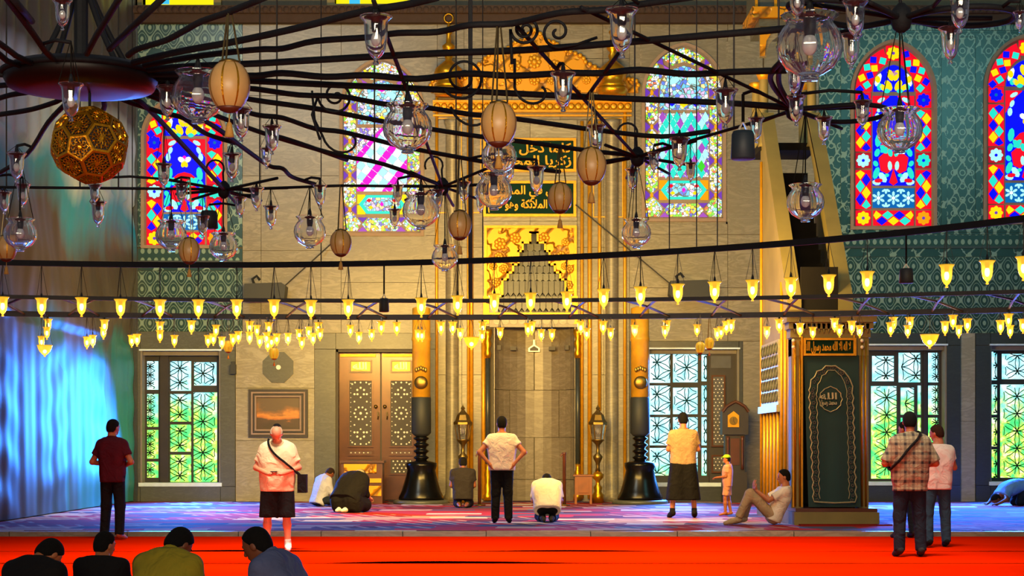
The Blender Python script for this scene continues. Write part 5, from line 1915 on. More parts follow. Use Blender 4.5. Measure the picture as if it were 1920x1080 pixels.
# all protos must be untouched until their first use: copies are made from data, so order is free
def nearest_bar(x, dest, tol):
    best = None
    for pts in ARM3:
        for i in range(len(pts) - 1):
            a, c = pts[i], pts[i + 1]
            xa, xb = CX + a.x / a.y * F, CX + c.x / c.y * F
            if (xa - x) * (xb - x) <= 0 and abs(xb - xa) > 1e-6:
                t = (x - xa) / (xb - xa)
                dd = a.y + (c.y - a.y) * t
                if best is None or abs(dd - dest) < abs(best - dest): best = dd
    return best if best is not None and abs(best - dest) < tol * dest else None


def branch(x, d):
    """short iron branch from the nearest arm out to a lamp"""
    h = Vector((wx(x, d), d, ZB))
    best = min((p for pts in ARM3 for p in pts), key=lambda p: (p - h).length)
    if (best - h).length > 0.004: MB().tube([best, (best + h) / 2 + Vector((0, 0, 0.012)), h + Vector((0, 0, 0.0))], 0.007, 6).obj('branch', M['iron'], ch, True)


def behind(x, y):
    """what the lamp hangs in front of"""
    if y > 490:
        for lim, s in ((246, 'before the printed sheeting'), (455, 'before the left tiles and window'), (600, 'before the pale marble with the picture'), (770, 'before the wooden double door'), (905, 'beside the left giant candle'),
                       (1085, 'before the mihrab niche'), (1215, 'beside the right giant candle'), (1430, 'before the lattice window and clock'), (1635, 'before the pulpit'), (3000, 'before the teal tiles beyond the pulpit')):
            if x < lim: return s
    for lim, s in ((246, 'before the printed sheeting'), (458, 'before the lozenge window by the sheeting'), (636, 'before bare marble beside the sheeting-side tiles'), (815, 'before the magenta striped window'), (1090, 'before the mihrab frame'),
                   (1200, 'right of the mihrab frame'), (1365, 'before the violet and aqua window'), (1580, 'before the pulpit canopy and rails'), (1760, 'before the lozenge window beside the pulpit'), (3000, 'before the tiles beyond that window')):
        if x < lim: return s


# unlit bells of the chandelier: column, rim row, foot row
BELLS = [(117, 0, 57), (133, 157, 228), (314, 162, 226), (31, 287, 343), (43, 345, 390), (8, 360, 402), (184, 378, 427), (178, 346, 384), (307, 307, 354), (435, 288, 342), (452, 203, 266), (510, 236, 290), (500, 278, 317),
         (450, 370, 408), (481, 352, 396), (508, 386, 430), (600, 347, 390), (380, 405, 446), (340, 345, 384), (705, 30, 122), (1166, 17, 110), (1056, 137, 210), (1117, 235, 292), (1006, 312, 367), (1360, 168, 241), (1418, 221, 268),
         (1186, 317, 360), (1226, 286, 324), (1274, 259, 320), (1295, 305, 342), (1495, -22, 37), (1604, 2, 76), (1596, 65, 130), (1490, 130, 182), (1493, 180, 236), (1545, 220, 271), (1617, 189, 242), (1800, -10, 62), (1782, 52, 120),
         (746, 347, 384), (740, 392, 430), (820, 356, 397), (870, 341, 381), (901, 367, 400), (955, 303, 342), (1912, 22, 60)]
for x, y0, y1 in BELLS:
    d = min(F * 0.165 / (y1 - y0), F * (ZB - 0.035 - EYE) / (HOR - y0))
    q = nearest_bar(x, d, 0.16) if x != 133 else None
    if x == 133: d = 6.55                              # hangs clear in front of the hub and the lantern ball
    if q is not None and EYE + (HOR - y0) * q / F < ZB - 0.01: d = q
    else: branch(x, d)
    place_lamp('bell', False, x, y0, y1, d, ZB, 'unlit clear glass bell lamp hung from iron arms ' + behind(x, (y0 + y1) / 2), 'unlit glass bell lamps of the chandelier')
GLAB = {371: 'ribbed glass globe lamp beside the big ostrich egg near the round hub', 764: 'ribbed glass globe lamp hanging before the magenta striped window', 1518: 'largest ribbed glass globe lamp, hanging before the pulpit canopy',
        1687: 'ribbed glass globe lamp hanging before the lozenge window beside the pulpit', 581: 'ribbed glass globe lamp before bare marble left of the magenta striped window', 789: 'glass globe lamp at the lower corner of the magenta striped window',
        936: 'ribbed glass globe lamp just under the ostrich egg before the upper inscription', 926: 'ribbed glass globe lamp before the end of the lower inscription panel', 834: 'small glass globe lamp hanging lowest, left of the gold stepped panel',
        1193: 'glass globe lamp before bare marble right of the lower inscription', 1510: 'glass globe lamp before the dark gap between the pulpit rails', 321: 'glass globe lamp at the foot of the lozenge window by the sheeting',
        419: 'small glass globe lamp before the tile cresting left of bare marble', 38: 'glass globe lamp overlapping an egg before the printed sheeting'}
GLOBES = [(371, 134, 232, 0.83), (764, 196, 288, 0.87), (1518, 28, 152, 0.83), (1687, 204, 288, 0.85), (581, 406, 466, 0.88), (789, 362, 431, 0.82), (936, 262, 328, 1.0), (926, 326, 394, 0.92), (834, 460, 509, 0.93), (1193, 411, 466, 0.92), (1510, 346, 416, 0.87),
          (321, 414, 472, 0.9), (419, 437, 490, 0.86), (38, 410, 471, 0.95)]
for x, y0, y1, k in GLOBES:
    d = F * 0.165 / ((y1 - y0) * k)
    d = min(d, F * (ZB - 0.06 - EYE) / (HOR - y0))
    q = nearest_bar(x, d, 0.2)
    if q is not None and EYE + (HOR - y0) * q / F < ZB - 0.01: d = q
    else: branch(x, d)
    place_lamp('globe', False, x, y0, y1, d, ZB, GLAB[x], 'unlit glass globe lamps of the chandelier')

# lit row on the wide ring
LIT1 = [(5, 575), (78, 577), (153, 576), (226, 579), (300, 580), (372, 580), (444, 580), (514, 580), (583, 581), (653, 580), (790, 577), (858, 573), (927, 570), (995, 568), (1063, 566), (1132, 561), (1201, 557), (1271, 552), (1340, 548), (1411, 545),
        (1483, 541), (1554, 536), (1626, 530), (1775, 518), (1851, 511), (1919, 504)]
for x, y in LIT1:
    d = ring_d(x, *RING1)
    h = 0.157 * F / d
    place_lamp('bell', True, x, y - h / 2, y + h / 2, d, ZB - 0.02, 'lit amber bell lamp on the wide flat ring ' + behind(x, y), 'lit lamps on the wide flat ring')
LIT2 = [(90, 608), (88, 625), (78, 642), (163, 643), (174, 640), (196, 611), (194, 625), (247, 640), (257, 638), (300, 616), (300, 631), (327, 640), (359, 609), (390, 640), (405, 621), (400, 637), (416, 643), (437, 638), (447, 633), (468, 608), (468, 634),
        (482, 621), (487, 641), (504, 617), (500, 635), (502, 648), (509, 642), (519, 637), (540, 636), (561, 629), (566, 644), (579, 624), (587, 636), (597, 611), (600, 628), (657, 621), (673, 634), (697, 629), (715, 609), (744, 617), (784, 629), (791, 630),
        (827, 613), (849, 608), (863, 627), (905, 613), (904, 631), (938, 626), (997, 606), (990, 619), (1015, 629), (1035, 629), (1089, 615), (1100, 627), (1131, 610), (1145, 627), (1190, 621), (1250, 602), (1247, 623), (1307, 620), (1345, 627), (1352, 624),
        (1362, 615), (1371, 603), (1438, 624), (1461, 608), (1500, 619), (1524, 625), (1565, 601), (1574, 621), (1597, 615), (1612, 622), (1675, 600), (1670, 618), (1706, 608), (1702, 622), (1772, 616), (1787, 600), (1798, 622), (1814, 611), (1876, 614), (1891, 599),
        (1894, 622), (1918, 612)]
GLOWS = []
TAKEN = []


def ring_spot(x, r, d0=None):
    """free place for a lamp of radius r near the farthest ring on the view column x; returns its distance and adds the iron bracket that carries it"""
    base = ring_d(x, *RINGF, 18.4)
    for off in [0.0] + [s * k * 0.07 for k in range(1, 16) for s in (-1, 1)]:
        d = base + off
        X_ = wx(x, d)
        if all(math.hypot(X_ - a, d - c) > r + q + 0.012 for a, c, q in TAKEN): break
    TAKEN.append((X_, d, r))
    if abs(off) > 0.015:
        MB().tube([(wx(x, d), d, ZB - 0.012), (wx(x, base), base, ZB - 0.012)], 0.010, 6).obj('bracket', M['rail'], ring3)
    return d


for k, (x, y) in enumerate(LIT2):
    d = ring_spot(x, 0.055)
    h = (0.158 if y < 620 else 0.142) * F / d
    if EYE + (HOR - (y - h / 2)) * d / F > ZB - 0.05: y = HOR - (ZB - 0.05 - EYE) * F / d + h / 2
    place_lamp('bell', True, x, y - h / 2, y + h / 2, d, ZB - 0.02, 'small lit lamp under the farthest ring ' + behind(x, y), 'small lit lamps under the farthest ring')
    if k % 4 == 0: GLOWS.append(P(x, y, d))
for x, y0, y1 in ((84, 647, 669), (884, 632, 656), (1743, 627, 654)):
    d = ring_spot(x, 0.115)
    place_lamp('bowl', True, x, y0, y1, d, ZB - 0.02, 'wide lit glass bowl lamp hanging ' + behind(x, y0), 'lit bowl lamps')
for k, p in enumerate(GLOWS):                        # the light of the lamps themselves
    l = bpy.data.lights.new('lamp_light', 'POINT')
    l.energy, l.color, l.shadow_soft_size = 12.0, WARM, 0.02
    o = bpy.data.objects.new('lamp_light', l)
    o.location = p
    COL.objects.link(o)
for x, y in LIT1[::3]:
    l = bpy.data.lights.new('lamp_light', 'POINT')
    l.energy, l.color, l.shadow_soft_size = 5.0, WARM, 0.02
    o = bpy.data.objects.new('lamp_light', l)
    o.location = P(x, y, ring_d(x, *RING1))
    COL.objects.link(o)


# ------------------------------------------------------------------ ostrich eggs
def egg_proto(lit):
    r = empty('ostrich_egg')
    n = 14
    pr = [(max(0.01, 0.39 * math.sin(PI * i / n) * (1 - 0.06 * math.cos(PI * i / n))), 0.5 - 0.5 * math.cos(PI * i / n)) for i in range(n + 1)]
    k = [MB().lathe(pr, 32).obj('eggshell', M['egg_lit'] if lit else M['eggshell'], r, True)]
    for q in range(8):
        a0 = 2 * PI * q / 8 + 0.2
        vs, fs = [], []
        for i in range(1, n):
            rr, z = pr[i]
            for e in (-0.05, 0.05): vs.append((rr * 1.012 * math.cos(a0 + e), rr * 1.012 * math.sin(a0 + e), z))
        fs = [(2 * i, 2 * i + 1, 2 * i + 3, 2 * i + 2) for i in range(n - 2)]
        k.append(MB().add(vs, fs).obj('gilt_band', M['gold'], r))
    k.append(MB().lathe([(rr * 1.02, z - 0.004) for rr, z in pr[:4]], 24).obj('lower_cap', M['egg_cap'], r, True))
    k.append(MB().lathe([(0.20, 0.93), (0.20, 0.97), (0.12, 1.0), (0.05, 1.02)], 20).obj('upper_cap', M['brass'], r, True))
    k.append(MB().lathe([(0.012, -0.02), (0.014, -0.16), (0.05, -0.20), (0.06, -0.26), (0.095, -0.45), (0.02, -0.46)], 12).obj('tassel', M['tassel'], r, True))
    hb = MB()
    for q in range(3):
        a = 2 * PI * q / 3
        hb.tube([(0.2 * math.cos(a), 0.2 * math.sin(a), 0), (0.04 * math.cos(a), 0.04 * math.sin(a), 1)], 0.02, 4)
    h = hb.obj('chain', M['chain'], r)
    h.location = (0, 0, 0.96)
    return r, k, h


ELAB = {430: 'largest cream ostrich egg with gilt bands near the round hub', 935: 'cream ostrich egg with tassel before the gilded cornice, above a glass globe', 1109: 'cream ostrich egg with tassel right of the upper inscription panel',
        1050: 'cream ostrich egg with tassel before the lower inscription panel', 862: 'cream ostrich egg with tassel left of the gold stepped panel', 639: 'cream ostrich egg with tassel at the lower corner of the magenta striped window',
        355: 'brownish ostrich egg at the foot of the lozenge window by the sheeting', 12: 'ostrich egg overlapped by a glass globe before the printed sheeting',
        514: 'small lit amber egg with tassel before the eight-sided medallion', 1313: 'lower of two small lit amber eggs before the lattice window', 1330: 'upper of two small lit amber eggs before the lattice window', 428: 'small lit amber egg with tassel between window and medallion'}
EGG = {False: egg_proto(False), True: egg_proto(True)}
first = {False: True, True: True}
for x, y0, y1, lit in ((430, 112, 212, False), (935, 190, 277, False), (1109, 276, 348, False), (1050, 342, 401, False), (862, 394, 451, False), (639, 430, 482, False), (355, 445, 496, False), (12, 440, 491, False),
                       (514, 651, 675, True), (1313, 640, 664, True), (1330, 632, 656, True), (428, 638, 662, True)):
    root, ks, h = EGG[lit]
    if first[lit]: r, kk = root, ks + [h]
    else: r, kk = fast_copy(root, ks + [h])
    first[lit] = False
    d = ring_spot(x, 0.062) if lit else F * 0.155 / (y1 - y0)
    if not lit:
        q = nearest_bar(x, d, 0.16) if x not in (12, 355) else None
        if x in (12, 355):
            d = 10.7 if x == 12 else 9.9
            branch(x, d)
        if q is not None: d = q
        elif x not in (12, 355) and x in (639, 355, 12, 862): d = min(d, ring_d(x, *RING1))
    s = (y1 - y0) * d / F
    r.location = P(x, y1, d)
    r.scale = (s, s, s)
    r.rotation_euler = (0, 0, x * 0.6)
    kk[-1].scale = (1, 1, max(0.05, ZB - (P(x, y1, d).z + s * 0.96)) / s)
    tag(r, ELAB[x], 'ornament', 'lit hanging eggs' if lit else 'hanging ostrich eggs')

# ------------------------------------------------------------------ pierced gold lantern ball
def trunc_icosa():
    ph = (1 + 5 ** 0.5) / 2
    V = [Vector(p) for a in (-1, 1) for c in (-ph, ph) for p in ((0, a, c), (a, c, 0), (c, 0, a))]
    E = [(i, j) for i in range(12) for j in range(12) if i != j and abs((V[i] - V[j]).length - 2) < 1e-4]
    pt = {(i, j): V[i] + (V[j] - V[i]) / 3 for i, j in E}
    faces = []
    for i in range(12):
        ps = [pt[(a, c)] for a, c in E if a == i]
        faces.append((ps, V[i].normalized()))
    for i in range(12):
        for j in range(i + 1, 12):
            for k in range(j + 1, 12):
                if (i, j) in pt and (j, k) in pt and (i, k) in pt:
                    ps = [pt[e] for e in ((i, j), (j, i), (j, k), (k, j), (k, i), (i, k))]
                    faces.append((ps, (V[i] + V[j] + V[k]).normalized()))
    out = []
    for ps, n in faces:
        c = sum(ps, Vector()) / len(ps)
        u = (ps[0] - c).normalized()
        w = n.cross(u)
        ps.sort(key=lambda p: math.atan2((p - c).dot(w), (p - c).dot(u)))
        out.append((ps, c, n))
    return out


dL = HUB.y + 0.05
s = dL / F
cb = P(168, 272, dL)
o = empty('lantern_ball', cb - Vector((0, 0, 74 * s)), 'pierced gold many-sided ball lantern hanging below the round hub', 'lantern')
R0 = 74 * s / (Vector((1, (1 + 5 ** 0.5) / 2, 0)).length * 0.87)
rm = Matrix.Rotation(0.35, 3, 'X') @ Matrix.Rotation(0.5, 3, 'Z') @ Matrix.Rotation(0.25, 3, 'Y')
for ps, c, n in trunc_icosa():
    ps, c, n = [cb + rm @ p * R0 for p in ps], cb + rm @ c * R0, rm @ n
    m = len(ps)
    inn = [c + (p - c) * 0.84 for p in ps]
    vs = ps + inn + [p - n * 0.006 for p in inn]
    fs = [(i, (i + 1) % m, m + (i + 1) % m, m + i) for i in range(m)] + [(m + i, m + (i + 1) % m, 2 * m + (i + 1) % m, 2 * m + i) for i in range(m)]
    f = MB().add(vs, fs).obj('face_frame', M['gold'], o)
    MB().add([p - n * 0.012 for p in inn], [tuple(range(m))]).obj('dark_backing', M['wood_dark'], f)
    b = MB()
    rr = (inn[0] - c).length
    u = (inn[0] - c).normalized()
    w = n.cross(u)
    q = lambda r, a: c + (u * math.cos(a) + w * math.sin(a)) * rr * r
    b.add([q(0.17, 2 * PI * k / 10) + n * 0.001 for k in range(10)], [tuple(range(10))])
    for k in range(2 * m):
        a = PI * k / m
        da = PI / m
        b.tube([q(0.17, a), q(0.42, a + da / 2), q(0.30, a + da)], 0.0026, 3)
        b.tube([q(0.42, a + da / 2), q(0.62, a), q(0.80 if k % 2 == 0 else 0.74, a + da / 2), q(0.62, a + da), q(0.42, a + da / 2)], 0.0028, 3)
        b.tube([q(0.62, a), q(0.94 if k % 2 == 0 else 0.80, a)], 0.0028, 3)
    b.obj('pierced_rosette', M['gold'], f)
MB().tube([cb + Vector((0, 0, 70 * s)), Vector((cb.x, cb.y, ZB - 0.02))], 0.006, 5).obj('hanging_rod', M['iron'], o)


# ------------------------------------------------------------------ hanging speakers, wires and rods
def can(x, y, w, h, d, mat, lab, top):
    o = empty('hanging_speaker', P(x, y + h / 2, d), lab, 'loudspeaker')
    c, k = P(x, y, d), d / F
    MB().lathe([(w * 0.44 * k, -h * 0.5 * k), (w * 0.5 * k, -h * 0.46 * k), (w * 0.46 * k, h * 0.36 * k), (w * 0.40 * k, h * 0.48 * k), (w * 0.2 * k, h * 0.5 * k)], 20, c).obj('case', mat, o, True)
    MB().tube([(c.x - w * 0.2 * k, c.y, c.z + h * 0.48 * k), (c.x, c.y, c.z + h * 0.8 * k), (c.x + w * 0.2 * k, c.y, c.z + h * 0.48 * k)], 0.006, 5).obj('bail', M['pearl'], o)
    MB().tube([(c.x, c.y, c.z + h * 0.8 * k), (c.x, c.y, top)], 0.007, 5).obj('hanger', M['cord'], o)


branch(1393, 7.52)
can(1393, 272, 46, 54, 7.52, M['speaker_blue'], 'slate blue can loudspeaker hung from an iron arm', ZB)
can(720, 572, 19, 26, ring_d(720, *RING1), M['speaker'], 'small dark can loudspeaker hung from the wide ring before the door', ZB)
can(1699, 517, 27, 28, ring_d(1699, *RING1), M['speaker'], 'small dark can loudspeaker hung from the wide ring before the tiles', ZB)
branch(392, 11.0)
can(392, 412, 34, 34, 11.0, M['speaker'], 'dark can loudspeaker before the left stained window', ZB)
for k, (x, d, top) in enumerate([(487, 12.0, 13), (519, 9.0, 13), (602, 15.0, 13), (702, 9.4, 13), (855, 9.6, 13), (905, 14.0, 13), (1190, 9.2, 13), (1255, 13.0, 13), (1376, 10.2, 13), (1460, 8.0, 13), (12, 11.0, 13), (222, 10.5, 13), (1306, 14.0, 13), (1345, 13.6, 13), (150, 10.6, 13), (248, 14.7, 13)]):
    q = nearest_bar(x, d, 9.0)                          # each wire is made fast to the bar or ring it rises from
    d = min([v for v in (q, ring_d(x, *RING1)) if v is not None], key=lambda v: abs(v - d))
    o = tag(MB().tube([(wx(x, d), d, ZB), (wx(x, d), d, top)], 0.0045, 5).obj('suspension_wire', M['wire']), 'thin dark wire running straight up from the ironwork', 'wire', 'suspension wires')
dd = RINGF[1] + 16.0
tag(MB().tube([(wx(882, dd), dd, ZB), (wx(882, dd), dd, 13)], 0.022, 8).obj('suspension_rod', M['rail']), 'thick dark rod running up from the farther ring beside the niche', 'rod')
for (xa, ya), (xb, yb), da, db in (((532, 538), (639, 441), D - 0.5, D - 0.06), ((1079, 384), (1257, 533), D - 0.115, D - 0.5)):      # from the wall speakers to the wall
    tag(MB().tube([P(xa, ya, da), P(xb, yb, db)], 0.016, 5).obj('stay_wire', M['wire']), 'slanting stay wire before the marble left of the niche' if xa < 900 else 'slanting stay wire before the marble right of the niche', 'wire')
# ------------------------------------------------------------------ people: smooth bodies grown from joints
class Field:
    def __init__(s): s.pr, s.cuts = [], []

    def cone(s, a, b, ra, rb, cut=None, k=0.03):
        s.pr.append(('c', np.array(a, float), np.array(b, float), ra, rb, cut, k))
        return s

    def ell(s, c, ax, r, k=0.02, cut=None):
        s.pr.append(('e', np.array(c, float), np.array(ax, float), np.array(r, float), None, cut, k))
        return s

    def cut(s, p, n):
        s.cuts.append((np.array(p, float), np.array(n, float)))
        return s

    def mesh(s, res):
        lo, hi = np.full(3, 1e9), np.full(3, -1e9)
        bb = []
        for q in s.pr:
            if q[0] == 'c':
                a, b, r = q[1], q[2], max(q[3], q[4])
                l, h = np.minimum(a, b) - r, np.maximum(a, b) + r
            else:
                r = q[3].max()
                l, h = q[1] - r, q[1] + r
            bb.append((l, h))
            lo, hi = np.minimum(lo, l), np.maximum(hi, h)
        lo, hi = lo - 2.5 * res, hi + 2.5 * res
        n = np.ceil((hi - lo) / res).astype(int) + 1
        V = np.full(n, 0.5, np.float32)
        ax = [lo[i] + res * np.arange(n[i]) for i in range(3)]
        for q, (l, h) in zip(s.pr, bb):
            i0 = np.maximum(0, ((l - lo - 0.07) / res).astype(int))
            i1 = np.minimum(n, ((h - lo + 0.07) / res).astype(int) + 2)
            sl = tuple(slice(i0[i], i1[i]) for i in range(3))
            Pt = np.stack(np.meshgrid(*[ax[i][i0[i]:i1[i]] for i in range(3)], indexing='ij'), -1)
            if q[0] == 'c':
                a, b, ra, rb = q[1:5]
                ab = b - a
                t = np.clip(((Pt - a) @ ab) / max(1e-9, ab @ ab), 0, 1)
                d = np.linalg.norm(Pt - a - t[..., None] * ab, axis=-1) - (ra + t * (rb - ra))
            else:
                u = (Pt - q[1]) @ q[2].T
                k0 = np.linalg.norm(u / q[3], axis=-1)
                k1 = np.linalg.norm(u / q[3] ** 2, axis=-1)
                d = k0 * (k0 - 1) / np.maximum(k1, 1e-6)
            if q[5] is not None:
                d = np.maximum(d, (Pt - np.array(q[5][0])) @ np.array(q[5][1]))
            k = q[6]
            W = V[sl]
            h_ = np.clip(0.5 + 0.5 * (W - d) / k, 0, 1)
            V[sl] = W * (1 - h_) + d * h_ - k * h_ * (1 - h_)
        if s.cuts:
            Pt = np.stack(np.meshgrid(*ax, indexing='ij'), -1)
            for p, nn in s.cuts: V = np.maximum(V, ((Pt - p) @ nn).astype(np.float32))
        return surfnet(V, lo, res)


def surfnet(V, lo, res):
    S = V < 0
    c = [(i, j, k) for i in (0, 1) for j in (0, 1) for k in (0, 1)]
    n = np.array(V.shape) - 1
    cnt = sum(S[i:i + n[0], j:j + n[1], k:k + n[2]].astype(np.int8) for i, j, k in c)
    idx = np.argwhere((cnt > 0) & (cnt < 8))
    if len(idx) == 0: return [], []
    vals = np.stack([V[idx[:, 0] + i, idx[:, 1] + j, idx[:, 2] + k] for i, j, k in c], 1)
    acc, num = np.zeros((len(idx), 3)), np.zeros(len(idx))
    for a in range(8):
        for b in range(a + 1, 8):
            if sum(abs(c[a][q] - c[b][q]) for q in range(3)) != 1: continue
            m = (vals[:, a] < 0) != (vals[:, b] < 0)
            t = np.where(m, vals[:, a] / np.where(m, vals[:, a] - vals[:, b], 1), 0)
            pa, pb = np.array(c[a], float), np.array(c[b], float)
            acc += m[:, None] * (pa + t[:, None] * (pb - pa))
            num += m
    vert = lo + (idx + acc / num[:, None]) * res
    vid = -np.ones(n, int)
    vid[tuple(idx.T)] = np.arange(len(idx))
    faces = []
    for a in range(3):
        u, w = (a + 1) % 3, (a + 2) % 3
        s0 = [slice(1, -1)] * 3
        s0[a] = slice(0, -1)
        s1 = list(s0)
        s1[a] = slice(1, None)
        e = np.argwhere(S[tuple(s0)] != S[tuple(s1)])
        if len(e) == 0: continue
        off = np.ones(3, int)
        off[a] = 0
        g = e + off
        flip = S[tuple(g.T)]
        U, Wv = np.zeros(3, int), np.zeros(3, int)
        U[u], Wv[w] = 1, 1
        q = [vid[tuple((g - U - Wv).T)], vid[tuple((g - Wv).T)], vid[tuple(g.T)], vid[tuple((g - U).T)]]
        f = np.stack(q, 1)
        f[~flip] = f[~flip][:, ::-1]
        faces.append(f[(f >= 0).all(1)])
    return vert.tolist(), np.concatenate(faces).tolist()


def body_obj(name, fields, mat, parent, sc=1.0):
    v, f = [], []
    for fd, res in fields:
        a, q = fd.mesh(res)
        n = len(v)
        v += [(x * sc, y * sc, z * sc) for x, y, z in a]
        f += [tuple(i + n for i in k) for k in q]
    o = link(name, mesh_of(name, v, f, mat, True), parent)
    o.matrix_parent_inverse = Matrix.Identity(4)
    return o


A3 = lambda p: np.array(p, float)


def unit(v):
    v = A3(v)
    return v / max(1e-9, np.linalg.norm(v))


TORSO = ((0.076, 0.094), (0.062, 0.092), (0.080, 0.098), (0.096, 0.096), (0.050, 0.060))     # half width, radius from hips to collar


def torso(fd, J, inf, fat, upto=5, frm=0):
    sp = [A3(p) for p in J['spine']]
    lat = unit(J.get('lat', (1, 0, 0)))
    dn = []
    for i in range(frm, upto):
        w, r = TORSO[i]
        f2 = 1 + (fat - 1) * (1.0 if i in (0, 1, 2) else 0.4)
        fd.cone(sp[i] - lat * w * f2, sp[i] + lat * w * f2, r * f2 + inf, r * f2 + inf, None, 0.07)
        if i + 1 < upto:
            m = (sp[i] + sp[i + 1]) / 2
            w2, r2 = (w + TORSO[i + 1][0]) / 2, (r + TORSO[i + 1][1]) / 2
            fd.cone(m - lat * w2 * f2, m + lat * w2 * f2, r2 * f2 + inf, r2 * f2 + inf, None, 0.07)
    for s in (0, 1):                                       # yoke from neck to shoulder
        if upto >= 5: fd.cone(sp[4] + (A3(J['arms'][s][0]) - sp[4]) * 0.25, A3(J['arms'][s][0]), 0.046 + inf, 0.058 + inf, None, 0.06)


def hand(fd, wr, fwd, palm, curl, side):
    """palm and five fingers; fwd = along the forearm, palm = facing of the palm"""
    f, p = unit(fwd), A3(palm)
    p = unit(p - f * (p @ f))
    sdv = np.cross(f, p) * side
    fd.cone(wr, wr + f * 0.03, 0.026, 0.030, None, 0.015)
    for k in (-0.022, 0, 0.022): fd.cone(wr + f * 0.03 + sdv * k * 0.8, wr + f * 0.09 + sdv * k, 0.018, 0.015, None, 0.012)
    for k, (o, L) in enumerate(((-0.030, 0.062), (-0.010, 0.075), (0.010, 0.080), (0.030, 0.072))):
        a = wr + f * 0.088 + sdv * o
        d1 = unit(f * math.cos(curl * 0.7) + p * math.sin(curl * 0.7))
        d2 = unit(f * math.cos(curl * 1.6) + p * math.sin(curl * 1.6))
        fd.cone(a, a + d1 * L * 0.55, 0.0095, 0.0085, None, 0.004)
        fd.cone(a + d1 * L * 0.55, a + d1 * L * 0.55 + d2 * L * 0.5, 0.0085, 0.007, None, 0.004)
    t = wr + f * 0.035 + sdv * 0.030
    td = unit(f * 0.75 + sdv * 0.6 + p * 0.3)
    fd.cone(t, t + td * 0.045, 0.013, 0.0105, None, 0.01)
    fd.cone(t + td * 0.045, t + td * 0.045 + unit(f + p * 0.4) * 0.03, 0.0105, 0.008, None, 0.004)


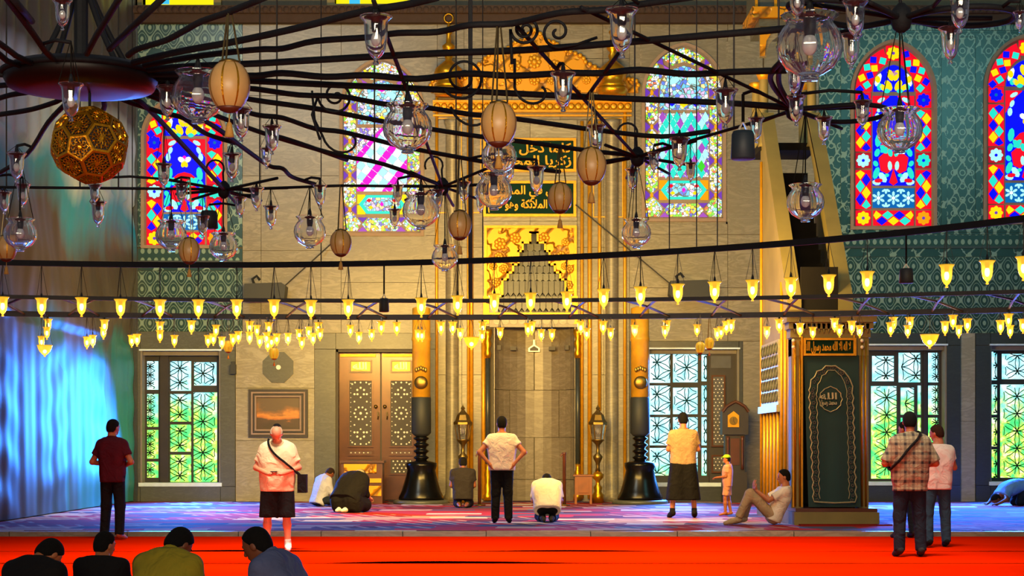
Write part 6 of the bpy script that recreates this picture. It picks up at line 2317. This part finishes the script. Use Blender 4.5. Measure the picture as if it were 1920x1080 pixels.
def person(label, loc, rz, h, J, skin, shirt=None, trousers=None, hair=None, feet=None, fat=1.0, sleeve=0.62, leglen=1.0, group=None, skirt=None, hem=0.10, bald=0.0, shirt_inf=0.022, res=0.014, collar=False, coat=False):
    sc = h / 1.75
    o = empty('person', (0, 0, 0), label, 'person', group)
    hd, hf, hu = A3(J['head'][0]), unit(J['head'][1]), unit(J['head'][2])
    hr = unit(np.cross(hf, hu))
    hu = np.cross(hr, hf)
    axm = np.array([hr, hf, hu])
    sp = [A3(p) for p in J['spine']]
    b = Field()
    torso(b, J, -0.012, fat)
    b.cone(sp[4], hd - hu * 0.05, 0.062, 0.058, None, 0.04)
    for s, (sh, el, wr) in zip((-1, 1), J['arms']):
        sh, el, wr = A3(sh), A3(el), A3(wr)
        b.cone(sh, el, 0.052, 0.041, None, 0.03)
        b.cone(el, wr, 0.041, 0.027, None, 0.02)
    for s, (hp, kn, an, to) in zip((-1, 1), J['legs']):
        hp, kn, an, to = A3(hp), A3(kn), A3(an), A3(to)
        b.cone(hp, kn, 0.085, 0.057, None, 0.05)
        cf = an + (kn - an) * 0.68
        b.cone(kn, cf, 0.055, 0.056, None, 0.03)
        b.cone(cf, an, 0.055, 0.037, None, 0.03)
        fdv = unit(to - an)
        b.cone(an - fdv * 0.03, an + (to - an) * 0.55, 0.036, 0.034, None, 0.03)
        b.cone(an + (to - an) * 0.5, to, 0.036, 0.024, None, 0.02)
    # head with face
    k = Field()
    k.ell(hd + hu * 0.025, axm, (0.074, 0.094, 0.088), 0.02)
    k.ell(hd - hu * 0.035 + hf * 0.022, axm, (0.060, 0.070, 0.078), 0.03)
    k.ell(hd - hu * 0.085 + hf * 0.055, axm, (0.030, 0.026, 0.024), 0.03)
    k.cone(hd + hf * 0.088 + hu * 0.012, hd + hf * 0.108 - hu * 0.028, 0.009, 0.014, None, 0.012)
    k.cone(hd + hf * 0.082 - hu * 0.058 - hr * 0.02, hd + hf * 0.082 - hu * 0.058 + hr * 0.02, 0.010, 0.010, None, 0.008)
    k.cone(hd + hf * 0.082 + hu * 0.024 - hr * 0.036, hd + hf * 0.082 + hu * 0.024 + hr * 0.036, 0.010, 0.010, None, 0.012)
    for s in (-1, 1):
        k.ell(hd + hr * 0.076 * s - hf * 0.005 - hu * 0.008, axm, (0.011, 0.022, 0.032), 0.008)
        k.ell(hd + hr * 0.030 * s + hf * 0.076 + hu * 0.004, axm, (0.013, 0.012, 0.010), 0.006)
    k.cone(hd - hu * 0.03 - hf * 0.02, hd - hu * 0.12 - hf * 0.025 + (sp[4] - hd) * 0.2, 0.055, 0.056, None, 0.03)
    hn = Field()
    for s, (sh, el, wr) in zip((-1, 1), J['arms']):
        pl = J.get('palm', (0, 0, -1))
        pl = pl[0 if s < 0 else 1] if isinstance(pl[0], (tuple, list)) else pl
        hand(hn, A3(wr), A3(J['hdir'][0 if s < 0 else 1]) if 'hdir' in J else A3(wr) - A3(el), pl, J.get('curl', 0.5), s)
    body_obj('body', [(b, res), (k, 0.0075), (hn, 0.006)], skin, o, sc)
    # eyes and brows
    e = MB()
    for s in (-1, 1):
        c = (hd + hr * 0.030 * s + hf * 0.086 + hu * 0.004) * sc
        e.ball(tuple(c), 0.008 * sc, 8, 6)
        q0, q1 = (hd + hr * 0.016 * s + hf * 0.093 + hu * 0.026) * sc, (hd + hr * 0.046 * s + hf * 0.083 + hu * 0.026) * sc
        e.tube([tuple(q0), tuple((q0 + q1) / 2 + hu * 0.004), tuple(q1)], 0.004 * sc, 5)
    e.obj('eyes', M['hair_black'], o, True)
    if hair is not None:
        f = Field()
        f.ell(hd + hu * 0.030 - hf * 0.006, axm, (0.085, 0.104, 0.098), 0.02)
        f.ell(hd - hu * 0.025 - hf * 0.045, axm, (0.074, 0.062, 0.075), 0.03)
        nn = unit(hf * 0.80 - hu * 0.60)
        f.cut(hd + hf * 0.052 + hu * 0.058, nn)
        f.cut(hd - hu * 0.075, -hu)
        fn = unit(hf - hu * 0.12)
        if bald: f.cut(hd + hu * (0.075 - bald * 0.06), hu)
        body_obj('hair', [(f, 0.0075)], hair, o, sc)
    if shirt is not None:
        f = Field()
        torso(f, J, shirt_inf, fat)
        for (sh, el, wr) in J['arms']:
            sh, el, wr = A3(sh), A3(el), A3(wr)
            if sleeve <= 1:
                en = sh + (el - sh) * sleeve
                f.cone(sh, sh + (el - sh) * (sleeve + 0.12), 0.060 + shirt_inf * 0.4, 0.064 + shirt_inf * 0.4, (en, unit(el - sh)), 0.03)
            else:
                f.cone(sh, el, 0.070, 0.058, None, 0.03)
                f.cone(el, wr, 0.058, 0.040, (wr - unit(wr - el) * 0.01, unit(wr - el)), 0.025)
        dn = unit(sp[0] - sp[1])
        hp = sp[0] + dn * hem
        w = TORSO[0][0] * fat
        lat = unit(J.get('lat', (1, 0, 0)))
        if hem > 0: f.cone(sp[0] + dn * hem * 1.1 - lat * w, sp[0] + dn * hem * 1.1 + lat * w, 0.088 * fat + shirt_inf, 0.088 * fat + shirt_inf, None, 0.08)
        f.cut(hp, dn)
        nk = unit(hd - sp[4])
        f.cut(sp[4] + nk * (0.035 if not collar else 0.06), nk)
        so = body_obj('shirt', [(f, res)], shirt, o, sc)
        if collar:
            cpt = sp[4] + nk * 0.06
            rg = [tuple((cpt + (lat * math.cos(t) * 0.072 + np.cross(nk, lat) * math.sin(t) * 0.072)) * sc) for t in np.linspace(0, 2 * PI, 18)[:-1]]
            MB().tube(rg, 0.016 * sc, 6, True).obj('collar', shirt, so, True)
    if trousers is not None:
        f = Field()
        torso(f, J, 0.008, 1 + (fat - 1) * 0.8, 1)
        wm, lt = sp[0] + (sp[1] - sp[0]) * 0.5, unit(J.get('lat', (1, 0, 0))) * 0.075 * fat
        f.cone(wm - lt, wm + lt, 0.100 * (1 + (fat - 1) * 0.8), 0.100 * (1 + (fat - 1) * 0.8), None, 0.07)
        for hp, kn, an, to in J['legs']:
            hp, kn, an = A3(hp), A3(kn), A3(an)
            th = 0.100 * (1 + (fat - 1) * 0.6)
            if leglen >= 0.5:
                f.cone(hp, kn, th, 0.078, None, 0.05)
                t = min(1.0, (leglen - 0.5) * 2)
                en = kn + (an - kn) * t
                if t > 0.02: f.cone(kn, en + unit(an - kn) * 0.05, 0.078, 0.066, (en, unit(an - kn)), 0.03)
            else:
                en = hp + (kn - hp) * leglen * 2
                f.cone(hp, en + unit(kn - hp) * 0.08, th, 0.098, (en, unit(kn - hp)), 0.05)
        body_obj('trousers', [(f, res)], trousers, o, sc)
    if skirt is not None:
        f = Field()
        zl = skirt[1]
        f.cone((-0.08, 0, 0.98), (-0.13, 0, zl - 0.2), 0.135, 0.19, None, 0.08)
        f.cone((0.08, 0, 0.98), (0.13, 0, zl - 0.2), 0.135, 0.19, None, 0.08)
        f.cut((0, 0, zl), (0, 0, -1))
        f.cut((0, 0, 1.06), (0, 0, 1))
        body_obj('skirt', [(f, res)], skirt[0], o, sc)
    if feet is not None:
        for hp, kn, an, to in J['legs']:
            an, to, kn = A3(an), A3(to), A3(kn)
            f = Field()
            fv = unit(to - an)
            f.cone(an - fv * 0.035, an + (to - an) * 0.55, 0.046, 0.043, None, 0.03)
            f.cone(an + (to - an) * 0.5, to, 0.044, 0.032, None, 0.02)
            f.cone(an, an + unit(kn - an) * 0.07, 0.046, 0.047, None, 0.02)
            body_obj('sock' if feet[1] == 'sock' else 'shoe', [(f, 0.011)], feet[0], o, sc)
    o.location = loc
    o.rotation_euler = (0, 0, rz)
    return o


for k, c in (('black', '14120f'), ('brown', '2a1c14'), ('grey', 'b9a48a'), ('auburn', '3a2416')):
    M['hair_' + k] = plain('hair_' + k, lin(c), 0.9, 0, 0.3, 60, 0.5, 120)
for k, c in (('tan', 'b0683c'), ('dark', '7a4426'), ('pale', 'd89870'), ('red', 'b87048')):
    M['skin_' + k] = plain('skin_' + k, lin(c), 0.55, 0, 0.08, 12)
for k, c in (('maroon', '4e1420'), ('cream', 'f2dfb0'), ('white', 'f0e2d0'), ('tan', 'ac8c68'), ('black', '171515'), ('charcoal', '2e2a2a'), ('greyblue', 'a8abb6'), ('olive', '9a8a24'), ('slateblue', '5c6486'), ('grey', '787a74'), ('skyblue', '6f9fd0'),
             ('denim', '2f4858'), ('navy', '1c2430'), ('beige', 'b59a78'), ('sock_white', 'efe6da'), ('peach', 'e0a080'), ('lime', 'a8d82c'), ('khaki', '8c8468')):
    M['c_' + k] = cloth('cloth_' + k, lin(c))
SK = lambda k: M['skin_' + k]
CL = lambda k: M['c_' + k]
HR = lambda k: M['hair_' + k]


def wrap(pts, o, off):
    """lay a strap on the outside of a person's shirt"""
    from mathutils.bvhtree import BVHTree
    me = next(c for c in o.children if c.name.split('.')[0] == 'shirt').data
    t = BVHTree.FromPolygons([v.co for v in me.vertices], [tuple(p.vertices) for p in me.polygons])
    out = []
    for p in pts:
        q, n, _, _ = t.find_nearest(p)
        if n.dot(q - Vector((0, 0, q.z))) < 0 and abs(n.z) < 0.7: n = -n
        out.append(q + n * off)
    return out


def head_at(c, pitch=0.0, yaw=0.0):
    """pitch > 0 looks down, yaw > 0 turns to the person's left"""
    f = (-math.sin(yaw) * math.cos(pitch), math.cos(yaw) * math.cos(pitch), -math.sin(pitch))
    u = (-math.sin(yaw) * math.sin(pitch), math.cos(yaw) * math.sin(pitch), math.cos(pitch))
    return (c, f, u)


def stand(el=((-0.26, -0.02, 1.13), (0.26, -0.02, 1.13)), wr=((-0.27, 0.06, 0.88), (0.27, 0.06, 0.88)), pitch=0.1, yaw=0.0, spread=0.11, stride=0.0, head=None, **kw):
    J = dict(spine=[(0, 0, 0.96), (0, 0.005, 1.09), (0, 0.0, 1.21), (0, -0.005, 1.33), (0, -0.02, 1.44)],
             head=head_at(head or (0, 0.02, 1.645), pitch, yaw),
             arms=[((-0.172, -0.015, 1.395), el[0], wr[0]), ((0.172, -0.015, 1.395), el[1], wr[1])],
             legs=[((-0.09, 0, 0.92), (-spread, 0.02 + stride * 0.5, 0.50), (-spread * 1.1, -0.02 + stride, 0.075), (-spread * 1.3, 0.15 + stride, 0.028)),
                   ((0.09, 0, 0.92), (spread, 0.02 - stride * 0.5, 0.50), (spread * 1.1, -0.02 - stride, 0.075), (spread * 1.3, 0.15 - stride, 0.028))])
    J.update(kw)
    return J


def kneel(lean=0.1, pitch=0.3, yaw=0.0, reach=0.30, pel=(0, -0.06, 0.27), up=1.0):
    R = lambda y, z: (0, pel[1] + y * math.cos(lean) + z * math.sin(lean), pel[2] - y * math.sin(lean) + z * math.cos(lean))
    sp = [pel, R(0.01, 0.13 * up), R(0.01, 0.25 * up), R(0.0, 0.37 * up), R(-0.02, 0.49 * up)]
    n = R(0.03 + 0.05 * pitch, 0.655 * up)
    s = R(-0.015, 0.455 * up)
    hc = (n[0], n[1] + 0.03 * math.sin(pitch), n[2] - 0.03 * max(0, pitch))
    ez = max(0.2, s[2] - 0.27)
    return dict(spine=sp, head=head_at(hc, lean * 0.6 + pitch, yaw),
                arms=[((-0.185, s[1], s[2]), (-0.235, s[1] + 0.05, ez), (-0.15, s[1] + reach, max(0.13, ez - 0.08))), ((0.185, s[1], s[2]), (0.235, s[1] + 0.05, ez), (0.15, s[1] + reach, max(0.13, ez - 0.08)))],
                legs=[((-0.09, pel[1], pel[2] - 0.02), (-0.13, pel[1] + 0.43, 0.085), (-0.085, pel[1] - 0.03, 0.075), (-0.06, pel[1] - 0.22, 0.045)),
                      ((0.09, pel[1], pel[2] - 0.02), (0.13, pel[1] + 0.43, 0.085), (0.085, pel[1] - 0.03, 0.075), (0.06, pel[1] - 0.22, 0.045))])


def floor_at(x, y, z=0.0):
    d = ground_d(y, z)
    return ((x - CX) * d / F, d, z)


fwd_el = ((-0.31, -0.03, 1.14), (0.31, -0.03, 1.14))
fwd_wr = ((-0.13, 0.17, 1.09), (0.13, 0.17, 1.09))
# 1 man in maroon
person('man in maroon polo and black trousers standing with back turned before printed sheeting', floor_at(211, 1012), -0.25, 1.74, stand(fwd_el, fwd_wr, 0.1, -0.3), SK('tan'), CL('maroon'), CL('black'), HR('black'), None, 1.0, collar=True, hem=0.12)
# 2 older man with phone
o = person('older man in cream polo and black shorts looking down at his phone', floor_at(520, 1033), PI, 1.67,
           stand(((-0.29, 0.0, 1.14), (0.29, 0.0, 1.14)), ((-0.10, 0.24, 1.06), (0.10, 0.24, 1.06)), 0.95, 0.1, 0.13, 0, (0, 0.09, 1.60), palm=(0, 0.2, 1), hdir=[(0.8, 0.5, -0.1), (-0.8, 0.5, -0.1)]), SK('pale'), CL('cream'), None, HR('grey'), (CL('sock_white'), 'sock'), 1.28, 0.72, 0.5, collar=True, hem=0.14, bald=0.3)
sc = 1.67 / 1.75
f = Field()
for s in (-1, 1): f.cone((s * 0.095, -0.01, 0.93), (s * 0.13, 0.015, 0.42), 0.13, 0.12, ((0, 0, 0.46), (0, 0, -1)), 0.05)
f.cone((-0.085, 0, 1.0), (0.085, 0, 1.0), 0.125, 0.125, None, 0.06)
f.cut((0, 0, 1.08), (0, 0, 1))
body_obj('shorts', [(f, 0.014)], CL('black'), o, sc)
f = Field()
f.ell((0, 0.045, 1.70), np.eye(3), (0.055, 0.055, 0.045), 0.02)
body_obj('skullcap', [(f, 0.008)], CL('black'), o, sc)
ph = MB().box(-0.04, 0.04, 0.30, 0.38, 1.035, 1.047).obj('mobile_phone', M['plug'])
ph.matrix_world = Matrix.Translation(Vector(o.location)) @ Matrix.Rotation(PI, 4, 'Z')
tag(ph, 'dark mobile phone held by the older man in cream polo', 'phone')
bg = empty('shoulder_bag', (0, 0, 0), 'black shoulder bag on the older man in cream polo', 'bag')
MB().box(-0.385, -0.27, -0.10, 0.08, 0.76, 1.0).obj('bag_body', CL('black'), bg)
MB().tube(smooth_path([Vector((-0.30, 0.05, 0.985))] + wrap(smooth_path([(-0.24, 0.10, 1.05), (-0.12, 0.19, 1.16), (-0.02, 0.185, 1.24), (0.07, 0.15, 1.34), (0.11, 0.06, 1.43), (0.11, -0.05, 1.43), (0.04, -0.14, 1.34), (-0.10, -0.18, 1.18), (-0.22, -0.14, 1.06)], 3), o, 0.017) + [Vector((-0.30, -0.06, 0.985))], 3), 0.014, 6).obj('strap', CL('black'), bg, True)
bg.location, bg.rotation_euler = o.location, (0, 0, PI)
# 3 reader sitting cross-legged
J = kneel(0.35, 0.7, 0.3, 0.24, (0, -0.05, 0.13))
J['legs'] = [((-0.09, -0.05, 0.13), (-0.30, 0.22, 0.12), (0.02, 0.30, 0.08), (0.16, 0.32, 0.06)), ((0.09, -0.05, 0.13), (0.30, 0.22, 0.12), (-0.02, 0.22, 0.08), (-0.15, 0.24, 0.06))]
o = person('man in pale grey shirt sitting cross-legged reading beside the marble wall', floor_at(600, 949, ZP), -0.9, 1.72, J, SK('dark'), CL('greyblue'), CL('navy'), HR('brown'), (CL('sock_white'), 'sock'), 1.05, 1.5, collar=True)
bk = empty('open_book', (0, 0, 0), 'open red book held by the man sitting cross-legged', 'book')
for s in (-1, 1): MB().add([(0, 0.32, 0.24), (s * 0.12, 0.32, 0.27), (s * 0.12, 0.46, 0.31), (0, 0.46, 0.28), (0, 0.32, 0.23), (s * 0.12, 0.32, 0.26), (s * 0.12, 0.46, 0.30), (0, 0.46, 0.27)], [(0, 1, 2, 3), (7, 6, 5, 4), (0, 4, 5, 1), (1, 5, 6, 2), (2, 6, 7, 3)]).obj('book_half', CL('maroon'), bk)
bk.location, bk.rotation_euler = o.location, (0, 0, -0.9)
# 4 person in black bowing
J = kneel(0.75, 0.6, 0.2, 0.30)
o = person('person in loose black cloak bowing on knees before the wooden door', floor_at(652, 961, ZP), -0.5, 1.78, J, SK('pale'), CL('black'), CL('black'), HR('black'), (CL('sock_white'), 'sock'), 1.35, 1.5, shirt_inf=0.07)
f = Field()
f.cone((-0.14, -0.05, 0.24), (-0.16, 0.32, 0.14), 0.19, 0.14, None, 0.1)
f.cone((0.14, -0.05, 0.24), (0.16, 0.32, 0.14), 0.19, 0.14, None, 0.1)
f.cone((-0.16, -0.02, 0.10), (0.16, -0.02, 0.10), 0.14, 0.14, None, 0.1)
f.cut((0, 0, 0.012), (0, 0, -1))
body_obj('cloak', [(f, 0.016)], CL('black'), o, 1.78 / 1.75)
f = Field()
hc = A3(J['head'][0])
f.ell(hc + A3((0, -0.02, 0.05)), np.eye(3), (0.085, 0.09, 0.07), 0.02)
body_obj('knitted_cap', [(f, 0.008)], CL('khaki'), o, 1.78 / 1.75)
# 5 man in dark shirt kneeling
person('man in dark shirt kneeling upright with back turned beside the brass lantern', floor_at(868, 952, ZP), 0.0, 1.76, kneel(0.02, 0.25, 0.1, 0.25), SK('dark'), CL('charcoal'), CL('black'), HR('black'), None, 1.05)
# 6 man in white, hands on hips
person('man in white t-shirt and black trousers standing hands on hips before the niche', floor_at(941, 981, ZP), 0.0, 1.76,
       stand(((-0.37, -0.09, 1.17), (0.37, -0.09, 1.17)), ((-0.21, -0.12, 0.99), (0.21, -0.12, 0.99)), 0.05, 0.0, 0.10, palm=[(1, 0.3, 0), (-1, 0.3, 0)], hdir=[(0.5, 0.2, -0.9), (-0.5, 0.2, -0.9)]), SK('red'), CL('white'), CL('black'), HR('black'), (CL('black'), 'sock'), 1.12, 0.5, hem=0.09)
# 7 man in white bowing
person('man in white shirt and black trousers kneeling bowed forward before the niche', floor_at(1026, 979, ZP), 0.0, 1.72, kneel(0.70, 0.7, 0.0, 0.22), SK('tan'), CL('white'), CL('black'), HR('black'), (CL('charcoal'), 'sock'), 1.22, 0.8)
# 8 man in tan shirt
person('tall man in tan t-shirt and long black skirt-like garment before lattice window', floor_at(1281, 971, ZP), 0.08, 1.86,
       stand(((-0.25, 0.0, 1.15), (0.25, 0.0, 1.15)), ((-0.14, 0.2, 1.12), (0.14, 0.2, 1.12)), 0.15, 0, 0.17), SK('red'), CL('tan'), None, HR('black'), (CL('black'), 'shoe'), 1.1, 0.72, skirt=(CL('black'), 0.30), hem=0.07)
# 9 child
o = person('small child in peach shirt and lime cap standing beside the longcase clock', floor_at(1364, 967, ZP), 1.35, 1.12,
           stand(((-0.22, 0.02, 1.13), (0.22, 0.02, 1.13)), ((-0.16, 0.27, 1.10), (0.16, 0.27, 1.10)), 0.05, 0.1, 0.09, 0.07, (0, 0.02, 1.62)), SK('tan'), CL('peach'), CL('peach'), HR('black'), None, 1.1, 0.6, 0.40, hem=0.12)
f = Field()
f.ell((0, 0.02, 1.675), np.eye(3), (0.098, 0.115, 0.085), 0.02, ((0, 0, 1.665), (0, 0, -1)))
f.ell((0, 0.13, 1.675), np.eye(3), (0.06, 0.06, 0.012), 0.02)
body_obj('cap', [(f, 0.008)], CL('lime'), o, 1.12 / 1.75)
# 10 man sitting against the minbar
J = dict(spine=[(0, 0, 0.12), (0, -0.05, 0.24), (0, -0.11, 0.36), (0, -0.155, 0.47), (0, -0.19, 0.59)], head=head_at((0, -0.17, 0.775), 0.1, 0),
         arms=[((-0.18, -0.17, 0.55), (-0.20, 0.10, 0.40), (-0.09, 0.29, 0.56)), ((0.18, -0.17, 0.55), (0.20, 0.10, 0.40), (0.09, 0.29, 0.56))],
         legs=[((-0.09, 0.0, 0.12), (-0.13, 0.40, 0.50), (-0.12, 0.60, 0.08), (-0.14, 0.80, 0.03)), ((0.09, 0.0, 0.12), (0.11, 0.36, 0.50), (0.10, 0.48, 0.08), (0.12, 0.68, 0.03))],
         palm=(0, -1, 0.2), hdir=[(0.1, 0.25, 1), (-0.1, 0.25, 1)], curl=0.45)
person('man in white t-shirt and beige trousers sitting against the pulpit, hands raised', floor_at(1450, 983.5, ZP), PI / 2, 1.76, J, SK('red'), CL('white'), CL('beige'), HR('black'), (CL('beige'), 'sock'), 1.0, 0.75, leglen=0.95, hem=0.06)
# 11 plaid man
o = person('man in brown plaid shirt and dark trousers with black strap across his back', floor_at(1706, 1044), 0.0, 1.78, stand(fwd_el, ((-0.10, 0.2, 1.12), (0.16, 0.2, 1.10)), 0.15, -0.1, 0.12), SK('tan'), M['plaid'], CL('navy'), HR('black'), (CL('charcoal'), 'shoe'), 1.18, 0.95, hem=0.16, collar=True)
st = MB().tube(wrap(smooth_path([(0.10, -0.03, 1.52), (0.07, -0.125, 1.46), (-0.05, -0.168, 1.34), (-0.16, -0.165, 1.20), (-0.26, -0.02, 1.08), (-0.15, 0.16, 1.2), (0.0, 0.16, 1.36), (0.09, 0.06, 1.50)]), o, 0.018), 0.016, 6, True).obj('bag_strap', CL('black'))
st.location, st.rotation_euler = o.location, (0, 0, 0)
tag(st, 'black shoulder strap slung across the plaid shirt', 'strap')
# 12 youth in white
person('youth in white t-shirt and jeans standing beside the man in plaid', floor_at(1757, 1026), 0.12, 1.64, stand(((-0.25, 0.03, 1.15), (0.27, 0.03, 1.15)), ((-0.20, 0.20, 1.16), (0.26, 0.18, 1.2)), 0.2, 0.75, 0.14, -0.06), SK('red'), CL('white'), CL('denim'), HR('auburn'), (CL('black'), 'sock'), 1.12, 0.55, hem=0.13)
# 13 man behind plaid
person('man in grey shirt mostly hidden behind the man in plaid', (wx(1690, 27.2), 26.9, 0.0), 0.3, 1.72, stand(fwd_el, fwd_wr, 0.2, 0.5), SK('tan'), CL('grey'), CL('navy'), HR('black'), (CL('charcoal'), 'shoe'), 1.1, 0.8)
# 14 prostrating figure by the right window
J = dict(spine=[(0, -0.10, 0.42), (0, 0.03, 0.42), (0, 0.15, 0.38), (0, 0.27, 0.33), (0, 0.38, 0.25)], head=head_at((0, 0.50, 0.14), 1.15, 0),
         arms=[((-0.18, 0.36, 0.25), (-0.30, 0.42, 0.14), (-0.20, 0.58, 0.04)), ((0.18, 0.36, 0.25), (0.30, 0.42, 0.14), (0.20, 0.58, 0.04))],
         legs=[((-0.09, -0.10, 0.40), (-0.11, 0.02, 0.08), (-0.09, -0.38, 0.06), (-0.08, -0.52, 0.03)), ((0.09, -0.10, 0.40), (0.11, 0.02, 0.08), (0.09, -0.38, 0.06), (0.08, -0.52, 0.03))], hdir=[(0, 1, 0), (0, 1, 0)], curl=0.05)
person('person in light blue shirt and dark trousers bowed to the carpet', floor_at(1908, 948, ZP), PI / 2 + 0.25, 1.78, J, SK('dark'), CL('skyblue'), CL('navy'), HR('black'), (CL('charcoal'), 'sock'), 1.15, 1.5)
# 15-18 the four men sitting in front
def crosslegged(*a):
    J = kneel(*a, pel=(0, -0.05, 0.13))
    J['legs'] = [((-0.09, -0.05, 0.13), (-0.30, 0.22, 0.12), (0.02, 0.30, 0.08), (0.16, 0.32, 0.06)), ((0.09, -0.05, 0.13), (0.30, 0.22, 0.12), (-0.02, 0.22, 0.08), (-0.15, 0.24, 0.06))]
    return J


Z0 = 12.8
person('man in black t-shirt sitting with head bowed beside the boy in black', (wx(40, Z0), Z0, -0.03), -0.35, 1.70, crosslegged(0.52, 0.65, -0.3, 0.28), SK('tan'), CL('black'), CL('black'), HR('black'), None, 1.12, 0.7)
person('boy in black t-shirt with thick hair sitting beside the man in olive', (wx(190, Z0 + 1.1), Z0 + 1.1, -0.03), -0.15, 1.48, crosslegged(0.15, 0.1, -0.5, 0.28), SK('tan'), CL('black'), CL('navy'), HR('black'), None, 1.0, 0.7)
person('man in olive polo sitting with head bowed on the red carpet', (wx(298, Z0), Z0, -0.02), -0.3, 1.78, crosslegged(0.44, 0.55, -0.35, 0.28), SK('dark'), CL('olive'), CL('navy'), HR('black'), None, 1.12, 0.7, collar=True)
person('man in slate blue shirt sitting hunched in profile on the red carpet', (wx(553, Z0 - 0.3), Z0 - 0.3, 0), 1.15, 1.78, crosslegged(0.50, 0.15, 0.1, 0.28), SK('dark'), CL('slateblue'), CL('navy'), HR('black'), None, 1.12, 1.5, collar=True)
